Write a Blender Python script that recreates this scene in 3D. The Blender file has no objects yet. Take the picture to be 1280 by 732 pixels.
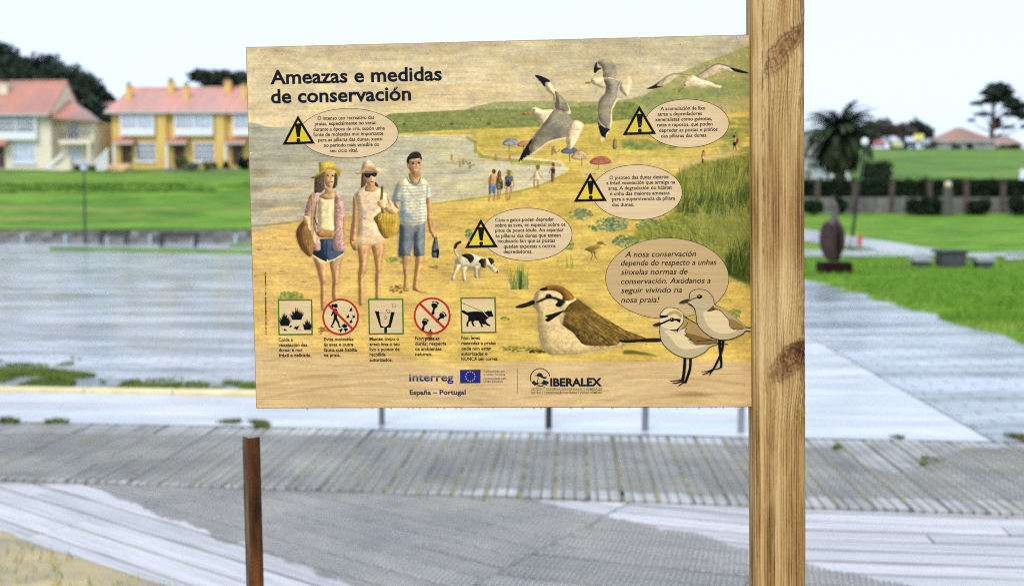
import bpy, math, random
import numpy as np
from mathutils import Vector, Matrix
random.seed(7)
rng = np.random.default_rng(7)
R = math.radians
SC = bpy.context.scene
COL = SC.collection

# ------------------------------------------------------------------ camera
FPX = 1400.0                      # focal length in photo pixels (1280 wide)
PITCH = math.atan(106 / FPX)      # horizon sits at photo row 260
EYE = Vector((0, 0, 1.75))
cd = bpy.data.cameras.new('camera')
cam = bpy.data.objects.new('camera', cd)
COL.objects.link(cam)
cam.location = EYE
cam.rotation_euler = (math.pi / 2 - PITCH, 0, 0)
cd.sensor_width = 36
cd.lens = FPX / 1280 * 36
cd.clip_start = 0.05
cd.clip_end = 6000
cd.dof.use_dof = True
cd.dof.focus_distance = 1.86
cd.dof.aperture_fstop = 4.0
cd.dof.aperture_blades = 9
SC.camera = cam

# ------------------------------------------------------------------ sky, sun, exposure
SUN_EL, SUN_ROT = R(48), R(200)
w = bpy.data.worlds.new('World')
SC.world = w
w.use_nodes = True
nt = w.node_tree
nt.nodes.clear()
sky = nt.nodes.new('ShaderNodeTexSky')
sky.sky_type = 'NISHITA'
sky.sun_disc = False
sky.sun_elevation = SUN_EL
sky.sun_rotation = SUN_ROT
sky.air_density = 1.0
sky.dust_density = 4.0
sky.ozone_density = 1.0
cloud = nt.nodes.new('ShaderNodeMix')
cloud.data_type = 'RGBA'
cloud.inputs[0].default_value = 0.86           # the overcast layer hides most of the blue
cloud.inputs[7].default_value = (7.1, 8.35, 10.1, 1)
bg = nt.nodes.new('ShaderNodeBackground')
bg.inputs[1].default_value = 0.10
wo = nt.nodes.new('ShaderNodeOutputWorld')
nt.links.new(sky.outputs[0], cloud.inputs[6])
nt.links.new(cloud.outputs[2], bg.inputs[0])
nt.links.new(bg.outputs[0], wo.inputs[0])
sd = bpy.data.lights.new('sun', 'SUN')
sd.energy = 1.5
sd.angle = R(25)
sd.color = (1.0, 0.965, 0.91)
sun = bpy.data.objects.new('sun', sd)
COL.objects.link(sun)
# light from behind the camera's left shoulder
sun.rotation_euler = (math.pi / 2 - SUN_EL, 0, R(-20))
SC.view_settings.view_transform = 'Standard'
SC.view_settings.look = 'None'
SC.view_settings.gamma = 1
SC.view_settings.exposure = 0.52
SC.view_settings.use_curve_mapping = False
SC.cycles.max_bounces = 6
SC.cycles.use_denoising = False
SC.cycles.filter_width = 1.05

# ------------------------------------------------------------------ pixel helpers (authoring units -> metres)
_c, _s = math.cos(PITCH), math.sin(PITCH)
def ray(px, py):
    x = (px - 640) / FPX; y = (366 - py) / FPX
    return Vector((x, _c + y * _s, -_s + y * _c))
def G(px, py, z=0.0):
    d = ray(px, py); t = (z - EYE.z) / d.z
    return EYE + d * t
def D(px, py, depth):
    d = ray(px, py)
    return EYE + d * (depth / d.y)
def srgb(r, g, b):
    def f(c):
        c /= 255.0
        return c / 12.92 if c <= 0.04045 else ((c + 0.055) / 1.055) ** 2.4
    return (f(r), f(g), f(b))

# ------------------------------------------------------------------ materials
MATS = {}
def mat(name, col, rough=0.6, col2=None, scale=5.0, bump=0.0, bscale=None, spec=0.22, detail=4.0,
        stretch=(1, 1, 1), coords='Object', rough2=None, metal=0.0, rand=0.0):
    if name in MATS: return MATS[name]
    m = bpy.data.materials.new(name); m.use_nodes = True
    n = m.node_tree.nodes; l = m.node_tree.links
    b = n['Principled BSDF']
    b.inputs['Roughness'].default_value = rough
    b.inputs['Specular IOR Level'].default_value = spec
    b.inputs['Metallic'].default_value = metal
    b.inputs['Base Color'].default_value = (*col, 1)
    tc = n.new('ShaderNodeTexCoord'); mp = n.new('ShaderNodeMapping')
    mp.inputs['Scale'].default_value = stretch
    l.new(tc.outputs[coords], mp.inputs[0])
    if col2 is not None:
        nz = n.new('ShaderNodeTexNoise'); nz.inputs['Scale'].default_value = scale
        nz.inputs['Detail'].default_value = detail; nz.inputs['Roughness'].default_value = 0.62
        l.new(mp.outputs[0], nz.inputs[0])
        rp = n.new('ShaderNodeValToRGB')
        rp.color_ramp.elements[0].position = 0.33; rp.color_ramp.elements[1].position = 0.67
        rp.color_ramp.elements[0].color = (*col, 1); rp.color_ramp.elements[1].color = (*col2, 1)
        l.new(nz.outputs[0], rp.inputs[0])
        out = rp.outputs[0]
        if rand:
            oi = n.new('ShaderNodeObjectInfo'); hv = n.new('ShaderNodeHueSaturation')
            mr = n.new('ShaderNodeMapRange'); mr.inputs[3].default_value = 1 - rand; mr.inputs[4].default_value = 1 + rand
            l.new(oi.outputs['Random'], mr.inputs[0]); l.new(mr.outputs[0], hv.inputs['Value'])
            l.new(out, hv.inputs['Color']); out = hv.outputs[0]
        l.new(out, b.inputs['Base Color'])
        if rough2 is not None:
            mr2 = n.new('ShaderNodeMapRange'); mr2.inputs[1].default_value = 0.35; mr2.inputs[2].default_value = 0.65
            mr2.inputs[3].default_value = rough; mr2.inputs[4].default_value = rough2
            l.new(nz.outputs[0], mr2.inputs[0]); l.new(mr2.outputs[0], b.inputs['Roughness'])
    if bump:
        nb = n.new('ShaderNodeTexNoise'); nb.inputs['Scale'].default_value = bscale or scale * 4
        nb.inputs['Detail'].default_value = 5
        l.new(mp.outputs[0], nb.inputs[0])
        bm = n.new('ShaderNodeBump'); bm.inputs['Strength'].default_value = bump
        bm.inputs['Distance'].default_value = 0.02
        l.new(nb.outputs[0], bm.inputs['Height']); l.new(bm.outputs[0], b.inputs['Normal'])
    MATS[name] = m
    return m
def flat(name, col, rough=0.6, spec=0.2):
    return mat(name, col, rough, spec=spec)

# ------------------------------------------------------------------ object helpers
def setp(o, label=None, cat=None, group=None, kind=None):
    if label: o['label'] = label
    if cat: o['category'] = cat
    if group: o['group'] = group
    if kind: o['kind'] = kind
    return o
def thing(name, label, cat, loc=(0, 0, 0), group=None, kind=None):
    o = bpy.data.objects.new(name, None)
    o.empty_display_size = 0.1
    COL.objects.link(o)
    o.location = loc
    return setp(o, label, cat, group, kind)
def wloc(o):
    v = Vector((0, 0, 0))
    while o is not None:
        v += o.location; o = o.parent
    return v
def mkobj(name, me, parent=None, origin=None):
    """mesh is given in world coordinates; it is re-based on its own origin"""
    o = bpy.data.objects.new(name, me)
    COL.objects.link(o)
    base = Vector(origin) if origin is not None else Vector((0, 0, 0))
    if parent is not None:
        pw = wloc(parent)
        if origin is None: base = pw
        o.parent = parent
        o.location = base - pw
    else:
        o.location = base
    if base.length > 0:
        me.transform(Matrix.Translation(-base))
    return o
class MB:
    def __init__(s): s.v = []; s.f = []; s.mi = []; s.cur = 0
    def add(s, vs, fs):
        k = len(s.v); s.v += [tuple(p) for p in vs]
        for f in fs: s.f.append(tuple(i + k for i in f)); s.mi.append(s.cur)
        return s
    def box(s, x0, x1, y0, y1, z0, z1, bev=0.0):
        x0, x1 = min(x0, x1), max(x0, x1); y0, y1 = min(y0, y1), max(y0, y1); z0, z1 = min(z0, z1), max(z0, z1)
        if bev <= 0:
            v = [(x, y, z) for z in (z0, z1) for x, y in ((x0, y0), (x1, y0), (x1, y1), (x0, y1))]
            return s.add(v, [(3, 2, 1, 0), (4, 5, 6, 7), (0, 1, 5, 4), (1, 2, 6, 5), (2, 3, 7, 6), (3, 0, 4, 7)])
        b = bev
        rings = []
        for z, k in ((z0, b), (z0 + b, 0), (z1 - b, 0), (z1, b)):
            rings.append([(x0 + k, y0 + k, z), (x1 - k, y0 + k, z), (x1 - k, y1 - k, z), (x0 + k, y1 - k, z)])
        v = [p for r in rings for p in r]
        f = [(3, 2, 1, 0), (12, 13, 14, 15)]
        for r in range(3):
            for i in range(4):
                j = (i + 1) % 4
                f.append((r * 4 + i, r * 4 + j, r * 4 + 4 + j, r * 4 + 4 + i))
        return s.add(v, f)
    def prism(s, pts, z0, z1, bev=0.0):
        """vertical prism over a 2-D polygon (counter-clockwise)"""
        n = len(pts)
        if area2(pts) < 0: pts = pts[::-1]
        v = [(x, y, z0) for x, y in pts] + [(x, y, z1 - bev) for x, y in pts]
        f = [tuple(range(n - 1, -1, -1))] + [(i, (i + 1) % n, n + (i + 1) % n, n + i) for i in range(n)]
        if bev > 0:
            q = inset2(pts, bev)
            v += [(x, y, z1) for x, y in q]
            f += [(n + i, n + (i + 1) % n, 2 * n + (i + 1) % n, 2 * n + i) for i in range(n)]
            f.append(tuple(range(2 * n, 3 * n)))
        else:
            f.append(tuple(range(n, 2 * n)))
        return s.add(v, f)
    def tube(s, pts, rad, n=8, caps=True):
        pts = [Vector(p) for p in pts]
        if not hasattr(rad, '__len__'): rad = [rad] * len(pts)
        rings = []
        ref = Vector((0.31, 0.77, 0.56)).normalized()
        for i, p in enumerate(pts):
            t = (pts[min(i + 1, len(pts) - 1)] - pts[max(i - 1, 0)]).normalized()
            a = t.cross(ref)
            if a.length < 1e-3: a = t.cross(Vector((1, 0, 0)))
            a.normalize(); b = t.cross(a)
            rings.append([p + (a * math.cos(k * 2 * math.pi / n) + b * math.sin(k * 2 * math.pi / n)) * rad[i] for k in range(n)])
        v = [q for r in rings for q in r]; f = []
        for r in range(len(pts) - 1):
            for k in range(n):
                j = (k + 1) % n
                f.append((r * n + k, r * n + j, (r + 1) * n + j, (r + 1) * n + k))
        if caps:
            f.append(tuple(range(n - 1, -1, -1))); f.append(tuple(range((len(pts) - 1) * n, len(pts) * n)))
        return s.add(v, f)
    def lathe(s, c, prof, n=16):
        c = Vector(c); v = []; f = []
        for r, z in prof:
            for k in range(n):
                a = 2 * math.pi * k / n
                v.append((c.x + r * math.cos(a), c.y + r * math.sin(a), c.z + z))
        for i in range(len(prof) - 1):
            for k in range(n):
                j = (k + 1) % n
                f.append((i * n + k, i * n + j, (i + 1) * n + j, (i + 1) * n + k))
        f.append(tuple(range(n - 1, -1, -1))); f.append(tuple(range((len(prof) - 1) * n, len(prof) * n)))
        return s.add(v, f)
    def mesh(s, name, mats, smooth=False):
        me = bpy.data.meshes.new(name)
        me.from_pydata(s.v, [], s.f)
        if not isinstance(mats, (list, tuple)): mats = [mats]
        for m in mats: me.materials.append(m)
        if len(mats) > 1: me.polygons.foreach_set('material_index', s.mi)
        if smooth: me.polygons.foreach_set('use_smooth', [True] * len(me.polygons))
        me.update()
        return me
    def build(s, name, mats, parent=None, origin=None, smooth=False):
        return mkobj(name, s.mesh(name, mats, smooth), parent, origin)
def area2(p):
    return 0.5 * sum(p[i][0] * p[(i + 1) % len(p)][1] - p[(i + 1) % len(p)][0] * p[i][1] for i in range(len(p)))
def inset2(p, d):
    n = len(p); out = []
    for i in range(n):
        a, b, c = Vector(p[i - 1]), Vector(p[i]), Vector(p[(i + 1) % n])
        e1 = (b - a); e2 = (c - b)
        if e1.length < 1e-6 or e2.length < 1e-6: out.append(tuple(b)); continue
        e1.normalize(); e2.normalize()
        n1 = Vector((-e1.y, e1.x)); n2 = Vector((-e2.y, e2.x))
        m = n1 + n2
        if m.length < 1e-4: out.append(tuple(b)); continue
        m.normalize()
        k = d / max(0.35, m.dot(n1))
        out.append(tuple(b + m * k))
    return out
def clip(poly, p, nrm):
    """keep the part of a convex polygon with (q-p).nrm >= 0"""
    out = []; n = len(poly)
    for i in range(n):
        a, b = Vector(poly[i]), Vector(poly[(i + 1) % n])
        da = (a - p).dot(nrm); db = (b - p).dot(nrm)
        if da >= 0: out.append(tuple(a))
        if (da >= 0) != (db >= 0): out.append(tuple(a + (b - a) * (da / (da - db))))
    return out
def inpoly(x, y, poly):
    x = np.asarray(x); y = np.asarray(y); r = np.zeros(x.shape, bool)
    n = len(poly)
    for i in range(n):
        x0, y0 = poly[i][0], poly[i][1]; x1, y1 = poly[(i + 1) % n][0], poly[(i + 1) % n][1]
        if y0 == y1: continue
        c = ((y0 > y) != (y1 > y)) & (x < (x1 - x0) * (y - y0) / (y1 - y0) + x0)
        r ^= c
    return r
def npmesh(name, V, F, mats, smooth=False):
    """fast mesh from arrays; F is (n,3) or (n,4)"""
    V = np.ascontiguousarray(V, dtype=np.float32); F = np.ascontiguousarray(F, dtype=np.int32)
    me = bpy.data.meshes.new(name)
    k = F.shape[1]
    me.vertices.add(len(V)); me.vertices.foreach_set('co', V.ravel())
    me.loops.add(F.size); me.loops.foreach_set('vertex_index', F.ravel())
    me.polygons.add(len(F))
    me.polygons.foreach_set('loop_start', np.arange(0, F.size, k, dtype=np.int32))
    me.polygons.foreach_set('loop_total', np.full(len(F), k, dtype=np.int32))
    if smooth: me.polygons.foreach_set('use_smooth', np.ones(len(F), bool))
    for m in (mats if isinstance(mats, (list, tuple)) else [mats]): me.materials.append(m)
    me.update(calc_edges=True); me.validate()
    return me
def gridmesh(name, xs, ys, zf, m, smooth=True):
    X, Y = np.meshgrid(xs, ys)
    Z = zf(X, Y)
    V = np.stack([X, Y, Z], -1).reshape(-1, 3)
    nx, ny = len(xs), len(ys)
    i = np.arange((ny - 1) * nx).reshape(ny - 1, nx)[:, :-1].ravel()
    F = np.stack([i, i + 1, i + 1 + nx, i + nx], -1)
    return npmesh(name, V, F, m, smooth)
def copytree(o, parent=None):
    c = o.copy(); COL.objects.link(c)
    if parent is not None: c.parent = parent
    for ch in list(o.children): copytree(ch, c)
    return c
# value noise in numpy
def vnoise(x, y, seed=0):
    x = np.asarray(x, float); y = np.asarray(y, float)
    xi = np.floor(x).astype(np.int64); yi = np.floor(y).astype(np.int64)
    fx = x - xi; fy = y - yi
    fx = fx * fx * (3 - 2 * fx); fy = fy * fy * (3 - 2 * fy)
    def h(a, b):
        n = (a * 374761393 + b * 668265263 + seed * 1442695041) & 0xffffffff
        n = ((n ^ (n >> 13)) * 1274126177) & 0xffffffff
        return ((n ^ (n >> 16)) & 0xffff) / 65535.0
    return (h(xi, yi) * (1 - fx) + h(xi + 1, yi) * fx) * (1 - fy) + (h(xi, yi + 1) * (1 - fx) + h(xi + 1, yi + 1) * fx) * fy
def fbm(x, y, oct=4, seed=0):
    t = 0; a = 0.5; s = 0
    for o in range(oct):
        t = t + a * vnoise(x * 2 ** o, y * 2 ** o, seed + o * 17); s += a; a *= 0.5
    return t / s

# ------------------------------------------------------------------ foliage helpers
def leafcloud(blobs, n, size, seed=0, flat_=0.0, hollow=0.55, droop=0.0):
    """n random leaf quads spread through ellipsoid blobs [(centre, radii, weight)]"""
    r = np.random.default_rng(seed)
    wts = np.array([b[2] if len(b) > 2 else b[1][0] * b[1][1] * b[1][2] for b in blobs], float) ** 0.8
    idx = r.choice(len(blobs), n, p=wts / wts.sum())
    C = np.array([tuple(b[0]) for b in blobs])[idx]; Rd = np.array([tuple(b[1]) for b in blobs])[idx]
    d = r.normal(size=(n, 3)); d /= np.linalg.norm(d, axis=1, keepdims=True)
    rad = (hollow + (1 - hollow) * r.random(n)) * (1 + 0.18 * r.normal(size=n))
    P = C + d * Rd * rad[:, None]
    a = r.normal(size=(n, 3)); a[:, 2] *= (1 - flat_); a /= np.linalg.norm(a, axis=1, keepdims=True)
    b = r.normal(size=(n, 3)); b[:, 2] *= (1 - flat_); b -= a * (a * b).sum(1, keepdims=True); b /= np.linalg.norm(b, axis=1, keepdims=True)
    s = size * (0.55 + 0.9 * r.random(n))[:, None]
    q = np.stack([P - a * s, P - b * s * 0.5, P + a * s - np.array([0, 0, droop]) * s, P + b * s * 0.5], 1).reshape(-1, 3)
    F = np.arange(4 * n).reshape(n, 4)
    return q, F
def blades(P, h, wd, seed=0, lean=0.5):
    """one triangle-pair grass blade per root point"""
    r = np.random.default_rng(seed); n = len(P)
    hh = h * (0.5 + 0.9 * r.random(n)); a = r.random(n) * 2 * np.pi
    side = np.stack([np.cos(a), np.sin(a), np.zeros(n)], 1) * (wd * (0.6 + 0.8 * r.random(n)))[:, None]
    b = r.random(n) * 2 * np.pi
    ln = np.stack([np.cos(b), np.sin(b), np.zeros(n)], 1) * (hh * lean * r.random(n))[:, None]
    up = np.zeros((n, 3)); up[:, 2] = hh
    V = np.stack([P - side, P + side, P + up + ln], 1).reshape(-1, 3)
    return V, np.arange(3 * n).reshape(n, 3)
# ================================================================== SETTING
M_soil = mat('wet_soil', srgb(58, 52, 44), 0.9, srgb(84, 78, 62), 0.7, 0.4, 8)
M_grass = mat('lawn_grass', (0.070, 0.175, 0.010), 0.8, (0.135, 0.245, 0.018), 0.55, 0.9, 14, spec=0.06, detail=9, coords='Object')
M_bank = mat('bank_grass', (0.068, 0.175, 0.014), 0.8, (0.135, 0.255, 0.022), 0.25, 0.9, 10, spec=0.06, detail=9, stretch=(0.6, 1.6, 1))
M_hill = mat('hill_grass', (0.085, 0.17, 0.034), 0.85, (0.125, 0.215, 0.045), 0.12, 0.8, 6, spec=0.06, detail=9)
M_blade = mat('grass_blade', (0.085, 0.205, 0.012), 0.65, (0.16, 0.29, 0.024), 2.0, spec=0.12)
M_blade_dry = mat('dry_grass_blade', srgb(150, 150, 70), 0.7, srgb(110, 130, 50), 2.0)

def grass_mat(name, dark, green, dry, k=1.0, fine=14, dryness=0.62):
    m = bpy.data.materials.new(name); m.use_nodes = True
    n = m.node_tree.nodes; l = m.node_tree.links; b = n['Principled BSDF']
    b.inputs['Roughness'].default_value = 0.8; b.inputs['Specular IOR Level'].default_value = 0.06
    tc = n.new('ShaderNodeTexCoord')
    def noise(sc, st, det=8):
        mp = n.new('ShaderNodeMapping'); mp.inputs['Scale'].default_value = st; l.new(tc.outputs['Object'], mp.inputs[0])
        z = n.new('ShaderNodeTexNoise'); z.inputs['Scale'].default_value = sc; z.inputs['Detail'].default_value = det; z.inputs['Roughness'].default_value = 0.68
        l.new(mp.outputs[0], z.inputs[0]); return z.outputs[0]
    def ramp(src, a, b_, c0, c1):
        r = n.new('ShaderNodeValToRGB'); r.color_ramp.elements[0].position = a; r.color_ramp.elements[1].position = b_
        r.color_ramp.elements[0].color = (*c0, 1); r.color_ramp.elements[1].color = (*c1, 1); l.new(src, r.inputs[0]); return r.outputs[0]
    base = ramp(noise(0.5 * k, (0.7, 1.5, 1)), 0.41, 0.58, dark, green)
    fac = ramp(noise(0.16 * k, (0.5, 2.2, 1), 7), dryness - 0.10, dryness + 0.06, (0, 0, 0), (1, 1, 1))
    mx = n.new('ShaderNodeMix'); mx.data_type = 'RGBA'; l.new(fac, mx.inputs[0]); l.new(base, mx.inputs[6]); mx.inputs[7].default_value = (*dry, 1)
    l.new(mx.outputs[2], b.inputs['Base Color'])
    bp = n.new('ShaderNodeBump'); bp.inputs['Strength'].default_value = 0.9; bp.inputs['Distance'].default_value = 0.03
    l.new(noise(fine, (1, 1, 1)), bp.inputs['Height']); l.new(bp.outputs[0], b.inputs['Normal'])
    return m
M_grass = grass_mat('varied_lawn_grass', (0.066, 0.170, 0.014), (0.165, 0.300, 0.030), (0.27, 0.27, 0.055))
M_bank = grass_mat('varied_bank_grass', (0.060, 0.158, 0.016), (0.160, 0.295, 0.032), (0.24, 0.25, 0.06), 0.55, 8, 0.60)
M_hill = grass_mat('varied_hill_grass', (0.075, 0.155, 0.030), (0.140, 0.235, 0.045), (0.17, 0.20, 0.06), 0.3, 5, 0.60)
def paving_mat():
    m = bpy.data.materials.new('wet_cobble_paving'); m.use_nodes = True
    n = m.node_tree.nodes; l = m.node_tree.links; b = n['Principled BSDF']
    tc = n.new('ShaderNodeTexCoord')
    br = n.new('ShaderNodeTexBrick')
    br.inputs['Scale'].default_value = 1.0; br.inputs['Brick Width'].default_value = 0.42; br.inputs['Row Height'].default_value = 0.2
    br.inputs['Mortar Size'].default_value = 0.012; br.inputs['Mortar Smooth'].default_value = 0.5
    br.inputs['Color1'].default_value = (0.38, 0.405, 0.46, 1); br.inputs['Color2'].default_value = (0.50, 0.52, 0.57, 1)
    br.inputs['Mortar'].default_value = (0.12, 0.125, 0.12, 1)
    mp = n.new('ShaderNodeMapping'); mp.inputs['Rotation'].default_value = (0, 0, R(6.3))
    l.new(tc.outputs['Object'], mp.inputs[0]); l.new(mp.outputs[0], br.inputs[0])
    n1 = n.new('ShaderNodeTexNoise'); n1.inputs['Scale'].default_value = 0.55; n1.inputs['Detail'].default_value = 8; n1.inputs['Roughness'].default_value = 0.7
    mp2 = n.new('ShaderNodeMapping'); mp2.inputs['Scale'].default_value = (0.35, 1.9, 1)
    l.new(tc.outputs['Object'], mp2.inputs[0]); l.new(mp2.outputs[0], n1.inputs[0])
    mx = n.new('ShaderNodeMix'); mx.data_type = 'RGBA'; mx.blend_type = 'MULTIPLY'; mx.inputs[0].default_value = 1
    rp = n.new('ShaderNodeValToRGB'); rp.color_ramp.elements[0].position = 0.40; rp.color_ramp.elements[1].position = 0.58
    rp.color_ramp.elements[0].color = (0.30, 0.34, 0.32, 1); rp.color_ramp.elements[1].color = (1.1, 1.1, 1.12, 1)
    l.new(n1.outputs[0], rp.inputs[0]); l.new(br.outputs[0], mx.inputs[6]); l.new(rp.outputs[0], mx.inputs[7])
    l.new(mx.outputs[2], b.inputs['Base Color'])
    n2 = n.new('ShaderNodeTexNoise'); n2.inputs['Scale'].default_value = 2.1; n2.inputs['Detail'].default_value = 9; n2.inputs['Roughness'].default_value = 0.65
    l.new(mp2.outputs[0], n2.inputs[0])
    mr = n.new('ShaderNodeMapRange'); mr.inputs[1].default_value = 0.38; mr.inputs[2].default_value = 0.62
    mr.inputs[3].default_value = 0.03; mr.inputs[4].default_value = 0.42
    l.new(n2.outputs[0], mr.inputs[0]); l.new(mr.outputs[0], b.inputs['Roughness'])
    b.inputs['Specular IOR Level'].default_value = 0.8
    ad = n.new('ShaderNodeMath'); ad.operation = 'MULTIPLY_ADD'; ad.inputs[1].default_value = 0.8
    l.new(n2.outputs[0], ad.inputs[0]); 
    iv = n.new('ShaderNodeMath'); iv.operation = 'SUBTRACT'; iv.inputs[0].default_value = 1; l.new(br.outputs['Fac'], iv.inputs[1])
    l.new(iv.outputs[0], ad.inputs[2])
    bp = n.new('ShaderNodeBump'); bp.inputs['Strength'].default_value = 0.26; bp.inputs['Distance'].default_value = 0.02
    l.new(ad.outputs[0], bp.inputs['Height']); l.new(bp.outputs[0], b.inputs['Normal'])
    return m
M_pave = paving_mat()
M_slab = mat('wet_concrete_slab', (0.30, 0.315, 0.345), 0.05, (0.62, 0.62, 0.635), 1.4, 0.15, 7, spec=0.65, detail=10, stretch=(0.45, 1.6, 1), rough2=0.42)
M_path = mat('wet_path', (0.34, 0.35, 0.37), 0.2, (0.42, 0.42, 0.43), 0.8, 0.1, 6, spec=0.6, rough2=0.4)

# base sheet far below everything else, out to the horizon
mb = MB(); mb.add([(-3000, -60, -0.09), (3000, -60, -0.09), (3000, 4000, -0.09), (-3000, 4000, -0.09)], [(0, 1, 2, 3)])
setp(mb.build('ground', M_soil), kind='structure')

def sheet(name, pts, z, m):
    me = bpy.data.meshes.new(name)
    if area2([(p[0], p[1]) for p in pts]) < 0: pts = pts[::-1]
    me.from_pydata([(p[0], p[1], z) for p in pts], [], [tuple(range(len(pts)))])
    me.materials.append(m); me.update()
    return mkobj(name, me)

# line of the boardwalk's far edge / near edge
FA, FB = G(0, 527.5), G(1280, 553.5)
def far_edge(x): return FA.y + (FB.y - FA.y) * (x - FA.x) / (FB.x - FA.x)
KERB = [G(-250, 483), G(0, 487.5), G(330, 492.5), G(640, 497), G(900, 476), G(1003, 417)]
DIAG = [G(1020, 425), G(1130, 487.5), G(1239, 549.5)]
slab_pts = [(-16, far_edge(-16) + 0.03)] + [(KERB[0].x - 3, KERB[0].y)] + [(p.x, p.y) for p in KERB] + [(p.x - 0.010, p.y) for p in DIAG] + [(DIAG[-1].x - 0.012, far_edge(DIAG[-1].x) + 0.03)]
setp(sheet('pavement_slab', slab_pts, 0.0, M_slab), kind='structure')
g = 0.035
plaza_pts = [(KERB[0].x - 3, KERB[0].y + g)] + [(p.x, p.y + g) for p in KERB] + [(p.x + 0.012, p.y + 0.008) for p in DIAG] + \
    [(DIAG[-1].x + 0.015, far_edge(DIAG[-1].x) + 0.03), (22, far_edge(22) + 0.03), (30, 30), (30, 57.2), (-95, 57.2), (-95, KERB[0].y + g)]
setp(sheet('plaza', plaza_pts, -0.004, M_pave), kind='structure')

# sandstone kerb stones along the slab
M_kerb = mat('sandstone_kerb', srgb(206, 186, 132), 0.45, srgb(222, 206, 160), 4, 0.2, 20, rand=0.12, spec=0.5)
kerb = thing('kerb', 'row of low yellow sandstone kerb stones along the wet plaza', 'kerb', (KERB[1].x, KERB[1].y, 0))
acc = 0.0
for a, b in zip(KERB[0:4], KERB[1:5]):
    d = (b - a); L = d.length; d.normalize(); nn = Vector((-d.y, d.x, 0))
    k = max(1, round(L / 0.92)); 
    for i in range(k):
        p0 = a + d * (L * i / k + 0.008); p1 = a + d * (L * (i + 1) / k - 0.008)
        wj = 0.004 * random.uniform(-1, 1)
        q = [p0 - nn * (0.06 + wj), p1 - nn * (0.06 + wj), p1 + nn * 0.085, p0 + nn * 0.085]
        MB().prism([(v.x, v.y) for v in q], -0.05, 0.028 + 0.006 * random.random(), 0.008).build('kerb_stone', M_kerb, kerb)

# ------------------------------------------------------------------ terrain on the right: lawn and hill
LAWN_B = [(760, 302), (880, 318), (1003, 351), (1040, 361), (1080, 371), (1130, 388), (1180, 402), (1230, 416), (1280, 434), (1400, 478), (1560, 545)]
LB = [G(*p) for p in LAWN_B]
def lawn_sd(X, Y):
    """signed distance to the plaza edge, positive on the grass"""
    best = np.full(np.shape(X), 1e9)
    for a, b in zip(LB[:-1], LB[1:]):
        dx, dy = b.x - a.x, b.y - a.y; L2 = dx * dx + dy * dy
        t = np.clip(((X - a.x) * dx + (Y - a.y) * dy) / L2, 0, 1)
        best = np.minimum(best, np.hypot(X - a.x - t * dx, Y - a.y - t * dy))
    poly = [(p.x, p.y) for p in LB] + [(60, LB[-1].y), (60, 120), (LB[0].x - 6, 120)]
    ins = inpoly(X, Y, poly)
    return np.where(ins, best, -best)
PR = np.array([(0, 0), (26, 0.0), (40, 0.15), (58, 0.62), (74, 1.28), (80, 1.6), (100, 2.6), (150, 8.2), (200, 12.4), (240, 13.4), (400, 14)])
PL = np.array([(0, 0), (57.4, 0.6), (70, 1.75), (84, 2.9), (88, 3.55), (98, 4.4), (107, 5.2), (112, 5.45), (116, 5.9), (126, 6.4), (150, 11), (190, 15), (260, 16), (400, 16)])
def hR(X, Y): return np.interp(Y, PR[:, 0], PR[:, 1])
def hL(X, Y): return np.interp(Y, PL[:, 0], PL[:, 1]) + 0.25 * (fbm(np.asarray(X) * 0.08, np.asarray(Y) * 0.15, 3, 5) - 0.5) * np.clip((np.asarray(Y) - 58) / 8, 0, 1)
def smooth01(t): t = np.clip(t, 0, 1); return t * t * (3 - 2 * t)
def hT(X, Y):
    X = np.asarray(X, float); Y = np.asarray(Y, float)
    k = smooth01((X / np.maximum(Y, 1) + 0.16) / 0.30)
    return hL(X, Y) * (1 - k) + hR(X, Y) * k
def lawn_z(X, Y):
    sdv = lawn_sd(X, Y) - 0.22 + (fbm(X * 1.3, Y * 1.3, 3, 3) - 0.5) * 0.8
    return hR(X, Y) + np.clip(sdv * 0.16, -0.07, 0.05) + (fbm(X * 0.8, Y * 0.8, 3, 9) - 0.5) * 0.05 * (sdv > 0)
def T(px, py, zf=hR):
    """point where a photo ray meets the right-hand terrain"""
    d = ray(px, py); lo, hi = 5.0, 260.0
    y = lo
    while y < hi:
        p = EYE + d * y / d.y
        if p.z < float(zf(p.x, p.y)): break
        y += 0.25
    return EYE + d * y / d.y
setp(mkobj('lawn', gridmesh('lawn', np.arange(1.5, 34, 0.22), np.arange(8, 77, 0.3), lawn_z, M_grass)), kind='structure')
xs = np.concatenate([np.arange(-160, 6, 2.5), np.arange(6, 180, 2.5)])
def hill_z(X, Y):
    z = hT(X, Y) - 0.06 + (fbm(X * 0.05, Y * 0.05, 3, 21) - 0.5) * 0.7 * np.clip((Y - 85) / 30, 0, 1)
    z = z - 1.2 * np.clip((80 - Y) / 4, 0, 1) * (X > 0) 
    return np.where((X < 12) & (Y < 58.2), -0.5, z)
setp(mkobj('hillside', gridmesh('hillside', xs, np.concatenate([np.arange(76.5, 130, 1.5), np.arange(130, 420, 6)]), hill_z, M_hill)), kind='structure')
# grass bank on the left
def bank_z(X, Y): return hT(X, Y) + 0.10 * (fbm(X * 0.6, Y * 0.6, 3, 2) - 0.5)
setp(mkobj('grass_bank', gridmesh('grass_bank', np.arange(-110, 14, 0.8), np.arange(57.95, 118, 0.6), bank_z, M_bank)), kind='structure')
# thin grass strips on the far plaza
def strip(name, pts, m, z=0.02):
    P = [G(*p) for p in pts]
    o = MB().prism([(p.x, p.y) for p in P], -0.02, z + 0.04, 0.03).build(name, m)
    return setp(o, kind='structure')
strip('grass_strip', [(62, 312.2), (320, 317), (520, 318), (520, 315.6), (320, 314.2), (62, 310.2)], M_grass)
strip('grass_strip', [(285, 308.5), (520, 309.5), (520, 306.5), (292, 305.8)], M_grass)

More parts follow.
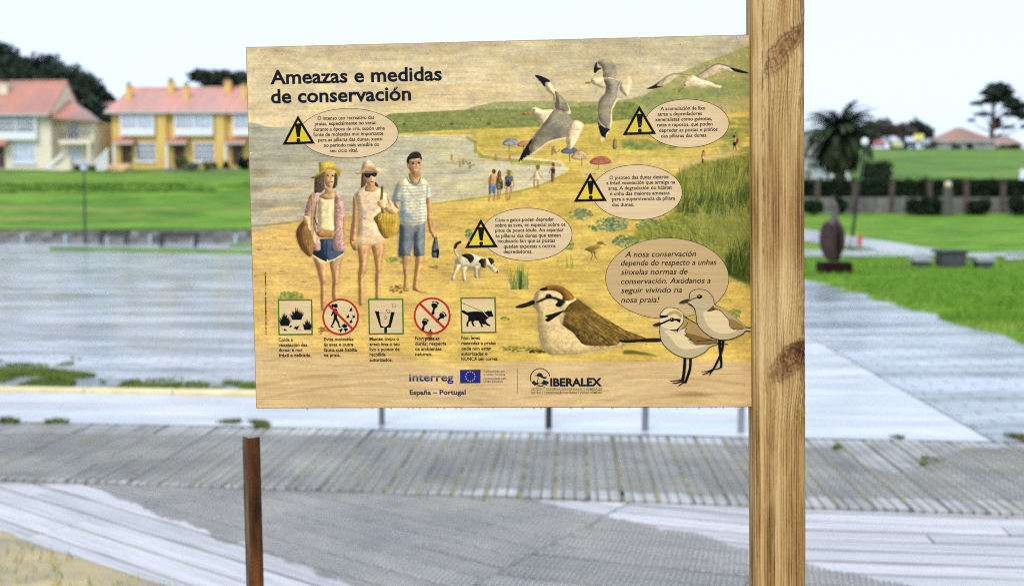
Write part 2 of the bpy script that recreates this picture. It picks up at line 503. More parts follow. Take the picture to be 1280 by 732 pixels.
# paths across the lawn
def ribbon(name, left, right, m):
    A = [T(*p) for p in left]; B = [T(*p) for p in right]
    def dens(P, n=40):
        t = np.linspace(0, len(P) - 1, n); i = np.minimum(t.astype(int), len(P) - 2); f = t - i
        return [P[a].lerp(P[a + 1], float(c)) for a, c in zip(i, f)]
    A = dens(A); B = dens(B); V = []; F = []
    for a, b in zip(A, B):
        for p in (a, b): V.append((p.x, p.y, float(hR(p.x, p.y)) + 0.085))
    for i in range(len(A) - 1): F.append((2 * i, 2 * i + 1, 2 * i + 3, 2 * i + 2))
    me = bpy.data.meshes.new(name); me.from_pydata(V, [], F); me.materials.append(m); me.update()
    return setp(mkobj(name, me), kind='structure')
ribbon('path', [(930, 281), (1003, 288), (1060, 297), (1110, 304.5), (1160, 313), (1215, 318.5), (1300, 317.5), (1420, 310)],
       [(930, 293), (1003, 304), (1045, 309), (1090, 313.5), (1130, 322), (1200, 324), (1300, 323), (1420, 319)], M_path)
ribbon('path', [(930, 316), (1003, 315.5), (1080, 316), (1110, 314.5), (1145, 313.5)], [(930, 325), (1003, 324), (1080, 323.5), (1130, 323), (1160, 323)], M_path)
ribbon('path', [(1258, 320), (1290, 320), (1400, 322)], [(1255, 327.5), (1290, 328), (1400, 331)], M_path)

# ------------------------------------------------------------------ boardwalk
def wood_deck(name, c1, c2, rough, rough2, groove=0.0):
    m = bpy.data.materials.new(name); m.use_nodes = True
    n = m.node_tree.nodes; l = m.node_tree.links; b = n['Principled BSDF']
    tc = n.new('ShaderNodeTexCoord'); oi = n.new('ShaderNodeObjectInfo')
    ad = n.new('ShaderNodeVectorMath'); ad.operation = 'ADD'
    sc = n.new('ShaderNodeVectorMath'); sc.operation = 'SCALE'; sc.inputs[0].default_value = (13, 7, 3)
    l.new(oi.outputs['Random'], sc.inputs['Scale']); l.new(tc.outputs['Object'], ad.inputs[0]); l.new(sc.outputs[0], ad.inputs[1])
    mp = n.new('ShaderNodeMapping'); mp.inputs['Scale'].default_value = (0.8, 22, 10)   # plank length runs along local x
    l.new(ad.outputs[0], mp.inputs[0])
    n1 = n.new('ShaderNodeTexNoise'); n1.inputs['Scale'].default_value = 2.2; n1.inputs['Detail'].default_value = 7; n1.inputs['Roughness'].default_value = 0.65
    l.new(mp.outputs[0], n1.inputs[0])
    n2 = n.new('ShaderNodeTexNoise'); n2.inputs['Scale'].default_value = 2.6; n2.inputs['Detail'].default_value = 6
    l.new(ad.outputs[0], n2.inputs[0])
    rp = n.new('ShaderNodeValToRGB'); rp.color_ramp.elements[0].position = 0.3; rp.color_ramp.elements[1].position = 0.66
    rp.color_ramp.elements[0].color = (*c1, 1); rp.color_ramp.elements[1].color = (*c2, 1)
    l.new(n1.outputs[0], rp.inputs[0])
    hv = n.new('ShaderNodeHueSaturation')
    mr = n.new('ShaderNodeMapRange'); mr.inputs[3].default_value = 0.82; mr.inputs[4].default_value = 1.14
    l.new(oi.outputs['Random'], mr.inputs[0]); l.new(mr.outputs[0], hv.inputs['Value']); l.new(rp.outputs[0], hv.inputs['Color'])
    l.new(hv.outputs[0], b.inputs['Base Color'])
    m2 = n.new('ShaderNodeMapRange'); m2.inputs[1].default_value = 0.4; m2.inputs[2].default_value = 0.6
    m2.inputs[3].default_value = rough; m2.inputs[4].default_value = rough2
    l.new(n2.outputs[0], m2.inputs[0]); l.new(m2.outputs[0], b.inputs['Roughness'])
    b.inputs['Specular IOR Level'].default_value = 0.6
    h = n1.outputs[0]
    if groove:
        sx = n.new('ShaderNodeSeparateXYZ'); l.new(tc.outputs['Object'], sx.inputs[0])
        mm = n.new('ShaderNodeMath'); mm.operation = 'MULTIPLY'; mm.inputs[1].default_value = 2 * math.pi / groove
        l.new(sx.outputs['Y'], mm.inputs[0]); sn = n.new('ShaderNodeMath'); sn.operation = 'SINE'; l.new(mm.outputs[0], sn.inputs[0])
        a2 = n.new('ShaderNodeMath'); a2.operation = 'MULTIPLY_ADD'; a2.inputs[1].default_value = 0.5
        gr = n.new('ShaderNodeValToRGB'); gr.color_ramp.elements[0].position = 0.04; gr.color_ramp.elements[1].position = 0.22      # dirt lies in the grooves
        gr.color_ramp.elements[0].color = (0.36, 0.35, 0.33, 1); gr.color_ramp.elements[1].color = (1, 1, 1, 1)
        s1 = n.new('ShaderNodeMath'); s1.operation = 'MULTIPLY_ADD'; s1.inputs[1].default_value = 0.5; s1.inputs[2].default_value = 0.5
        l.new(sn.outputs[0], s1.inputs[0]); l.new(s1.outputs[0], gr.inputs[0])
        gx = n.new('ShaderNodeMix'); gx.data_type = 'RGBA'; gx.blend_type = 'MULTIPLY'; gx.inputs[0].default_value = 1
        l.new(hv.outputs[0], gx.inputs[6]); l.new(gr.outputs[0], gx.inputs[7])
        sr = n.new('ShaderNodeValToRGB'); sr.color_ramp.elements[0].position = 0.40; sr.color_ramp.elements[1].position = 0.58
        sr.color_ramp.elements[0].color = (0.66, 0.62, 0.55, 1); sr.color_ramp.elements[1].color = (1.05, 1.05, 1.05, 1)
        n3 = n.new('ShaderNodeTexNoise'); n3.inputs['Scale'].default_value = 1.1; n3.inputs['Detail'].default_value = 8; n3.inputs['Roughness'].default_value = 0.7
        gt = n.new('ShaderNodeNewGeometry'); l.new(gt.outputs['Position'], n3.inputs[0]); l.new(n3.outputs[0], sr.inputs[0])
        gy_ = n.new('ShaderNodeMix'); gy_.data_type = 'RGBA'; gy_.blend_type = 'MULTIPLY'; gy_.inputs[0].default_value = 1
        l.new(gx.outputs[2], gy_.inputs[6]); l.new(sr.outputs[0], gy_.inputs[7]); l.new(gy_.outputs[2], b.inputs['Base Color'])
        l.new(sn.outputs[0], a2.inputs[0]); l.new(n1.outputs[0], a2.inputs[2]); h = a2.outputs[0]
    bp = n.new('ShaderNodeBump'); bp.inputs['Strength'].default_value = 0.45; bp.inputs['Distance'].default_value = 0.008
    l.new(h, bp.inputs['Height']); l.new(bp.outputs[0], b.inputs['Normal'])
    return m
M_plank = wood_deck('wet_weathered_plank', (0.30, 0.29, 0.30), (0.57, 0.55, 0.565), 0.08, 0.36)
PW_ = 0.208
M_ribbed = wood_deck('ribbed_grey_plank', (0.24, 0.24, 0.24), (0.48, 0.47, 0.455), 0.2, 0.55, groove=PW_ / 3)
deck = thing('boardwalk', None, None, (0.3, 6.3, 0), kind='structure')
def plank(poly, z0, z1, m, ang, name='plank'):
    """poly in world xy; the object is turned so that its local x runs along the plank"""
    cx = sum(p[0] for p in poly) / len(poly); cy = sum(p[1] for p in poly) / len(poly)
    ca, sa = math.cos(-ang), math.sin(-ang)
    q = [((x - cx) * ca - (y - cy) * sa, (x - cx) * sa + (y - cy) * ca) for x, y in poly]
    me = MB().prism(q, z0, z1, 0.004).mesh(name, m)
    o = bpy.data.objects.new(name, me); COL.objects.link(o)
    o.parent = deck; o.location = Vector((cx, cy, 0)) - deck.location; o.rotation_euler = (0, 0, ang)
    return o
ZA, ZB = 0.014, 0.0
A0, A1 = G(0, 527.5, ZA), G(1280, 553.5, ZA)       # far edge
B0, B1 = G(0, 597.5, ZA), G(1280, 640.5, ZA)       # near edge
def v2(p): return Vector((p.x, p.y))
def perp(a, b):
    d = (b - a).normalized(); return Vector((-d.y, d.x))
nA = perp(v2(A0), v2(A1)); nB = perp(v2(B0), v2(B1))     # both point away from the camera (+y)
pd = Vector((math.sin(R(3.07)), math.cos(R(3.07)))); pn = Vector((pd.y, -pd.x))
PW = 0.208
for i in range(-31, 33):
    off = i * PW + 0.31
    wgap = 0.010 if random.random() < 0.75 else 0.018
    c = Vector((0, 7.5)) + pn * off
    q = [c - pd * 4, c - pd * 4 + pn * (PW - wgap), c + pd * 4 + pn * (PW - wgap), c + pd * 4]
    q = clip(q, v2(A0), -nA)
    j = random.uniform(-0.012, 0.012)
    q = clip(q, v2(B0) + Vector((0, j)), nB)
    if len(q) >= 3: plank([tuple(p) for p in q], ZA - 0.04, ZA + random.uniform(-0.002, 0.003), M_ribbed, math.atan2(pd.y, pd.x))
# boards in front run across; the direction turns at two seams
def seam(a, b): p, q = v2(G(*a)), v2(G(*b)); return p, perp(p, q)
S1p, S1n = seam((590, 732), (800, 620))       # normal points to the left/away
S0p, S0n = seam((930, 732), (1004, 632))
SDp, SDn = seam((0, 663), (212, 731))         # edge to the sand
def boards(theta, clips, wd=0.182, joint=3.4, seed=0, gap=0.022):
    rr = random.Random(seed)
    d = Vector((-math.sin(R(theta)), math.cos(R(theta)))); nrm = Vector((d.y, -d.x))
    c0 = v2(G(640, 660))
    for i in range(-34, 34):
        o = c0 + nrm * (i * wd)
        s = -9.0 + rr.uniform(0, joint)
        while s < 9:
            L = joint
            q = [o + d * s, o + d * (s + L - 0.008), o + d * (s + L - 0.008) + nrm * (wd - gap), o + d * s + nrm * (wd - gap)]
            q = [tuple(p) for p in q]
            if area2(q) < 0: q = q[::-1]
            for p, nn in clips:
                q = clip(q, p, nn)
                if len(q) < 3: break
            if len(q) >= 3 and abs(area2(q)) > 0.004:
                cy = sum(p[1] for p in q) / len(q); cx = sum(p[0] for p in q) / len(q)
                if cy > 3.3 and abs(cx) < 5.6:
                    plank(q, ZB - 0.045, ZB + rr.uniform(-0.004, 0.002), M_plank, math.atan2(d.y, d.x))
            s += L
nearB = (v2(B0) - nB * 0.012, -nB)
front = (Vector((0, 4.0)), Vector((0, 1)))
boards(51.5, [nearB, (S1p + S1n * 0.006, S1n), (SDp, SDn), front], seed=1)
boards(70.5, [nearB, (S1p - S1n * 0.006, -S1n), (S0p + S0n * 0.006, S0n), front], seed=2, gap=0.034)
boards(83.7, [nearB, (S0p - S0n * 0.006, -S0n), front], seed=3, gap=0.040)

# pale moss and sand caught in the plank joints
r0_ = random.Random(21); mm_ = MB()
for i in range(-31, 33):
    off = i * PW + 0.31 - 0.006
    c = Vector((0, 7.5)) + pn * off
    dens_ = 0.8 if -6 < i < 11 else 0.3
    s_ = -1.4
    while s_ < 1.6:
        L_ = r0_.uniform(0.05, 0.4)
        if r0_.random() < dens_:
            q = [c + pd * s_ - pn * 0.009, c + pd * s_ + pn * 0.008, c + pd * (s_ + L_) + pn * 0.007, c + pd * (s_ + L_) - pn * 0.008]
            q = clip(clip([tuple(x) for x in q], v2(A0), -nA), v2(B0), nB)
            if len(q) >= 3: mm_.prism(q, ZA - 0.03, ZA + 0.0045, 0.002)
        s_ += L_ + r0_.uniform(0.02, 0.25)
setp(mm_.build('joint_moss', mat('pale_moss', srgb(170, 158, 104), 0.9, srgb(120, 116, 84), 6), deck), kind='stuff')
# anti-slip netting stapled over the boards
M_net = mat('grey_netting', srgb(112, 112, 112), 0.7, srgb(158, 154, 142), 1.4, spec=0.2, detail=8)
def netting(polys, z, a, bb, wd, ang):
    ca, sa = math.cos(ang), math.sin(ang)
    P = np.array([q for pl in polys for q in pl])
    r = np.hypot(P[:, 0] - P[:, 0].mean(), P[:, 1] - P[:, 1].mean()).max()
    cx, cy = P[:, 0].mean(), P[:, 1].mean()
    nx = int(r / a) + 2; ny = int(r / bb) + 2
    I, J = np.meshgrid(np.arange(-nx, nx), np.arange(-ny, ny))
    I = I.ravel(); J = J.ravel()
    ox = (I + 0.5 * (J % 2)) * a; oy = J * bb
    segs = []
    t = bb * 0.36                                      # hexagon: zigzag plus the twisted uprights
    for (x0, y0, x1, y1) in ((-a / 2, -t / 2, 0, t / 2), (0, t / 2, a / 2, -t / 2), (0, t / 2, 0, bb - t / 2)):
        segs.append(np.stack([ox + x0, oy + y0, ox + x1, oy + y1], 1))
    S = np.concatenate(segs)
    wob = lambda x, y: (0.012 * np.sin(x * 3.1 + y * 1.7), 0.012 * np.sin(y * 2.3 - x * 2.9))
    for k in (0, 2):
        dx, dy = wob(S[:, k], S[:, k + 1]); S[:, k] += dx; S[:, k + 1] += dy
    X0 = cx + S[:, 0] * ca - S[:, 1] * sa; Y0 = cy + S[:, 0] * sa + S[:, 1] * ca
    X1 = cx + S[:, 2] * ca - S[:, 3] * sa; Y1 = cy + S[:, 2] * sa + S[:, 3] * ca
    keep = np.zeros(len(S), bool)
    edge = (fbm(X0 * 5, Y0 * 5, 3, 31) - 0.5) * 0.10
    for pl in polys: keep |= inpoly(X0 + edge, Y0 + edge, pl)
    X0, Y0, X1, Y1 = X0[keep], Y0[keep], X1[keep], Y1[keep]
    L = np.hypot(X1 - X0, Y1 - Y0); nxv = -(Y1 - Y0) / L * wd / 2; nyv = (X1 - X0) / L * wd / 2
    zz = np.full(len(X0), z); zt = zz + wd * 0.5
    V = np.stack([np.stack([X0 + nxv, Y0 + nyv, zz], 1), np.stack([X1 + nxv, Y1 + nyv, zz], 1), np.stack([X1, Y1, zt], 1), np.stack([X0, Y0, zt], 1),
                  np.stack([X1 - nxv, Y1 - nyv, zz], 1), np.stack([X0 - nxv, Y0 - nyv, zz], 1)], 1).reshape(-1, 3)
    k = np.arange(len(X0))[:, None] * 6
    F = np.concatenate([k + np.array([[0, 1, 2, 3]]), k + np.array([[3, 2, 4, 5]])])
    return V, F
def gp(pts, z): return [(G(x, y, z).x, G(x, y, z).y) for x, y in pts]
netB = gp([(-60, 604), (85, 602), (125, 611), (172, 629), (222, 651), (285, 676), (332, 694), (398, 717), (440, 738), (500, 790), (1330, 790), (1215, 745), (1110, 726), (1055, 715), (1003, 704), (937, 686), (850, 664), (765, 648), (700, 634), (650, 617), (300, 606)], ZB)
netA = gp([(-120, 541), (300, 543), (640, 549), (990, 557), (1048, 561), (1068, 575), (1110, 592), (1152, 590), (1165, 572), (1210, 560), (1420, 562), (1420, 629), (1280, 626), (1000, 621), (800, 615), (600, 612), (420, 613), (300, 609), (85, 598), (-120, 592)], ZA)
V1, F1 = netting([netB], ZB + 0.004, 0.030, 0.030, 0.0062, R(12))
V2, F2 = netting([netA], ZA + 0.005, 0.030, 0.034, 0.0055, R(3))
o = mkobj('wire_netting', npmesh('wire_netting', np.concatenate([V1, V2]), np.concatenate([F1, F2 + len(V1)]), M_net), deck)
setp(o, kind='stuff')

# sand beside the boardwalk
M_sand = mat('wet_sand', srgb(198, 174, 124), 0.6, srgb(140, 130, 106), 2.2, 0.5, 40, detail=8, rough2=0.3)
def sand_z(X, Y):
    sdl = -((X - SDp.x) * SDn.x + (Y - SDp.y) * SDn.y)
    return np.clip(sdl * 0.25, -0.08, 0.03) - 0.012 + (fbm(X * 3, Y * 3, 4, 8) - 0.5) * 0.05
setp(mkobj('sand', gridmesh('sand', np.arange(-5, 2.5, 0.05), np.arange(0.5, 7.2, 0.05), sand_z, M_sand)), kind='structure')

# ------------------------------------------------------------------ grass scatter (uncountable)
def scatter_px(polys, n, seed, z=0.0):
    r = np.random.default_rng(seed); out = []
    for pl, k in polys:
        P = np.array(gp(pl, z)); lo = P.min(0); hi = P.max(0)
        q = lo + (hi - lo) * r.random((k * 6, 2))
        ok = inpoly(q[:, 0], q[:, 1], P.tolist())
        nz = fbm(q[:, 0] * 2.2, q[:, 1] * 2.2, 3, seed + 1)
        ok &= nz > 0.46
        out.append(q[ok][:k])
    q = np.concatenate(out)
    return np.concatenate([q, np.full((len(q), 1), z)], 1)
tuft = [([(-40, 468), (0, 462), (60, 462), (118, 468), (128, 477), (170, 481), (215, 484), (140, 488), (0, 486), (-40, 485)], 9000),
        ([(-40, 447), (70, 446), (140, 452), (60, 458), (-40, 458)], 700),
        ([(150, 477), (240, 472), (330, 480), (330, 489), (180, 487)], 1500)]
P = scatter_px(tuft, 0, 4)
V, F = blades(P, 0.032, 0.008, 5, 1.0)
setp(mkobj('moss_grass', npmesh('moss_grass', V, F, mat('moss_blade', (0.08, 0.15, 0.02), 0.7, (0.20, 0.24, 0.05), 3, spec=0.1))), 'green moss grass creeping over the plaza beside the kerb', 'grass', kind='stuff')
edge_t = [([(262, 531), (300, 529), (332, 531), (338, 537), (262, 539)], 700), ([(1080, 549), (1130, 550), (1130, 554), (1085, 553)], 220),
          ([(1235, 546), (1290, 548), (1290, 555), (1240, 552)], 350), ([(1040, 562), (1075, 560), (1078, 567), (1045, 568)], 110), ([(1150, 572), (1180, 580), (1150, 586)], 60), ([(0, 526), (85, 528), (85, 533), (0, 530)], 350)]
P = scatter_px(edge_t, 0, 6, 0.0); P[:, 2] = 0.015
V, F = blades(P, 0.034, 0.006, 6, 1.1)
setp(mkobj('weeds', npmesh('weeds', V, F, mat('weed_blade', (0.07, 0.12, 0.02), 0.7, (0.20, 0.19, 0.07), 9, spec=0.1))), 'thin weeds growing in the joint behind the boardwalk', 'weeds', kind='stuff')
# dark blade colour paints in the terrace step's shadow; upper band is rough grass
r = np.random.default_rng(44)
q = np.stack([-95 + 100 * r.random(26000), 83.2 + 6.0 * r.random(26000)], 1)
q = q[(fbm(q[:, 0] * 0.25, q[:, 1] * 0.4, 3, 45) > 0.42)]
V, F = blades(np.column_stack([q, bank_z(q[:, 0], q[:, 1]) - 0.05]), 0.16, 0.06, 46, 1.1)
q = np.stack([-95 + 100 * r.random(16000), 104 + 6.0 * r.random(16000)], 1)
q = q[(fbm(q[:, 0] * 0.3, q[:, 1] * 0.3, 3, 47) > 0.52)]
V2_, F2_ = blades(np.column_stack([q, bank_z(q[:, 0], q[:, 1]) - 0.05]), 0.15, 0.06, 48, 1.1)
setp(mkobj('shade_rough_grass', npmesh('shade_rough_grass', np.concatenate([V, V2_]), np.concatenate([F, F2_ + len(V)]), mat('shade_rough_blade', (0.055, 0.12, 0.014), 0.8, (0.12, 0.17, 0.03), 0.4, spec=0.06))), 'grass blades darkened to paint the terrace step shadow, with rough grass above', 'grass', kind='stuff')
r = np.random.default_rng(12)
q = np.stack([2 + 24 * r.random(160000), 10 + 30 * r.random(160000)], 1)
sdv = lawn_sd(q[:, 0], q[:, 1]) - 0.22 + (fbm(q[:, 0] * 1.3, q[:, 1] * 1.3, 3, 3) - 0.5) * 0.8
vis = (sdv > -0.05) & (np.abs(q[:, 0] / q[:, 1] - 0.33) < 0.2) & (r.random(len(q)) < np.clip(18 / q[:, 1], 0, 1) ** 1.2)
q = q[vis]
z = lawn_z(q[:, 0], q[:, 1]) - 0.01
V, F = blades(np.column_stack([q, z]), 0.085, 0.012, 13, 0.8)
setp(mkobj('grass_blades', npmesh('grass_blades', V, F, M_blade)), 'short green grass blades of the wet lawn beside the plaza', 'grass', kind='stuff')
q = np.stack([-2.6 + 2.6 * r.random(3000), 3.6 + 2.6 * r.random(3000)], 1)
sdl = -((q[:, 0] - SDp.x) * SDn.x + (q[:, 1] - SDp.y) * SDn.y)
q = q[(sdl > 0.03) & (fbm(q[:, 0] * 3, q[:, 1] * 3, 3, 77) > 0.52)]
V, F = blades(np.column_stack([q, sand_z(q[:, 0], q[:, 1])]), 0.05, 0.003, 15, 1.2)
setp(mkobj('dry_grass', npmesh('dry_grass', V, F, M_blade_dry)), 'sparse dry grass in the sand beside the boardwalk', 'grass', kind='stuff')
# ================================================================== BACKGROUND THINGS
M_stone = mat('grey_stone', srgb(92, 92, 88), 0.6, srgb(140, 138, 130), 3, 0.5, 12, rand=0.28)
M_dark = flat('dark_metal', srgb(40, 44, 48), 0.45)
M_white = flat('white_paint', (0.78, 0.79, 0.81), 0.4)
M_cream = mat('cream_render', srgb(234, 224, 202), 0.8, srgb(222, 210, 186), 0.6, 0.1, 8)
M_yellow = mat('yellow_render', srgb(226, 192, 116), 0.8, srgb(214, 178, 102), 0.6, 0.1, 8)
M_glass = mat('window_glass', srgb(120, 132, 150), 0.06, srgb(70, 80, 96), 0.6, spec=0.8)
M_curtain = mat('curtained_glass', srgb(190, 205, 225), 0.1, srgb(150, 165, 190), 0.8, spec=0.8)
M_door = mat('brown_door', srgb(78, 62, 54), 0.4, srgb(96, 76, 62), 2)
M_tile = mat('clay_roof_tiles', srgb(192, 122, 98), 0.42, srgb(140, 112, 104), 0.22, 0.6, 9, spec=0.6, stretch=(2.2, 0.7, 0.7), detail=7)
M_tile2 = mat('faded_roof_tiles', srgb(208, 142, 122), 0.42, srgb(154, 128, 122), 0.2, 0.6, 9, spec=0.6, stretch=(2.2, 0.7, 0.7), detail=7)
M_fol_dark = mat('dark_pine_foliage', (0.020, 0.034, 0.024), 0.8, (0.046, 0.066, 0.044), 0.35, spec=0.2)
M_fol_mid = mat('hedge_foliage', (0.009, 0.020, 0.010), 0.7, (0.024, 0.046, 0.02), 1.2, spec=0.1)
M_fol_brown = mat('bare_brown_foliage', (0.065, 0.05, 0.048), 0.8, (0.10, 0.082, 0.07), 0.3, spec=0.2)
M_fol_olive = mat('olive_foliage', (0.10, 0.13, 0.03), 0.6, (0.17, 0.17, 0.05), 1.2, spec=0.25)
M_bark = mat('bark', srgb(66, 54, 46), 0.8, srgb(92, 78, 66), 4, 0.6, 20, stretch=(1, 1, 0.25))
M_frond = mat('palm_frond', (0.016, 0.03, 0.014), 0.6, (0.045, 0.068, 0.03), 0.7, spec=0.12)
M_frond_dry = mat('dry_palm_frond', (0.05, 0.044, 0.03), 0.7, (0.08, 0.07, 0.048), 0.9, spec=0.1)

# ---- low stone wall at the foot of the bank, built of blocks
wall = thing('retaining_wall', 'low dark grey stone block wall at the foot of the grass bank', 'wall', (-24, 57.6, 0))
blk = MB().box(-0.54, 0.54, -0.17, 0.17, 0, 0.31, 0.015).mesh('stone_block', M_stone)
for c in range(2):
    for i in range(62):
        o = bpy.data.objects.new('stone_block', blk); COL.objects.link(o); o.parent = wall
        o.location = Vector((-60.0 + i * 1.105 + (0.55 if c else 0), 57.62 + random.uniform(-0.015, 0.015), c * 0.325 - 0.02)) - wall.location
        o.scale = (1, 1, random.uniform(0.94, 1.04))
# ---- low rail with pale posts before the wall
rail = thing('low_railing', 'thin grey rail on short pale posts before the stone wall', 'railing', (-24, 56.3, 0))
for k in range(13):
    x = D(28 + (k - 4) * 53.3, 300, 56.3).x
    MB().lathe((x, 56.3, -0.004), [(0.055, 0), (0.055, 0.30), (0.075, 0.31), (0.075, 0.36), (0.03, 0.4)], 8).build('post', flat('pale_blue_paint', srgb(178, 205, 215), 0.4), rail)
MB().tube([(-36, 56.3, 0.22), (-9, 56.3, 0.22)], 0.022, 6).build('bar', flat('grey_rail', srgb(120, 124, 126), 0.4), rail)
# ---- benches by the wall
def bench(x, y, w_, label, h0=0.40):
    t = thing('bench', label, 'bench', (x, y, 0))
    M_b = mat('dark_bench_wood', srgb(62, 60, 58), 0.6, srgb(84, 80, 76), 3)
    for i in range(3): MB().box(x - w_ / 2, x + w_ / 2, y - 0.24 + i * 0.16, y - 0.10 + i * 0.16, h0 - 0.04, h0, 0.008).build('seat_slat', M_b, t)
    for i in range(2): MB().box(x - w_ / 2, x + w_ / 2, y + 0.25, y + 0.29, h0 + 0.03 + i * 0.11, h0 + 0.13 + i * 0.11, 0.008).build('back_slat', M_b, t)
    for sx in (-0.4, 0.4):
        m = MB(); m.box(x + sx * w_ - 0.04, x + sx * w_ + 0.04, y - 0.22, y - 0.15, -0.004, h0 - 0.04); m.box(x + sx * w_ - 0.04, x + sx * w_ + 0.04, y + 0.2, y + 0.246, -0.004, h0 + 0.2)
        m.box(x + sx * w_ - 0.035, x + sx * w_ + 0.035, y - 0.15, y + 0.2, h0 - 0.1, h0 - 0.042)
        m.build('leg', M_dark, t)
bench(D(142, 300, 55.4).x, 55.4, 1.55, 'short dark slatted bench before the stone wall near the lamp post')
bench(D(223, 303, 51.5).x, 51.5, 1.95, 'long dark slatted bench standing out on the plaza paving')
# ---- lamp posts
def lamp(base, top, label, globe=0.22, mtl=M_dark, head='globe'):
    base = Vector(base); top = Vector(top)
    t = thing('street_lamp', label, 'street lamp', base)
    ax = (top - base); H = ax.length
    MB().tube([base - ax * 0.01, base + ax * 0.02, base + ax * 0.10, base + ax * 0.11, base + ax * 0.94], [0.10, 0.09, 0.085, 0.055, 0.04], 10).build('pole', mtl, t, smooth=False)
    if head == 'globe':
        g_ = MB().lathe(top - Vector((0, 0, globe)), [(globe * math.sin(a) + 0.004, globe * (1 - math.cos(a)) * 1.15) for a in np.linspace(0.25, math.pi - 0.05, 9)], 14).build('globe', flat('opal_globe', (0.8, 0.82, 0.86), 0.25), t, smooth=True)
        MB().lathe(base + ax * 0.925, [(0.04, 0), (0.07, 0.03), (0.07, 0.09), (0.05, 0.12)], 10).build('collar', mtl, t)
    else:
        MB().lathe(base + ax * 0.935, [(0.06, 0), (0.16, 0.05), (0.22, 0.27), (0.2, 0.28)], 10).build('lantern_glass', flat('lantern_glass', (0.7, 0.75, 0.8), 0.15), t)
        MB().lathe(base + ax * 0.935 + Vector((0, 0, 0.28)), [(0.27, 0), (0.2, 0.08), (0.05, 0.14)], 10).build('lantern_cap', flat('grey_cap', srgb(150, 156, 165), 0.4), t)
    return t
b0 = G(106.5, 303.5); lamp(b0, D(105, 207, b0.y), 'dark lamp post with lantern head before the grass bank', head='lantern', mtl=flat('lamp_grey', srgb(58, 64, 66), 0.5))
b1 = T(1063, 313); b1.z = float(hR(b1.x, b1.y)) + 0.02
lp = D(1081, 178, b1.y)
lamp(b1, lp, 'leaning dark lamp post with white globe beside the rusty sculpture', globe=0.125)
# red and white board leaning against that lamp post
t = thing('notice_board', 'small red and white board at the foot of the leaning lamp post', 'board', b1 + Vector((0.12, -0.3, 0)))
x, y, z = b1 + Vector((0.12, -0.3, 0))
M_red = flat('red_paint', srgb(196, 74, 56), 0.5)
MB().box(x + 0.06, x + 0.2, y, y + 0.06, z + 0.14, z + 0.56, 0.01).build('red_panel', M_red, t)
MB().box(x - 0.22, x + 0.058, y - 0.01, y + 0.05, z + 0.1, z + 0.5, 0.01).build('white_panel', flat('dull_white', srgb(170, 172, 180), 0.5), t)
MB().box(x - 0.02, x + 0.04, y + 0.062, y + 0.1, z - 0.05, z + 0.5).build('post', M_dark, t)

# ---- houses ----------------------------------------------------------------
def window(par, x0, x1, z0, z1, y, nx, nz, proud=0.09, pane=M_glass, border=0.11, bar=0.055, sill=True, name='window'):
    f = MB()
    f.box(x0, x0 + border, y - proud, y, z0, z1); f.box(x1 - border, x1, y - proud, y, z0, z1)
    f.box(x0 + border, x1 - border, y - proud, y, z1 - border, z1); f.box(x0 + border, x1 - border, y - proud, y, z0, z0 + border)
    for i in range(1, nx):
        xx = x0 + border + (x1 - x0 - 2 * border) * i / nx
        f.box(xx - bar, xx + bar, y - proud + 0.01, y, z0 + border, z1 - border)
    for i in range(1, nz):
        zz = z0 + border + (z1 - z0 - 2 * border) * i / nz
        f.box(x0 + border, x1 - border, y - proud + 0.022, y - 0.012, zz - bar * 0.8, zz + bar * 0.8)
    w_ = f.build(name, M_white, par)
    MB().box(x0 + border * 0.6, x1 - border * 0.6, y - proud * 0.35, y - 0.006, z0 + border * 0.6, z1 - border * 0.6).build('pane', pane, w_)
    if sill: MB().box(x0 - 0.08, x1 + 0.08, y - proud - 0.08, y - 0.002, z0 - 0.09, z0 - 0.003).build('sill', M_white, w_)
    return w_
def HX(px, d): return (px - 640) * d / FPX * 1.0      # metres per pixel at distance d (frontal)
def HZ(py, d): return D(640, py, d).z
def bay(par, x0, x1, z0, z1, zw, y, depth, nx, pane):
    """white glazed gallery standing out from the wall: apron, corner boards, top, window"""
    m = MB()
    m.box(x0, x1, y - depth, y - 0.003, z0, zw)
    m.box(x0, x0 + 0.14, y - depth, y - 0.003, zw, z1); m.box(x1 - 0.14, x1, y - depth, y - 0.003, zw, z1)
    m.box(x0 - 0.06, x1 + 0.06, y - depth - 0.06, y - 0.003, z1, z1 + 0.14)
    b_ = m.build('bay_window', M_white, par)
    nz = 3
    W = x1 - x0 - 0.28; h = z1 - zw; f = MB(); yy = y - depth + 0.03
    for i in range(nx + 1):
        xx = x0 + 0.14 + W * i / nx; wd = 0.085 if i in (0, nx // 2, nx) else 0.05
        f.box(xx - wd, xx + wd, yy, yy + 0.06, zw, z1)
    for i in range(nz + 1):
        zz = zw + h * i / nz; f.box(x0 + 0.14, x1 - 0.14, yy + 0.008, yy + 0.052, zz - 0.045, zz + 0.045)
    f.build('glazing_bars', M_white, b_)
    for i in range(nx):
        a = x0 + 0.14 + W * i / nx
        MB().box(a + 0.02, a + W / nx - 0.02, yy + 0.07, yy + 0.09, zw + 0.02, z1 - 0.02).build('pane', pane, b_)
    return b_
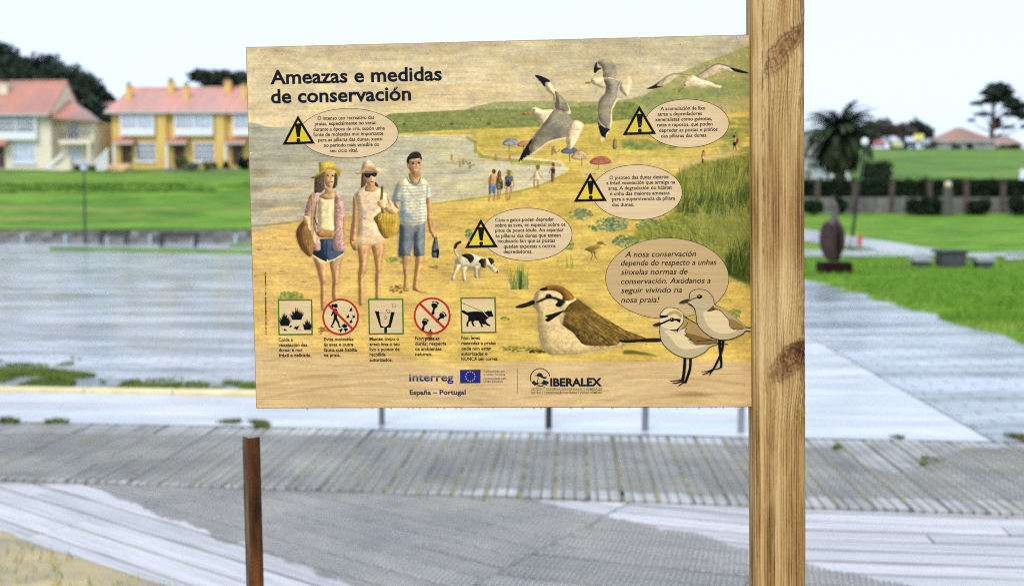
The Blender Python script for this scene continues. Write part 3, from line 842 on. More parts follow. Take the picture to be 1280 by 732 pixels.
def gable_roof(par, x0, x1, y0, y1, ze, zr, m, over=0.45, hipL=0.0, hipR=0.0, th=0.16, wallm=None):
    ym = (y0 + y1) / 2; ye0 = y0 - over; ye1 = y1 + over
    zl = ze
    ze = ze + over * (zr - ze) / (ym - y0 + over)
    X0, X1 = x0, x1
    v = [(X0, ye0, zl), (X1, ye0, zl), (X1, ye1, zl), (X0, ye1, zl), (X0 + hipL, ym, zr), (X1 - hipR, ym, zr)]
    mbb = MB(); k = len(v); lo = [(a, b, c - th) for a, b, c in v]
    fs = [(0, 1, 5, 4), (2, 3, 4, 5), (k + 4, k + 5, k + 1, k), (k + 5, k + 4, k + 3, k + 2), (1, 0, k, k + 1), (3, 2, k + 2, k + 3)]
    if hipR > 0: fs += [(1, 2, 5), (k + 5, k + 2, k + 1), (2, 1, k + 1, k + 2)]
    else: fs += [(1, 5, k + 5, k + 1), (5, 2, k + 2, k + 5)]
    if hipL > 0: fs += [(3, 0, 4), (k + 4, k, k + 3), (0, 3, k + 3, k)]
    else: fs += [(4, 0, k, k + 4), (3, 4, k + 4, k + 3)]
    mbb.add(v + lo, fs)
    r_ = mbb.build('roof', m, par)
    gm = wallm or M_cream
    for side, hip, xe in ((0, hipL, X0), (1, hipR, X1)):
        if hip > 0: continue
        xa_, xb_ = (xe + 0.06, xe + 0.3) if side == 0 else (xe - 0.3, xe - 0.06)
        k_ = [(y0, zl - 0.02), (y1, zl - 0.02), (y1, ze - th - 0.06), (ym, zr - th - 0.06), (y0, ze - th - 0.06)]
        MB().add([(xa_, a, b) for a, b in k_] + [(xb_, a, b) for a, b in k_], [(0, 1, 2, 3, 4), (9, 8, 7, 6, 5)] + [(i, i + 5, (i + 1) % 5 + 5, (i + 1) % 5) for i in range(5)]).build('gable', gm, par)
    MB().tube([(X0 + hipL, ym, zr + 0.02), (X1 - hipR, ym, zr + 0.02)], 0.11, 6).build('ridge', m, r_)
    MB().box(X0 + 0.02, X1 - 0.02, ye0 - 0.1, ye0 - 0.002, zl - th - 0.04, zl - 0.03).build('gutter', flat('gutter_grey', srgb(196, 196, 200), 0.4), r_)
    return r_
def chimney(par, x, y, z0, z1, w_, m):
    c = MB().box(x - w_ / 2, x + w_ / 2, y - w_ / 2, y + w_ / 2, z0, z1).build('chimney', m, par)
    MB().box(x - w_ / 2 - 0.07, x + w_ / 2 + 0.07, y - w_ / 2 - 0.07, y + w_ / 2 + 0.07, z1 + 0.002, z1 + 0.16).build('chimney_cap', m, c)
    MB().box(x - w_ / 2 + 0.1, x + w_ / 2 - 0.1, y - w_ / 2 + 0.1, y + w_ / 2 - 0.1, z1 + 0.162, z1 + 0.5).build('chimney_pot', flat('pot_brown', srgb(120, 96, 80)), c)
HD = 115.0
Zg = HZ(206, HD)
def terrace(px0, label, end=False):
    x0 = HX(px0, HD); W = 5.92; x1 = x0 + W
    s_ = HD / FPX
    t = thing('terraced_house', label, 'house', (x0 + W / 2, HD, Zg), 'yellow terraced houses on the bank')
    ze = HZ(140, HD); zr = HZ(110, HD + 4)
    y = HD
    door0, door1 = x0 + (0.95 if end else 0.35), x0 + (2.0 if end else 1.45)
    m = MB()
    m.box(x0, x1 - 0.002, y, y + 8, Zg - 1.5, ze)
    m.box(x1 - 1.25, x1 - 0.3, y - 0.42, y - 0.003, Zg - 0.6, ze - 0.02)       # projecting wall pier
    m.build('wall', M_yellow, t)
    b0 = x0 + (1.0 if end else 0.55)
    bay(t, b0, x1 - 1.45, HZ(170, HD), HZ(141.5, HD), HZ(161.5, HD), y, 0.5, 6, M_curtain)
    window(t, x1 - 3.5, x1 - 1.5, HZ(202, HD), HZ(178, HD), y - 0.003, 4, 3, pane=M_glass)
    d_ = MB().box(door0, door1, y - 0.06, y - 0.003, Zg, Zg + 2.1).build('door', M_door, t)
    MB().box(door1 - 0.2, door1 - 0.12, y - 0.13, y - 0.062, Zg + 1.0, Zg + 1.15).build('handle', M_white, d_)
    m = MB(); xa, xb = door0 - 0.55, door1 + 0.5; za = HZ(178.5, HD); zb = HZ(172, HD)
    m.add([(xa, y - 1.2, za), (xb, y - 1.2, za), (xb, y - 0.003, zb), (xa, y - 0.003, zb), (xa, y - 1.2, za - 0.14), (xb, y - 1.2, za - 0.14), (xb, y - 0.003, za - 0.14), (xa, y - 0.003, za - 0.14)],
          [(0, 1, 2, 3), (7, 6, 5, 4), (0, 4, 5, 1), (1, 5, 6, 2), (3, 7, 4, 0)])
    m.build('porch_roof', M_tile, t)
    MB().box(xa - 0.01, xb + 0.01, y - 1.24, y - 1.202, za - 0.22, za - 0.02).build('porch_fascia', flat('porch_grey', srgb(190, 186, 180)), t)
    m = MB()
    m.box(xa + 0.02, xa + 0.24, y - 1.15, y - 0.95, Zg - 0.4, za - 0.142)
    m.build('porch_post', M_white, t)
    rf = gable_roof(t, x0 - (0.5 if end else -0.003), x1, y, y + 8, ze, zr, M_tile2, hipL=(1.2 if end else 0.0), over=0.7, wallm=M_yellow)
    chimney(rf, x0 + 1.2, y + 1.9, ze + 0.8, HZ(109, HD + 2), 0.5, M_yellow)
    chimney(rf, x1 - 0.75, y + 3.2, ze + 1.6, HZ(104, HD + 3), 0.62, M_yellow)
    return t
terrace(144, 'yellow terraced house at the row end beside the white stair railing', end=True)
terrace(216.3, 'yellow terraced house joined to the end house, rounded shrub before it')
terrace(288.6, 'yellow terraced house third along the row, partly behind the notice panel')
terrace(361, 'yellow terraced house fourth along the row, behind the notice panel')
# steps and white railing of the end house
t = thing('garden_steps', 'pale garden steps with white railing leading to the end house', 'steps', (HX(147, HD - 3), HD - 4, HZ(213, HD - 4)))
for i in range(6):
    xx = HX(146.5, HD - 3); MB().box(xx - 1.1 + i * 0.08, xx + 0.9 + i * 0.08, HD - 4.6 + i * 0.5, HD - 4.1 + i * 0.5 - 0.003, HZ(217, HD - 4), HZ(214.5, HD - 4) + i * 0.17).build('step', mat('sandy_steps', srgb(226, 190, 140), 0.5, srgb(206, 176, 140), 2), t)
xa = HX(131, HD - 3); xb = HX(144, HD - 3)
for k in range(7):
    f_ = k / 6; xx = xa + (xb - xa) * f_; z_ = HZ(212, HD - 4.5) + (HZ(196, HD - 4.5) - HZ(212, HD - 4.5)) * f_
    MB().box(xx - 0.06, xx + 0.06, HD - 4.5, HD - 4.4, z_ - 1.0, z_ + 0.85).build('baluster', M_white, t)
z_a, z_b = HZ(203, HD - 4.5), HZ(186, HD - 4.5)
MB().add([(xa - 0.3, HD - 4.55, z_a - 0.2), (xb + 0.1, HD - 4.55, z_b - 0.2), (xb + 0.1, HD - 4.55, z_b + 0.05), (xa - 0.3, HD - 4.55, z_a + 0.05), (xa - 0.3, HD - 4.35, z_a - 0.2), (xb + 0.1, HD - 4.35, z_b - 0.2), (xb + 0.1, HD - 4.35, z_b + 0.05), (xa - 0.3, HD - 4.35, z_a + 0.05)],
         [(0, 1, 2, 3), (7, 6, 5, 4), (3, 2, 6, 7), (1, 0, 4, 5), (1, 5, 6, 2), (0, 3, 7, 4)]).build('handrail', M_white, t)

# cream house
CD = 112.0
def cx(px): return HX(px, CD)
Zc = HZ(206, CD)
t = thing('cream_house', 'cream two-storey house with red tiled roof and white glazed gallery', 'house', (cx(50), CD, Zc))
ze = HZ(143, CD)
MB().box(cx(-40), cx(68), CD, CD + 8, Zc - 2, ze).build('wall', M_cream, t)
gy = cx(68); 
rf = gable_roof(t, cx(-50), cx(71), CD, CD + 8, ze, HZ(102, CD + 4), M_tile, over=0.8)
chimney(rf, cx(-1), CD + 2.5, ze + 1, HZ(106, CD + 2), 0.8, M_cream)
bay(t, cx(2), cx(52.5), HZ(175, CD), HZ(144.5, CD), HZ(166, CD), CD, 0.55, 8, M_glass)
window(t, cx(20), cx(48), HZ(204, CD), HZ(179, CD), CD - 0.003, 4, 2, pane=M_curtain)
d_ = MB().box(cx(1), cx(10), CD - 0.06, CD - 0.003, Zc - 0.3, HZ(183, CD)).build('door', M_door, t)
MB().box(cx(8.2), cx(9), CD - 0.12, CD - 0.062, Zc + 0.9, Zc + 1.02).build('handle', M_white, d_)
m = MB(); xa, xb = cx(-12), cx(17); za = HZ(181, CD); zb = HZ(175.5, CD)
m.add([(xa, CD - 1.1, za), (xb, CD - 1.1, za), (xb, CD - 0.57, zb), (xa, CD - 0.57, zb), (xa, CD - 1.1, za - 0.15), (xb, CD - 1.1, za - 0.15), (xb, CD - 0.57, za - 0.15), (xa, CD - 0.57, za - 0.15)],
      [(0, 1, 2, 3), (7, 6, 5, 4), (0, 4, 5, 1), (1, 5, 6, 2), (2, 6, 7, 3), (3, 7, 4, 0)])
m.build('porch_roof', M_tile, t)
# side wing, its roof running back
y2 = CD + 1.6; zw_ = HZ(150, y2)
MB().box(cx(68) + 0.003, cx(114), y2, y2 + 6, Zc - 2, zw_).build('wing_wall', M_cream, t)
A_ = [D(59, 146, CD - 0.4), D(123, 158, CD + 0.2), D(86, 124, y2 + 3.0), D(69, 126, y2 + 3.0), D(128, 152, y2 + 6.8)]
m = MB()
v = [tuple(A_[0]), tuple(D(112, 150, CD + 0.6)), tuple(A_[2]), tuple(A_[3]), tuple(D(128, 154, y2 + 2.0)), tuple(D(112, 140, y2 + 7))]
lo = [(a, b, c - 0.18) for a, b, c in v]
m.add(v + lo, [(0, 1, 2, 3), (1, 4, 2), (4, 5, 2), (2, 5, 3), (6, 9, 8, 7), (7, 8, 10), (10, 8, 11), (0, 6, 7, 1), (1, 7, 10, 4), (4, 10, 11, 5), (0, 3, 9, 6)])
m.build('wing_roof', M_tile, t)
window(t, cx(82), cx(96.5), HZ(175, y2), HZ(154.5, y2), y2 - 0.003, 3, 2, pane=M_glass, sill=False)
window(t, cx(82), cx(98), HZ(203, y2), HZ(184, y2), y2 - 0.003, 3, 2, pane=M_curtain)
bl = MB().box(cx(76), cx(116), y2 - 1.3, y2 - 0.003, HZ(181, y2), HZ(176, y2)).build('balcony', M_cream, t)
for k in range(16):
    xx = cx(77) + (cx(115) - cx(77)) * k / 15
    MB().box(xx - 0.02, xx + 0.02, y2 - 1.25, y2 - 1.21, HZ(176, y2) + 0.002, HZ(167, y2)).build('baluster', M_dark, bl)
MB().box(cx(76.5), cx(115.5), y2 - 1.27, y2 - 1.19, HZ(167, y2) + 0.002, HZ(166.2, y2)).build('handrail', M_dark, bl)
MB().box(cx(111), cx(114.5), y2 - 1.25, y2 - 1.0, Zc - 1.5, HZ(181, y2) - 0.003).build('balcony_post', M_cream, t)
MB().box(cx(86), cx(121), y2 - 1.6, y2 - 1.32, HZ(213, y2), HZ(207.5, y2)).build('garage_opening', flat('dark_opening', srgb(44, 40, 40), 0.7), t)
# its outside stair
t2 = thing('outside_stair', 'white outside stair climbing to the cream house wing', 'stair', (cx(82), CD - 1, Zc))
for i in range(8):
    xx = cx(70) + i * 0.28
    MB().box(xx, xx + 0.277, CD - 1.4, CD - 0.5, Zc - 1.2, HZ(212, CD - 1) + i * 0.16).build('step', M_cream, t2)
MB().add([(cx(69), CD - 1.5, HZ(209, CD)), (cx(89), CD - 1.5, HZ(191, CD)), (cx(89), CD - 1.5, HZ(196, CD)), (cx(69), CD - 1.5, HZ(214, CD)), (cx(69), CD - 1.41, HZ(209, CD)), (cx(89), CD - 1.41, HZ(191, CD)), (cx(89), CD - 1.41, HZ(196, CD)), (cx(69), CD - 1.41, HZ(214, CD))],
         [(3, 2, 1, 0), (4, 5, 6, 7), (0, 1, 5, 4), (2, 3, 7, 6), (0, 4, 7, 3), (1, 2, 6, 5)]).build('side_wall', M_white, t2)

# far house between, on the slope
def small_house(pxa, pxb, pz0, pze, pzr, d, wallm, roofm, label, nwin=3, hip=1.5):
    x0, x1 = (pxa - 640) * d / FPX, (pxb - 640) * d / FPX
    z0, ze, zr = HZ(pz0, d), HZ(pze, d), HZ(pzr, d + 3.5)
    t = thing('distant_house', label, 'house', ((x0 + x1) / 2, d, z0))
    MB().box(x0 + 0.4, x1 - 0.4, d, d + 7, z0 - 1.5, ze).build('wall', wallm, t)
    gable_roof(t, x0, x1, d, d + 7, ze, zr, roofm, over=0.5, hipL=hip, hipR=hip, wallm=wallm)
    for i in range(nwin):
        c = x0 + (x1 - x0) * (i + 0.7) / (nwin + 0.4)
        window(t, c - 0.5, c + 0.5, z0 + 0.9, min(z0 + 2.3, ze - 0.2), d - 0.003, 2, 1, proud=0.06)
    return t
small_house(112, 146, 143, 131, 118, 150, mat('pale_render', srgb(214, 200, 184), 0.7, srgb(200, 188, 176), 0.6), M_tile2, 'pale house with pink roof half hidden on the slope behind')
small_house(1166, 1242, 186, 176, 160.5, 196, mat('grey_render', srgb(176, 176, 178), 0.7, srgb(150, 150, 152), 0.6), mat('mossy_roof_tiles', srgb(164, 120, 104), 0.5, srgb(128, 118, 108), 0.35, 0.4, 9), 'long low house with faded red roof on the green hill', 4, 4.5)
small_house(1236, 1275, 187, 181, 171, 214, mat('grey_render', srgb(176, 176, 178)), MATS['mossy_roof_tiles'], 'small red-roofed house behind the tall hilltop pine', 2, 1.2)
small_house(985, 1032, 222, 190, 165, 118, mat('grey_stone_render', srgb(150, 146, 142), 0.7, srgb(190, 188, 182), 0.5), M_stone, 'grey stone house half hidden between sign post and palm', 2, 0.0)
small_house(1030, 1066, 225, 203, 199, 110, mat('bright_render', srgb(220, 222, 228), 0.6, srgb(205, 208, 214), 0.5), M_stone, 'low white building behind the palm trunk', 1, 0.0)

# ---- trees -------------------------------------------------------------------
def tree(name, label, base, H, blobs, n, leaf, folm, trunk_r, seed, group=None, limbs=True, lean=0.0, flat_=0.3, barkm=None, cat='tree'):
    base = Vector(base)
    t = thing(name, label, cat, base, group)
    m = MB()
    top = base + Vector((lean * H, 0, H * 0.86))
    mid = base.lerp(top, 0.5) + Vector((0.02 * H, 0, 0))
    m.tube([base - Vector((0, 0, 0.4)), base.lerp(mid, 0.5), mid, mid.lerp(top, 0.6), top], [trunk_r * 1.25, trunk_r, trunk_r * 0.8, trunk_r * 0.5, trunk_r * 0.15], 8)
    m.build('trunk', barkm or M_bark, t)
    if limbs:
        for c, rd in [(b[0], b[1]) for b in blobs]:
            c = Vector(c); k = min(0.92, max(0.25, (c.z - base.z) / H - 0.12)); p0 = base.lerp(top, k)
            MB().tube([p0, p0.lerp(c, 0.5) + Vector((0, 0, -0.03 * H)), c], [trunk_r * 0.4, trunk_r * 0.26, trunk_r * 0.1], 5).build('limb', barkm or M_bark, t)
    V, F = leafcloud(blobs, n, leaf, seed, flat_=flat_)
    mkobj('crown', npmesh('crown', V, F, folm), t)
    return t
def crown_blobs(base, H, rx, seed, lo=0.45, n=9):
    r_ = random.Random(seed); out = []
    for i in range(n):
        a = r_.random() * 6.28; k = r_.random() ** 0.6
        h = lo + (1 - lo) * r_.random() * (1 - 0.35 * k)
        s = r_.uniform(0.30, 0.5)
        out.append((Vector(base) + Vector((math.cos(a) * rx * k * 0.75, math.sin(a) * rx * k * 0.75, H * h)), (rx * s, rx * s, H * 0.13 * r_.uniform(0.8, 1.3))))
    out.append((Vector(base) + Vector((0, 0, H * 0.88)), (rx * 0.45, rx * 0.45, H * 0.12)))
    return out
# pine wood behind the cream house: each tree on its own
pines = [(-30, 46, 9.5, 5.5, 168), (2, 53, 9.5, 5.0, 160), (20, 68, 8.5, 4.5, 158), (38, 74, 8.5, 4.6, 166), (56, 66, 10, 4.8, 162), (72, 80, 9, 4.4, 156), (90, 80, 10.5, 4.4, 160), (106, 96, 9, 3.6, 154), (119, 106, 7, 2.6, 150), (12, 86, 7, 4.6, 146), (60, 96, 7, 4.6, 146), (96, 112, 7, 4.2, 145), (112, 124, 6, 3.2, 142)]
plabels = ['dark pine at the wood edge above the cream house chimney', 'dark pine crown rising behind the cream house ridge']
for i, (px, pt, H, rx, d) in enumerate(pines):
    tp = D(px, pt, d); base = Vector((tp.x, d, tp.z - H))
    tree('pine_tree', 'dark round-crowned pine in the wood behind the cream house', base, H, crown_blobs(base, H, rx, 100 + i, 0.30, 12), 3000, 0.36, M_fol_dark, 0.22, 200 + i, 'pines behind the cream house', limbs=False)
for i, (px, pt, H, rx, d, lb) in enumerate([(262, 88.5, 7, 2.7, 150, 'small dark pine with two crowns above the terrace roofs'), (288, 90, 7, 2.0, 151, 'narrow dark pine beside the two-crowned pine above the terrace'), (322, 96, 8, 2.4, 150, 'dark pine hidden by the panel edge above the terrace')]):
    tp = D(px, pt, d); base = Vector((tp.x, d, tp.z - H))
    bl_ = [(base + Vector((-rx * 0.45, 0, H * 0.9)), (rx * 0.62, rx * 0.6, H * 0.12)), (base + Vector((rx * 0.3, 0.3, H * 0.86)), (rx * 0.7, rx * 0.6, H * 0.14)), (base + Vector((rx * 0.75, 0, H * 0.93)), (rx * 0.4, rx * 0.4, H * 0.09)), (base + Vector((0, 0, H * 0.74)), (rx * 0.5, rx * 0.5, H * 0.10))]
    tree('pine_tree', lb, base, H, bl_, 1600, 0.3, M_fol_dark, 0.2, 260 + i)
# shrubs between the cream house and the terrace, and garden shrubs
def shrub(px, pyb, pyt, wpx, d, folm, label, seed, n=900, leaf=0.16, base_z=None, name='shrub', group=None):
    b_ = D(px, pyb, d); h = (pyb - pyt) * d / FPX; rx = wpx * 0.5 * d / FPX
    b_ = Vector((b_.x, d, b_.z))
    t = thing(name, label, 'shrub', b_, group)
    r_ = random.Random(seed)
    bl_ = [(b_ + Vector((r_.uniform(-0.6, 0.6) * rx, r_.uniform(-0.4, 0.4) * rx, h * r_.uniform(0.35, 0.78))), (rx * r_.uniform(0.32, 0.55), rx * 0.5, h * r_.uniform(0.22, 0.36))) for _ in range(7)]
    bl_.append((b_ + Vector((0, 0, h * 0.3)), (rx * 0.85, rx * 0.7, h * 0.32)))
    m = MB()
    for k in range(3):
        c = bl_[k][0]; m.tube([b_ + Vector((0.05 * (k - 1), 0, -0.15)), b_.lerp(c, 0.6), c], [0.045, 0.03, 0.012], 5)
    m.build('stems', M_bark, t)
    V, F = leafcloud(bl_, n, leaf, seed, flat_=0.1, hollow=0.35)
    mkobj('foliage', npmesh('foliage', V, F, folm), t)
    return t
shrub(128, 180, 146, 30, 122, M_fol_mid, 'tall dark shrub between the cream house and the terrace', 1, 2200, 0.2)
shrub(129, 203, 178, 24, 119, M_fol_mid, 'lower dark shrub between the two houses', 2, 1500, 0.2)
shrub(226.5, 212, 196, 17, 110, M_fol_olive, 'rounded yellow-green shrub in the terrace garden', 3)
shrub(240, 214, 203, 18, 109, mat('grey_green', srgb(110, 112, 96), 0.7, srgb(140, 138, 120), 1.2), 'low grey-green shrub beside the rounded yellow-green one', 4)
shrub(262, 212, 202, 18, 110, M_fol_olive, 'low olive shrub mid way along the terrace garden', 5)
shrub(282, 213, 203, 9, 110, M_fol_mid, 'small dark shrub in the terrace garden', 6)
shrub(306, 214, 197, 18, 110, M_fol_mid, 'dark rounded shrub beside the panel edge', 7)
t = thing('garden_wall', 'low broken garden wall of grey stones before the terrace', 'wall', (HX(250, 110), 109.2, HZ(214, 109)))
for i in range(12):
    xx = HX(208, 109) + i * 0.62
    MB().box(xx, xx + 0.58, 109.0, 109.4, HZ(218, 109), HZ(214 - random.uniform(0, 5), 109), 0.04).build('stone', M_stone, t)
# parked dark car seen between houses
# palm -------------------------------------------------------------------------
pd_ = 100.0
pb = D(1050, 226, pd_); pb = Vector((pb.x, pd_, 2.6))
pc = D(1050, 171, pd_)
t = thing('palm_tree', 'large dark date palm with drooping fronds behind the hedge', 'tree', pb)
m = MB(); pr = [pb.lerp(pc, k / 10) for k in range(11)]
m.tube([pb - Vector((0, 0, 0.4))] + pr, [0.55] + [0.50 + 0.06 * (k % 2) for k in range(11)], 10); m.build('trunk', M_bark, t)
r_ = random.Random(5)
def frond(az, el, L, droop, seed):
    rr = random.Random(seed); V = []; F = []
    ctr = [Vector(pc)]; e = el; step = L / 9
    for k in range(9):
        dv = Vector((math.cos(az) * math.cos(e), math.sin(az) * math.cos(e), math.sin(e))); ctr.append(ctr[-1] + dv * step); e -= droop / 9 * (1 + 0.8 * k / 9)
    side = Vector((-math.sin(az), math.cos(az), 0))
    m = MB(); m.tube(ctr, [0.05 * (1 - 0.085 * k) for k in range(10)], 4)
    for k in range(1, 52):
        f_ = k / 52 * 9; i = min(8, int(f_)); p = ctr[i].lerp(ctr[i + 1], f_ - i); tdir = (ctr[i + 1] - ctr[i]).normalized()
        ll = 0.72 * math.sin(math.pi * min(1, 0.15 + 0.85 * k / 52)) + 0.12
        for sg in (-1, 1):
            tip = p + (side * sg * 0.75 + tdir * 0.75 + Vector((0, 0, rr.uniform(-0.45, 0.05)))).normalized() * ll
            wv = tdir * 0.085
            m.add([p - wv, p + wv, tip], [(0, 1, 2)])
    return m
for k in range(130):
    az = k * 2.39996 + r_.uniform(-0.2, 0.2); u = k / 129
    el = math.radians(84 - 132 * u ** 0.85 + r_.uniform(-7, 7))
    frond(az, el, 4.35 * r_.uniform(0.85, 1.08) * (1 - 0.12 * u), 1.15 + 0.25 * r_.random(), k).build('frond', M_frond_dry if (u > 0.74 and k % 2) else M_frond, t)
# brown and green bushes by the car park
for i, (px, pt, wp, pbz, fm, lb) in enumerate([(1100, 149, 44, 180, M_fol_brown, 'grey-brown leafless thicket beside the palm crown'), (1128, 157, 36, 177, M_fol_brown, 'low brown thicket behind the parked cars'), (1142, 151, 46, 180, M_fol_dark, 'rounded dark green tree behind the parked cars'), (1075, 160, 30, 186, M_fol_dark, 'dark bush just right of the palm trunk')]):
    d = 208 + i * 4
    b_ = D(px, pbz, d); H = (pbz - pt) * d / FPX; rx = wp / 2 * d / FPX
    base = Vector((b_.x, d, b_.z))
    bl_ = [(base + Vector((rx * 0.62 * math.cos(a), rx * 0.3 * math.sin(a), H * (0.45 + 0.18 * math.sin(3 * a)))), (rx * 0.45, rx * 0.4, H * 0.34)) for a in np.linspace(0, 6.0, 7)] + [(base + Vector((0, 0, H * 0.62)), (rx * 0.6, rx * 0.5, H * 0.36))]
    tree('bushy_tree', lb, base, H, bl_, 3600, 0.42, fm, 0.25, 300 + i, limbs=False, flat_=0.0)
# tall pine on the hill
pb = D(1237, 190, 198); H = 87 * 198 / FPX; base = Vector((pb.x, 198, pb.z))
def off(dx, dy): return base + Vector((dx * 198 / FPX, random.uniform(-1, 1), (190 - dy) * 198 / FPX))
s_ = 198 / FPX
pads = [(8, 112, 14, 7), (-4, 118, 12, 5), (18, 118, 12, 6), (3, 126, 14, 4), (-16, 130, 9, 2.6), (24, 127, 12, 5), (36, 134, 14, 4.5), (22, 134, 10, 3.5), (-8, 143, 9, 2.6), (30, 143, 16, 3.5), (44, 148, 12, 3), (-26, 151, 5, 1.6), (8, 157, 8, 3.2), (20, 160, 8, 2), (48, 158, 10, 2), (10, 150, 7, 3)]
bl_ = [(off(dx, yy), (wx * s_, wx * s_ * 0.7, wz * s_)) for dx, yy, wx, wz in pads]
tree('tall_pine', 'tall open pine with layered branches on the green hill', base, H, bl_, 5200, 0.34, M_fol_dark, 0.42, 333, flat_=0.5, lean=0.03)
for i, (px, w_) in enumerate([(1195, 10), (1213, 8), (1252, 16), (1268, 18), (1290, 20)]):
    shrub(px, 189, 180, w_, 194, M_fol_mid if i % 2 else M_fol_dark, 'small dark bush on the hill crest before the red-roofed houses', 40 + i, 500, 0.25, group='bushes on the hill crest')
# parked cars on the hill edge
def car(px, py, d, colr, label, van=False, flip=1):
    p = T(px, py) if False else D(px, py, d); x, y, z = p.x, d, p.z
    t = thing('parked_car', label, 'car', (x, y, z), 'cars parked by the thicket')
    L = 3.9; W = 1.65
    pm = flat('car_' + '_'.join(str(int(c)) for c in colr), srgb(*colr), 0.25, 0.6)
    prof = [(-1.95, 0.35), (-1.92, 0.75), (-1.75, 0.92), (-1.0, 0.98), (-0.4, 1.42), (1.2, 1.45), (1.75, 0.98), (1.92, 0.9), (1.95, 0.35)] if not van else [(-1.95, 0.35), (-1.92, 0.9), (-1.7, 1.05), (-1.2, 1.8), (1.7, 1.85), (1.9, 1.7), (1.95, 0.35)]
    n = len(prof); V = [(x + a * flip, y - W / 2, z + b) for a, b in prof] + [(x + a * flip, y + W / 2, z + b) for a, b in prof]
    fs = [tuple(range(n)), tuple(range(2 * n - 1, n - 1, -1))] + [(i, i + n, (i + 1) % n + n, (i + 1) % n) for i in range(n)]
    MB().add(V, fs).build('body', pm, t)
    zt = 1.75 if van else 1.38; za = 1.05
    for s in (-1, 1):
        MB().box(x - 0.5, x + 1.2, y + s * (W / 2 + 0.004), y + s * (W / 2 + 0.02), z + za, z + zt - 0.03).build('side_window', M_dark, t)
        for a in (-1.25, 1.25):
            wv = MB(); c = Vector((x + a, y + s * (W / 2 - 0.1), z + 0.32)); wv.tube([c, c + Vector((0, s * 0.16, 0))], 0.32, 12); wv.build('wheel', flat('tyre', (0.02, 0.02, 0.02), 0.8), t)
    t.rotation_euler = (0, 0, R(62 + (px * 7) % 23) * flip)
car(1099, 185, 196, (176, 104, 118), 'pinkish red car parked beside the thicket')
car(1113, 181, 199, (190, 196, 208), 'white car parked beside the pinkish red car', flip=-1)
car(1120, 187.5, 193, (170, 170, 116), 'pale yellow-green car parked nearer on the grass')
car(1131, 187, 193, (54, 62, 84), 'dark blue car parked nearer on the grass', flip=-1)
car(1138, 182, 198, (190, 196, 208), 'white car parked before the rounded dark tree')
car(1148, 181, 200, (196, 186, 84), 'tall yellow van parked before the rounded dark tree', van=True)
car(1157, 184, 197, (140, 148, 160), 'grey car at the end of the parked row')

# ---- garden wall, brick pillars and hedge on the right
wd_ = 75.0
zb_ = float(hR(0, wd_)) - 0.3
M_brick = mat('brown_brick', srgb(70, 58, 52), 0.8, srgb(92, 78, 70), 2.5, 0.4, 16)
xl, xr = (900 - 640) * wd_ / FPX, (1420 - 640) * wd_ / FPX
gw = thing('garden_wall', 'long grey stone garden wall with brown brick pillars below the hedge', 'wall', ((xl + xr) / 2, wd_, zb_))
k = 0; x = xl
while x < xr:
    L = random.uniform(0.8, 1.2)
    MB().box(x, x + L - 0.015, wd_ + random.uniform(-0.02, 0.02), wd_ + 0.3, zb_, D(640, 246.5, wd_).z + random.uniform(-0.02, 0.02), 0.02).build('stone_panel', mat('wall_stone', srgb(88, 86, 84), 0.7, srgb(120, 118, 114), 2.2, 0.4, 10, rand=0.2), gw)
    x += L
for px in (927, 974, 1020, 1066.5, 1113, 1160, 1206, 1251.5, 1298, 1344, 1390):
    xx = (px - 640) * wd_ / FPX
    p_ = MB().box(xx - 0.15, xx + 0.15, wd_ - 0.12, wd_ + 0.28, zb_, D(640, 228, wd_).z, 0.015).build('pillar', M_brick, gw)
    MB().box(xx - 0.18, xx + 0.18, wd_ - 0.16, wd_ + 0.32, D(640, 228, wd_).z + 0.002, D(640, 226, wd_).z, 0.02).build('pillar_cap', M_brick, p_)
hz0, hz1 = D(640, 250, wd_ + 0.8).z, D(640, 223, wd_ + 0.8).z
hg = thing('hedge', 'long clipped dark green hedge above the garden wall', 'hedge', ((xl + xr) / 2, wd_ + 0.8, zb_))
bl_ = []
x = xl
while x < xr:
    bl_.append((Vector((x, wd_ + 0.85, hz0 + (hz1 - hz0) * 0.32)), (0.55, 0.4, (hz1 - hz0) * 0.42), 1.0)); bl_.append((Vector((x + 0.3, wd_ + 0.85, hz0 + (hz1 - hz0) * 0.72)), (0.55, 0.42, (hz1 - hz0) * random.uniform(0.27, 0.31)), 1.0)); x += 0.55
V, F = leafcloud(bl_, 26000, 0.12, 8, hollow=0.4)
mkobj('foliage', npmesh('foliage', V, F, M_fol_mid), hg)
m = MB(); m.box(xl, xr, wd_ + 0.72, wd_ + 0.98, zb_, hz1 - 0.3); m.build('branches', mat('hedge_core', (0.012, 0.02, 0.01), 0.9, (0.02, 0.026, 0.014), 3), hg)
bs = thing('clipped_hedge', 'square clipped dark hedge block beside the palm trunk', 'hedge', D(1098, 222, 92))
bc = D(1098, 212, 92); bl_ = [(Vector((bc.x + dx, 92 + dy, bc.z + dz)), (0.5, 0.5, 0.42), 1) for dx in (-0.7, 0, 0.7) for dy in (0, 0.6) for dz in (-0.9, -0.3, 0.3)]
V, F = leafcloud(bl_, 3000, 0.12, 9, hollow=0.3); mkobj('foliage', npmesh('foliage', V, F, M_fol_mid), bs)
MB().box(bc.x - 0.95, bc.x + 0.95, 91.75, 92.9, bc.z - 2.5, bc.z + 0.35).build('branches', MATS['hedge_core'], bs)
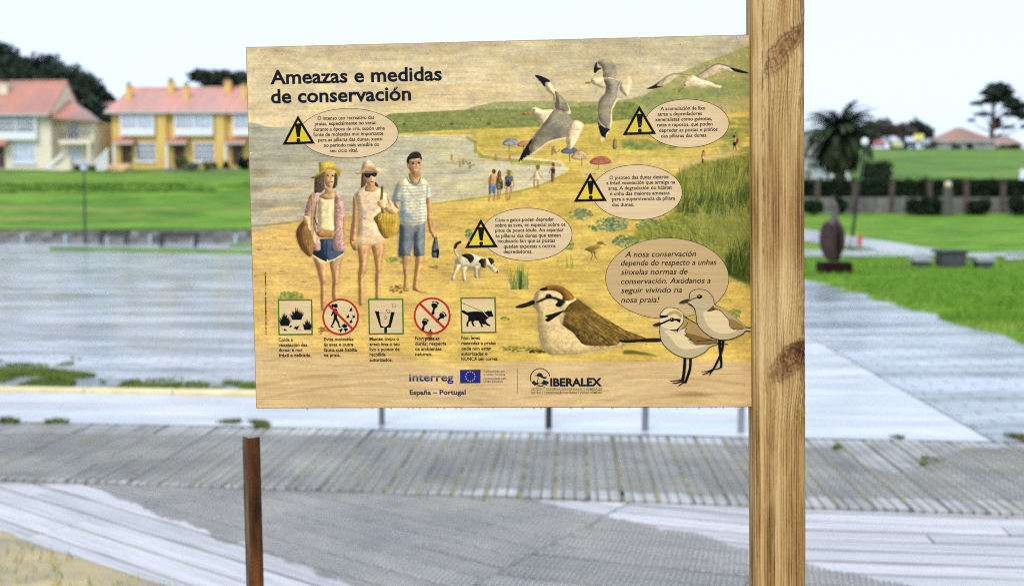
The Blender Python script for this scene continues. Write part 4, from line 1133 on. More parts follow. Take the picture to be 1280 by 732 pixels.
for i, (px, pb_, pt, w_, lb) in enumerate([(1016, 267, 249, 30, 'low dark shrub before the wall near the sign post'), (1050, 265, 246, 24, 'rounded dark shrub before the wall behind the sculpture'), (1148, 271, 245, 34, 'broad dark shrub before the wall, left of the stone cone'), (1170, 271, 246, 26, 'dark shrub touching the stone cone before the wall'), (1222, 271, 246, 34, 'rounded dark shrub right of the stone cone'), (1275, 271, 246, 34, 'dark shrub before the wall below the white sign'), (1310, 271, 247, 34, 'dark shrub before the wall beyond the white sign')]):
    shrub(px, pb_, pt, w_, 72.6, M_fol_mid, lb, 60 + i, 1600, 0.13)
t = thing('stone_cone', 'mossy tapering stone gatepost with pale ball top among the dark shrubs', 'gatepost', T(1184, 270))
b_ = T(1184, 270); b_.y = 72.0
b_ = Vector((D(1184, 270, 72).x, 72, D(1184, 270, 72).z))
hh = 42 * 72 / FPX
MB().lathe(b_, [(0.42, -0.2), (0.4, 0.2), (0.34, hh * 0.5), (0.26, hh * 0.86)], 8).build('shaft', mat('mossy_stone', srgb(70, 74, 66), 0.8, srgb(96, 92, 84), 2), t)
MB().lathe(b_ + Vector((0, 0, hh * 0.86)), [(0.2, 0), (0.24, 0.1), (0.2, 0.3), (0.06, 0.38)], 8).build('ball', flat('pale_stone', srgb(206, 190, 160), 0.6), t)
t = thing('white_sign', 'blank white sign board above the hedge at the foot of the hill', 'sign', D(1280, 225, 82))
c = D(1280, 218, 82)
MB().box(c.x - 0.3, c.x + 0.4, 82, 82.05, c.z - 0.38, c.z + 0.38, 0.01).build('board', M_white, t)
MB().box(c.x, c.x + 0.08, 82.052, 82.12, float(hT(c.x, 82)) - 0.3, c.z + 0.2).build('post', M_dark, t)

# ---- sculpture on the lawn
sb = G(1047.5, 345); sb = Vector((sb.x, sb.y, 0.0)); S = sb.y / FPX
M_rust = mat('rusted_steel', srgb(48, 34, 32), 0.5, srgb(80, 58, 56), 2.5, 0.3, 20, spec=0.15)
M_rust_d = mat('dark_rust', srgb(24, 14, 14), 0.6, srgb(38, 22, 20), 3, 0.3, 20, spec=0.08)
t = thing('disc_sculpture', 'rusty steel disc sculpture on a dark plinth on the lawn', 'sculpture', sb)
MB().box(sb.x - 18.5 * S, sb.x + 18 * S, sb.y, sb.y + 0.7, -0.1, 17 * S, 0.02).build('plinth', M_rust_d, t)
cz = 17 * S + 27 * S
def disc(cx_, az, rad, th, name, mm, yoff=0.35):
    m = MB(); ax = Vector((math.cos(az), math.sin(az), 0)); side = Vector((-ax.y, ax.x, 0)); c = Vector((cx_, sb.y + yoff, cz)); n = 36; V = []; F = []
    for s, rr in ((-th / 2, rad * 0.93), (-th / 4, rad), (th / 4, rad), (th / 2, rad * 0.93)):
        for k in range(n):
            a = 2 * math.pi * k / n; hz_ = math.sin(a); nar = 1.0 - 0.32 * max(0, -hz_ - 0.1) - 0.10 * max(0, hz_ - 0.5)
            V.append(c + ax * s + side * rr * math.copysign(abs(math.cos(a)) ** 0.75, math.cos(a)) * nar + Vector((0, 0, rr * math.copysign(abs(hz_) ** 0.85, hz_) - 0.02 * s)))
    for r0 in range(3):
        for k in range(n): F.append((r0 * n + k, r0 * n + (k + 1) % n, (r0 + 1) * n + (k + 1) % n, (r0 + 1) * n + k))
    F.append(tuple(range(n - 1, -1, -1))); F.append(tuple(range(3 * n, 4 * n)))
    return m.add(V, F).build(name, mm, t)
disc(sb.x - 3.5 * S, R(19), 26 * S, 5 * S, 'disc', M_rust)
disc(sb.x + 5.0 * S, R(-15), 26 * S, 5 * S, 'disc', M_rust_d, 0.42)
m = MB(); m.tube([(sb.x - 3 * S, sb.y + 0.3, cz + 20 * S), (sb.x - 1 * S, sb.y + 0.3, cz + 38 * S), (sb.x - 3 * S, sb.y + 0.3, cz + 46 * S), (sb.x - 7 * S, sb.y + 0.3, cz + 55 * S)], [5 * S, 4.5 * S, 4 * S, 2 * S], 6)
m.build('crest', mat('grey_rust', srgb(84, 76, 76), 0.6, srgb(110, 100, 98), 3), t)
# ---- stone picnic set
def ston(px, pyb, pyt, wpx, d, name, label, cat, topf, mtop, mleg, grp=None, rr=(0.42, 0.5)):
    c = G(px, pyb); c = Vector((c.x, c.y, 0.0)); s = c.y / FPX; W = wpx * s / 2; H = (pyb - pyt) * s
    t = thing(name, label, cat, c, grp)
    c.z = float(lawn_z(np.array([c.x]), np.array([c.y]))[0])
    t.location = c
    MB().box(c.x - W, c.x + W, c.y - W * 0.2, c.y + d, c.z + H * (1 - topf), c.z + H, 0.015).build('top', mtop, t)
    a = rr[0] * 2; b2 = rr[1] * 2
    z0, z1 = c.z - 0.06, c.z + H * (1 - topf) - 0.002
    v = [(c.x - W * a, c.y, z0), (c.x + W * a, c.y, z0), (c.x + W * a, c.y + d * 0.7, z0), (c.x - W * a, c.y + d * 0.7, z0), (c.x - W * b2, c.y - 0.02, z1), (c.x + W * b2, c.y - 0.02, z1), (c.x + W * b2, c.y + d * 0.75, z1), (c.x - W * b2, c.y + d * 0.75, z1)]
    MB().add(v, [(3, 2, 1, 0), (4, 5, 6, 7), (0, 1, 5, 4), (1, 2, 6, 5), (2, 3, 7, 6), (3, 0, 4, 7)]).build('pedestal', mleg, t)
M_con = mat('grey_concrete', srgb(140, 142, 148), 0.3, srgb(160, 162, 168), 3, spec=0.6)
M_con2 = mat('dark_concrete', srgb(62, 64, 68), 0.7, srgb(84, 84, 88), 3, spec=0.2)
ston(1192.5, 339.5, 317.5, 35, 0.75, 'picnic_table', 'grey concrete picnic table on the lawn between two stools', 'table', 0.14, M_con2, M_con2, rr=(0.42, 0.43))
ston(1153.5, 339, 327, 23, 0.45, 'concrete_stool', 'pale-topped concrete stool between the table and the sculpture', 'stool', 0.46, M_con, M_con2, rr=(0.36, 0.42))
ston(1231.5, 340, 325.5, 24, 0.45, 'concrete_stool', 'pale-topped concrete stool on the far side of the table from the sculpture', 'stool', 0.46, M_con, M_con2, rr=(0.36, 0.42))

# ---- rusty angle posts of the rope fence
M_corten = mat('corten_steel', srgb(122, 74, 38), 0.65, srgb(40, 25, 17), 3.2, 0.4, 60, spec=0.15, stretch=(14, 14, 1.7), detail=9)
M_corten_l = mat('weathered_flange', srgb(122, 104, 86), 0.6, srgb(62, 48, 38), 7, 0.3, 60, stretch=(4, 4, 0.8))
def angle_post(base, top, yaw, a, b, label, group=None, mm=None):
    base = Vector(base); top = Vector(top); up = top - base
    t = thing('fence_post', label, 'post', base, group)
    th = 0.006
    def fl(dirv, nrm, w0, w1, m, name, z0=0):
        p = [base + dirv * w0, base + dirv * w1, base + dirv * w1 + nrm * th, base + dirv * w0 + nrm * th]
        v = [tuple(q) for q in p] + [tuple(q + up) for q in p]
        MB().add(v, [(3, 2, 1, 0), (4, 5, 6, 7), (0, 1, 5, 4), (1, 2, 6, 5), (2, 3, 7, 6), (3, 0, 4, 7)]).build(name, m, t)
    d1 = Vector((math.cos(yaw), math.sin(yaw), 0)); d2 = Vector((-math.sin(yaw), math.cos(yaw), 0))
    fl(d1, d2, 0.0, a, mm or M_corten, 'flange'); fl(d2, d1, th + 0.0005, b, mm or M_corten_l, 'flange')
    return t
pt_ = D(309.5, 548, 2.6); pb2 = D(314.5, 732, 2.58); dirp = (pb2 - pt_); pbase = pt_ + dirp * ((pt_.z + 0.03) / -dirp.z)
angle_post(pbase, pt_, R(37), 0.031, 0.031, 'rusty brown steel angle post standing beside the boardwalk below the panel')
for i, (px, py, dd) in enumerate([(475, 531, 'thin grey post behind the boardwalk, below the litter bin pictogram'), (684, 535, 'dark thin post behind the boardwalk, below the ringed wader logo'), (805, 538, 'thin pale grey post behind the boardwalk, below the outlined plovers'), (925, 541, 'thin pale grey post behind the boardwalk, close beside the thick sign post')]):
    b_ = G(px, py); angle_post((b_.x, b_.y, -0.02), (b_.x + 0.01, b_.y, 0.98), R(24), 0.040, 0.036, dd, 'posts behind the boardwalk', flat('dull_post_%d' % i, srgb(*[(104, 104, 112), (58, 50, 48), (120, 122, 130), (140, 140, 148)][i]), 0.5))
# ================================================================== THE INFORMATION SIGN
TL, TR, BR, BL = [Vector(p) for p in ((-0.44673421, 1.90381056, 2.01889039), (0.39119699, 1.84619887, 2.03122706), (0.39971001, 1.83933681, 1.4209606), (-0.4382212, 1.8969485, 1.40862393))]
BW, BH = (TR - TL).length, (BL - TL).length
BU = (TR - TL).normalized(); BV = (BL - TL).normalized(); BN = BV.cross(BU).normalized()     # right, down, towards the reader
GAIN = np.array((1.08, 1.11, 1.15))
def uv(px, py):
    d = ray(px, py); t = (TL - EYE).dot(BN) / d.dot(BN)
    q = EYE + d * t - TL
    return q.dot(BU), q.dot(BV)
def wp(u, v, n=0.0): return TL + BU * u + BV * v + BN * n
UM = np.array([uv(307, 59), uv(941, 43), uv(941, 508.5), uv(320, 510)])
def acol(c):
    r = srgb(*c); return tuple(float(min(0.92, x / g_)) for x, g_ in zip(r, GAIN))

# ------------------------------------------------------------------ a small painter: a raster the picture is painted on, in code
CX0, CY0, CS = 296, 30, 2.4
CW, CHH = int((952 - CX0) * CS), int((524 - CY0) * CS)
YY, XX = np.mgrid[0:CHH, 0:CW].astype(np.float32)
PXX = XX / CS + CX0; PYY = YY / CS + CY0
def blur(a, r):
    r = int(round(r))
    if r < 1: return a
    for ax in (0, 1):
        for _ in range(2):
            p = np.pad(a, [(r + 1, r) if i == ax else (0, 0) for i in range(2)], mode='edge')
            c = np.cumsum(p, axis=ax, dtype=np.float64)
            n = a.shape[ax]; hi = np.take(c, np.arange(2 * r + 1, 2 * r + 1 + n), axis=ax); lo = np.take(c, np.arange(0, n), axis=ax)
            a = ((hi - lo) / (2 * r + 1)).astype(np.float32)
    return a
def catmull(pts, closed=True, k=6):
    P = np.array(pts, float); n = len(P)
    if n < 3: return P
    out = []
    rng_ = range(n) if closed else range(n - 1)
    for i in rng_:
        p0, p1, p2, p3 = (P[(i - 1) % n], P[i], P[(i + 1) % n], P[(i + 2) % n]) if closed else (P[max(i - 1, 0)], P[i], P[i + 1], P[min(i + 2, n - 1)])
        for t in np.linspace(0, 1, k, endpoint=False):
            out.append(0.5 * ((2 * p1) + (-p0 + p2) * t + (2 * p0 - 5 * p1 + 4 * p2 - p3) * t * t + (-p0 + 3 * p1 - 3 * p2 + p3) * t ** 3))
    if not closed: out.append(P[-1])
    return np.array(out)
class Paint:
    def __init__(s):
        s.im = np.zeros((CHH, CW, 3), np.float32); s.o = (0, 0, 1.0); s.edge = False
        s.r = np.random.default_rng(3)
        s.brush = ((fbm(PXX * 0.5 + PYY * 0.25, PYY * 0.35 - PXX * 0.12, 3, 98) - 0.5) * 2.4).astype(np.float32)
        s.gr = fbm(PXX * 0.35, PYY * 0.35, 3, 91).astype(np.float32) - 0.5
    def at(s, ox, oy, k): s.o = (ox, oy, k); return s
    def tr(s, pts):
        P = np.array(pts, float).reshape(-1, 2)
        return np.stack([(P[:, 0] / s.o[2] + s.o[0] - CX0) * CS, (P[:, 1] / s.o[2] + s.o[1] - CY0) * CS], 1)
    def box(s, Q, pad):
        x0, y0 = np.floor(Q.min(0) - pad).astype(int); x1, y1 = np.ceil(Q.max(0) + pad).astype(int) + 1
        x0, y0 = max(x0, 0), max(y0, 0); x1, y1 = min(x1, CW), min(y1, CHH)
        return x0, y0, x1, y1
    def mix(s, bx, m, col, tex=0.0):
        x0, y0, x1, y1 = bx
        c = np.array(col, np.float32)
        if tex: c = c * (1 + tex * s.gr[y0:y1, x0:x1, None] * 2)
        R_ = s.im[y0:y1, x0:x1]; R_ += (c - R_) * m[..., None]
    def mask(s, Q, soft=0.0):
        pad = 2 + 3 * soft
        bx = s.box(Q, pad); x0, y0, x1, y1 = bx
        if x1 <= x0 or y1 <= y0: return bx, None
        h, w_ = y1 - y0, x1 - x0
        acc = np.zeros((h, w_), np.float32)
        sub = 3
        for k in range(sub):                       # scanline coverage, exact in x
            yy = y0 + np.arange(h) + (k + 0.5) / sub
            xs_ = [[] for _ in range(h)]
            A, B = Q, np.roll(Q, -1, 0)
            for (ax, ay), (bx_, by) in zip(A, B):
                if ay == by: continue
                lo, hi = (ay, by) if ay < by else (by, ay)
                i0 = max(0, int(math.ceil(lo - y0 - (k + 0.5) / sub))); i1 = min(h - 1, int(math.ceil(hi - y0 - (k + 0.5) / sub)) - 1)
                for i in range(i0, i1 + 1): xs_[i].append(ax + (yy[i] - ay) * (bx_ - ax) / (by - ay) - x0)
            for i in range(h):
                L = xs_[i]
                if len(L) < 2: continue
                L.sort()
                for a, b in zip(L[::2], L[1::2]):
                    a = max(a, 0.0); b = min(b, float(w_))
                    if b <= a: continue
                    ia, ib = int(a), int(b)
                    if ia == ib: acc[i, ia] += b - a
                    else:
                        acc[i, ia] += ia + 1 - a; acc[i, ia + 1:ib] += 1
                        if ib < w_: acc[i, ib] += b - ib
        m = np.clip(acc / sub, 0, 1)
        if soft >= 1: m = blur(m, soft)
        return bx, m
    def poly(s, pts, col, a=1.0, soft=0, sm=True, tex=0.06):
        Q = s.tr(pts)
        if sm: Q = catmull(Q)
        bx, m = s.mask(Q, soft)
        if m is None: return
        s.mix(bx, m * a, col, tex)
        if a >= 0.88 and soft <= 1 and s.edge and min(m.shape) > 8:
            rr = int(np.clip(min(m.shape) / 7, 2, 9)); bb = blur(m, rr); gy, gx = np.gradient(bb)      # modelled form: paler right, darker left and below
            f = np.clip(1 - (gx * 0.85 - gy * 0.35) * rr * 1.5, 0.68, 1.16) * (1 + 0.12 * s.brush[bx[1]:bx[3], bx[0]:bx[2]])
            s.im[bx[1]:bx[3], bx[0]:bx[2]] *= (1 + (f - 1) * m * a)[..., None]
            b = blur(m, 2 if max(m.shape) < 60 else 4)          # a wash pools along its edges
            s.mix(bx, np.clip((0.98 - b) * 1.5, 0, 1) * m * 0.34 * a, np.array(col, np.float32) * np.array((0.62, 0.58, 0.52), np.float32))
    def line(s, pts, w_, col, a=1.0, sm=True, w1=None):
        Q = s.tr(pts)
        if sm and len(Q) > 2: Q = catmull(Q, False)
        wd = w_ / s.o[2] * CS / 2; we = (w1 if w1 is not None else w_) / s.o[2] * CS / 2
        bx = s.box(Q, max(wd, we) + 2); x0, y0, x1, y1 = bx
        if x1 <= x0 or y1 <= y0: return
        X = XX[y0:y1, x0:x1] + 0.5; Y = YY[y0:y1, x0:x1] + 0.5
        m = np.zeros(X.shape, np.float32); n = len(Q) - 1
        for i in range(n):
            (ax, ay), (bx_, by) = Q[i], Q[i + 1]; dx, dy = bx_ - ax, by - ay; L2 = dx * dx + dy * dy + 1e-9
            t = np.clip(((X - ax) * dx + (Y - ay) * dy) / L2, 0, 1)
            d = np.hypot(X - ax - t * dx, Y - ay - t * dy)
            ww = wd + (we - wd) * (i + t) / n
            m = np.maximum(m, np.clip(ww - d + 0.5, 0, 1) * np.minimum(1, ww * 2))
        s.mix(bx, m * a, col)
    def dab(s, x, y, rx, ry, col, a=1.0, soft=1.0):
        Q = s.tr([(x, y)])[0]; rx = max(0.5, rx / s.o[2] * CS); ry = max(0.5, ry / s.o[2] * CS)
        e = 1.4
        bx = s.box(np.array([[Q[0] - rx * e, Q[1] - ry * e], [Q[0] + rx * e, Q[1] + ry * e]]), 2); x0, y0, x1, y1 = bx
        if x1 <= x0 or y1 <= y0: return
        d = np.hypot((XX[y0:y1, x0:x1] + 0.5 - Q[0]) / rx, (YY[y0:y1, x0:x1] + 0.5 - Q[1]) / ry)
        m = np.clip((1.15 - d) / (0.3 * soft + 0.05), 0, 1)
        s.mix(bx, m * a, col)
    def speck(s, pts, n, cols, r0, r1, a=0.7, asp=1.0):
        P = np.array(pts, float); lo, hi = P.min(0), P.max(0); k = 0
        while k < n:
            q = lo + (hi - lo) * s.r.random(2)
            if not bool(inpoly(q[0], q[1], P.tolist())): k += 0.2; continue
            rr = r0 + (r1 - r0) * s.r.random(); s.dab(q[0], q[1], rr, rr * asp, cols[int(s.r.integers(len(cols)))], a * (0.5 + 0.5 * s.r.random())); k += 1
    def blades(s, pts, n, cols, L0, L1, w_, ang=(-0.4, 0.4), a=0.75):
        P = np.array(pts, float); lo, hi = P.min(0), P.max(0)
        Q = lo + (hi - lo) * s.r.random((n * 4, 2)); Q = Q[inpoly(Q[:, 0], Q[:, 1], P.tolist())][:n]; Q = Q[np.argsort(Q[:, 1])]
        for x, y in Q:
            L = L0 + (L1 - L0) * s.r.random(); t = ang[0] + (ang[1] - ang[0]) * s.r.random()
            s.line([(x, y), (x + math.sin(t) * L * 0.4, y - L * 0.55), (x + math.sin(t) * L, y - L * math.cos(t))], w_ * (0.7 + 0.6 * s.r.random()), cols[int(s.r.integers(len(cols)))], a, True, w_ * 0.2)
    def shade(s, pts, col, a, soft, sm=True): s.poly(pts, col, a, soft, sm)
def paint_picture():
    p = Paint(); im = p.im
    n1 = fbm(PXX * 0.02, PYY * 0.05, 4, 1); n2 = fbm(PXX * 0.012, PYY * 0.09, 4, 2); n3 = fbm(PXX * 0.05, PYY * 0.6, 4, 3)
    def C(*c): return np.array(c, np.float32)
    # sky wash
    t = np.clip((PYY - 45) / 115, 0, 1)[..., None]
    base = C(200, 183, 143) * (1 - t) + C(226, 204, 158) * t
    rx = np.clip((PXX - 600) / 300, 0, 1)[..., None]
    base = base * (1 - 0.6 * rx * (1 - t)) + C(190, 184, 152) * (0.6 * rx * (1 - t))
    im[:] = base + ((n1 - 0.5) * 44)[..., None] * C(1, 1, 1.05) + ((n2 - 0.5) * 30)[..., None]
    for (x, y, r1, r2, a) in [(455, 70, 80, 9, .25), (345, 66, 30, 8, .35), (700, 70, 60, 10, .25), (560, 58, 40, 6, .3), (880, 60, 50, 10, .2)]: p.dab(x, y, r1, r2, (168, 146, 112), a * 0.6, 3)
    for (x, y, r1, r2) in [(640, 110, 90, 7), (560, 112, 60, 6), (760, 105, 60, 8), (400, 150, 80, 5), (800, 95, 50, 5)]: p.dab(x, y, r1, r2, (228, 200, 150), 0.5, 3)
    # far hills
    p.poly([(572, 142), (590, 134), (620, 127.5), (680, 126), (745, 127), (772, 128), (800, 120), (800, 150), (572, 150)], (156, 158, 102), 0.9, 1, False, 0.10)
    p.poly([(770, 128), (800, 122), (832, 100), (862, 86), (895, 73), (952, 62), (952, 160), (770, 160)], (166, 163, 100), 0.92, 1, True, 0.12)
    p.poly([(800, 123), (850, 108), (905, 100), (952, 92), (952, 118), (900, 128), (820, 138)], (142, 152, 88), 0.7, 5)
    p.poly([(880, 84), (952, 66), (952, 100), (900, 98)], (176, 164, 104), 0.6, 5)
    p.poly([(840, 138), (952, 118), (952, 165), (840, 165)], (192, 172, 108), 0.7, 6)
    p.poly([(484, 144), (515, 141), (550, 139), (600, 137), (660, 136), (745, 132), (790, 128), (800, 146), (760, 156), (700, 162), (620, 166), (560, 167), (490, 168), (476, 162)], (130, 138, 76), 0.95, 1, True, 0.16)
    p.poly([(484, 146), (560, 141), (660, 139), (745, 136), (745, 146), (620, 150), (490, 153)], (146, 150, 88), 0.6, 4)
    for _ in range(60):
        x = 485 + 290 * p.r.random(); p.dab(x, 143 + 20 * p.r.random(), 3 + 5 * p.r.random(), 1.4 + 1.6 * p.r.random(), (112, 124, 64) if p.r.random() < .5 else (152, 154, 86), 0.45, 2)
    for x in (505, 565, 610, 612): p.dab(x, 155, 2.2, 1.6, (84, 92, 56), 0.8)
    # yellow field and beach
    sand = [(296, 285), (340, 281), (375, 277), (435, 269), (540, 255), (620, 244), (700, 222), (712, 212), (700, 200), (600, 192), (590, 168), (490, 168), (560, 163), (640, 160), (720, 157), (782, 150), (840, 150), (952, 138), (952, 530), (296, 530)]
    p.poly(sand, (214, 184, 98), 1, 0, False, 0.0)
    yx = np.clip((PXX - 320) / 330, 0, 1)[..., None]
    sandc = C(222, 182, 112) * (1 - yx) + C(210, 180, 92) * yx
    up = np.clip((262 - PYY) / 90, 0, 1)[..., None]; sandc = sandc * (1 - 0.6 * up) + C(202, 182, 88) * 0.6 * up
    low = np.clip((PYY - 300) / 130, 0, 1)[..., None]; sandc = sandc * (1 - 0.35 * low) + C(224, 188, 100) * 0.35 * low
    bx, m = p.mask(p.at(0, 0, 1).tr(sand), 2)
    x0, y0, x1, y1 = bx
    tex = ((n1 - 0.5) * 40 + (n3 - 0.5) * 34)[y0:y1, x0:x1, None] * C(1, 1, .75)
    im[y0:y1, x0:x1] += (sandc[y0:y1, x0:x1] + tex - im[y0:y1, x0:x1]) * m[..., None]
    # sea and lagoon
    sea = [(296, 161), (340, 160), (420, 161), (480, 165), (495, 170.5), (560, 170), (580, 171), (590, 174), (593, 184), (599, 195), (620, 198), (650, 202), (685, 204), (706, 209), (708, 213), (700, 219), (685, 227), (665, 234), (640, 239), (605, 245), (560, 251), (520, 257), (435, 269), (375, 277), (340, 281), (296, 286)]
    bx, m = p.mask(catmull(p.tr(sea), True, 2), 1); x0, y0, x1, y1 = bx
    kx = np.clip((PXX - 320) / 240, 0, 1)[..., None]; ky = np.clip((PYY - 160) / 110, 0, 1)[..., None]
    sc_ = (C(166, 163, 142) * (1 - kx) + C(204, 198, 166) * kx) * (1 - 0.35 * ky) + C(208, 184, 142) * 0.35 * ky
    tex = ((n2 - 0.5) * 40 + (n3 - 0.5) * 26)[..., None]
    im[y0:y1, x0:x1] += ((sc_ + tex)[y0:y1, x0:x1] - im[y0:y1, x0:x1]) * m[..., None]
    p.line([(309, 160.5), (380, 159.5), (480, 164)], 0.8, (128, 122, 98), 0.6)
    for (x, y, r1, r2) in [(325, 216, 16, 7), (318, 232, 10, 5), (335, 258, 14, 4), (320, 262, 12, 5), (560, 205, 26, 4), (575, 215, 14, 3), (600, 180, 1, 1), (520, 190, 20, 5)]: p.dab(x, y, r1, r2, (136, 126, 98), 0.35, 3)
    for pts in ([(328, 238), (345, 235), (360, 236.5), (372, 234), (388, 230), (380, 235), (368, 238), (350, 240), (332, 239.5)], [(328, 266), (342, 260), (360, 258.5), (378, 260), (360, 263), (345, 264)], [(330, 277), (350, 272), (372, 271), (350, 276)]):
        p.poly(pts, (222, 188, 136), 0.85, 1)
    for k in range(16):
        x = 440 + 220 * p.r.random(); y = 195 + 48 * p.r.random(); p.dab(x, y, 12 + 14 * p.r.random(), 1.2, (222, 200, 158), 0.5, 3)
    # green margin of the water
    for a, b in [((594, 178), (594, 190)), ((595, 188), (602, 195)), ((600, 195), (622, 199)), ((584, 172), (594, 178)), ((620, 199), (690, 204))]:
        p.line([a, b], 4.2, (150, 150, 66), 0.75, False)
    p.line([(314, 283), (345, 280), (375, 276)], 2.4, (150, 146, 74), 0.7); p.line([(380, 275), (436, 267)], 1.8, (168, 158, 84), 0.7); p.line([(540, 255), (580, 249.5), (622, 244), (668, 234), (704, 219)], 2.6, (166, 156, 66), 0.75)
    p.line([(640, 203), (700, 206)], 5, (170, 160, 74), 0.6)
    # sand patches, streaks and stones
    for k in range(150):
        x = 318 + 615 * p.r.random(); y = 262 + 185 * p.r.random() ; q = p.r.random()
        if y < 290 - (x - 318) * 0.1: continue
        p.dab(x, y, 8 + 34 * p.r.random(), 1.0 + 2.2 * p.r.random(), (188, 144, 72) if q < .45 else (232, 204, 132) if q < .8 else (176, 166, 74), 0.22, 3)
    for k in range(60):
        x = 540 + 395 * p.r.random(); y = 160 + 80 * p.r.random(); p.dab(x, y, 10 + 26 * p.r.random(), 1.5 + 3 * p.r.random(), (190, 168, 70) if p.r.random() < .5 else (222, 198, 108), 0.22, 3)
    p.poly([(735, 200), (800, 196), (860, 200), (915, 186), (952, 176), (952, 186), (905, 198), (850, 214), (790, 216), (730, 224)], (216, 188, 118), 0.75, 4)
    for x, y in [(324, 312), (358, 312), (343, 297), (352, 339), (380, 352), (437, 326), (436, 287), (575, 285), (540, 333), (546, 333), (560, 330)]:
        p.dab(x, y, 3.6, 1.5, (140, 124, 84), 0.6, 2); p.dab(x + 1, y - 1, 2, 0.8, (216, 196, 146), 0.6, 2)
    # green tussocks
    def bush(x, y, rx_, ry_, cols, n=60, a=0.7):
        for _ in range(n):
            an = p.r.random() * 6.28; k = p.r.random() ** 0.6
            p.dab(x + rx_ * k * math.cos(an), y + ry_ * k * math.sin(an), 1.0 + 1.6 * p.r.random(), 0.8 + 1.0 * p.r.random(), cols[int(p.r.integers(len(cols)))], a, 1.2)
    gs = [(124, 138, 70), (150, 156, 92), (104, 124, 60), (164, 160, 84)]
    bl = [(128, 142, 96), (104, 126, 84), (150, 158, 108), (86, 110, 70)]
    bush(726, 268, 15, 7, bl, 90); bush(765, 280, 20, 9, bl, 200); bush(810, 282, 15, 8, bl, 120); bush(783, 302, 17, 8, bl, 130); bush(742, 285, 6, 4, bl, 20)
    bush(711, 305, 6, 8, gs, 50); bush(364, 371, 16, 7, gs, 130); bush(490, 325, 8, 3, gs, 40); bush(503, 327, 5, 2, gs, 18); bush(586, 293, 4, 6, bl, 30); bush(918, 392, 8, 6, gs, 50)
    bush(632, 398, 6, 2.4, gs, 26); bush(800, 183, 22, 4, gs, 90, 0.55); bush(790, 176, 8, 2, gs, 20, .5)
    for x0_, x1_, yb, yt in [(800, 942, 165, 148), (900, 945, 190, 160), (780, 850, 186, 176)]: 
        for _ in range(70):
            p.dab(x0_ + (x1_ - x0_) * p.r.random(), yt + (yb - yt) * p.r.random(), 3 + 7 * p.r.random(), 1.5 + 2 * p.r.random(), gs[int(p.r.integers(4))], 0.35, 2)
    for (x, y, n_, h) in [(642, 361, 26, 26), (650, 359, 24, 32), (656, 361, 16, 22)]:
        for _ in range(n_): p.line([(x + 4 * p.r.normal() * .6, y), (x + p.r.normal() * 5, y - h * (0.5 + 0.5 * p.r.random()))], 1.6, gs[int(p.r.integers(3))], 0.7, False, 0.3)
    for _ in range(8): p.line([(650 + p.r.normal(), 361), (651 + 2 * p.r.normal(), 338)], 1.4, (62, 84, 36), 0.7, False, .3)
    for x in (709, 715):
        for _ in range(6): p.line([(x + p.r.normal(), 335), (x + 2 * p.r.normal(), 318)], 1.1, (150, 150, 74), 0.6, False, .3)
    # tall dune grass at the right
    region = [(838, 232), (848, 216), (872, 204), (905, 198), (938, 190), (952, 188), (952, 350), (925, 352), (905, 340), (880, 310), (830, 300), (790, 300), (800, 286), (835, 270), (846, 252)]
    p.poly(region, (128, 132, 58), 0.88, 5, True, 0.25)
    p.poly([(850, 262), (862, 244), (905, 238), (952, 230), (952, 258), (905, 258), (870, 268)], (70, 84, 34), 0.8, 4)
    p.poly([(888, 252), (930, 244), (952, 250), (952, 300), (920, 300), (890, 285), (870, 268)], (136, 136, 74), 0.75, 5)
    p.poly([(910, 318), (952, 300), (952, 352), (912, 344)], (60, 74, 30), 0.8, 4)
    gg = [(92, 106, 44), (120, 128, 56), (150, 150, 74), (168, 160, 84), (74, 90, 36), (138, 140, 66)]
    p.blades([(838, 258), (850, 236), (905, 224), (952, 214), (952, 262), (900, 262), (850, 268)], 330, gg, 14, 32, 1.7, (-0.15, 0.35), 0.7)
    p.blades([(845, 262), (952, 250), (952, 270), (850, 272)], 120, [(58, 74, 30), (70, 88, 36), (100, 112, 48)], 14, 28, 1.6, (-0.2, 0.5), 0.7)
    p.blades([(850, 292), (880, 268), (952, 262), (952, 330), (900, 322)], 420, gg[1:4] + gg[5:], 12, 28, 1.6, (-1.1, 0.5), 0.55)
    p.blades([(800, 302), (840, 278), (880, 296), (905, 330), (880, 330)], 240, gg[:4], 10, 24, 1.4, (-1.2, 0.2), 0.6)
    p.blades([(905, 345), (915, 322), (952, 315), (952, 350)], 90, [(60, 76, 30), (84, 98, 40), (120, 126, 56), (46, 60, 26)], 18, 36, 1.6, (-0.3, 0.5), 0.7)
    # small bathers, parasols
    p.edge = True
    skin, skd = (196, 150, 100), (132, 94, 58)
    p.at(560, 150, 6.657)
    for x, y in [(30, 300), (98, 355), (126, 338)]: p.poly([(x - 9, y + 30), (x - 6, y - 5), (x, y - 18), (x + 7, y - 4), (x + 9, y + 30)], (160, 130, 84), 0.85, 1)
    p.line([(150, 345), (180, 380), (222, 370)], 10, (160, 128, 78), 0.9); p.dab(182, 360, 9, 10, (140, 108, 66)); p.dab(182, 392, 13, 14, (164, 132, 84), .9)
    for x, y, h in [(395, 305, 60), (512, 300, 66)]: p.poly([(x - 12, y + h * .5), (x - 7, y - 10), (x, y - h * .4), (x + 8, y - 8), (x + 14, y + h * .45)], (168, 126, 72), 0.8, 1)
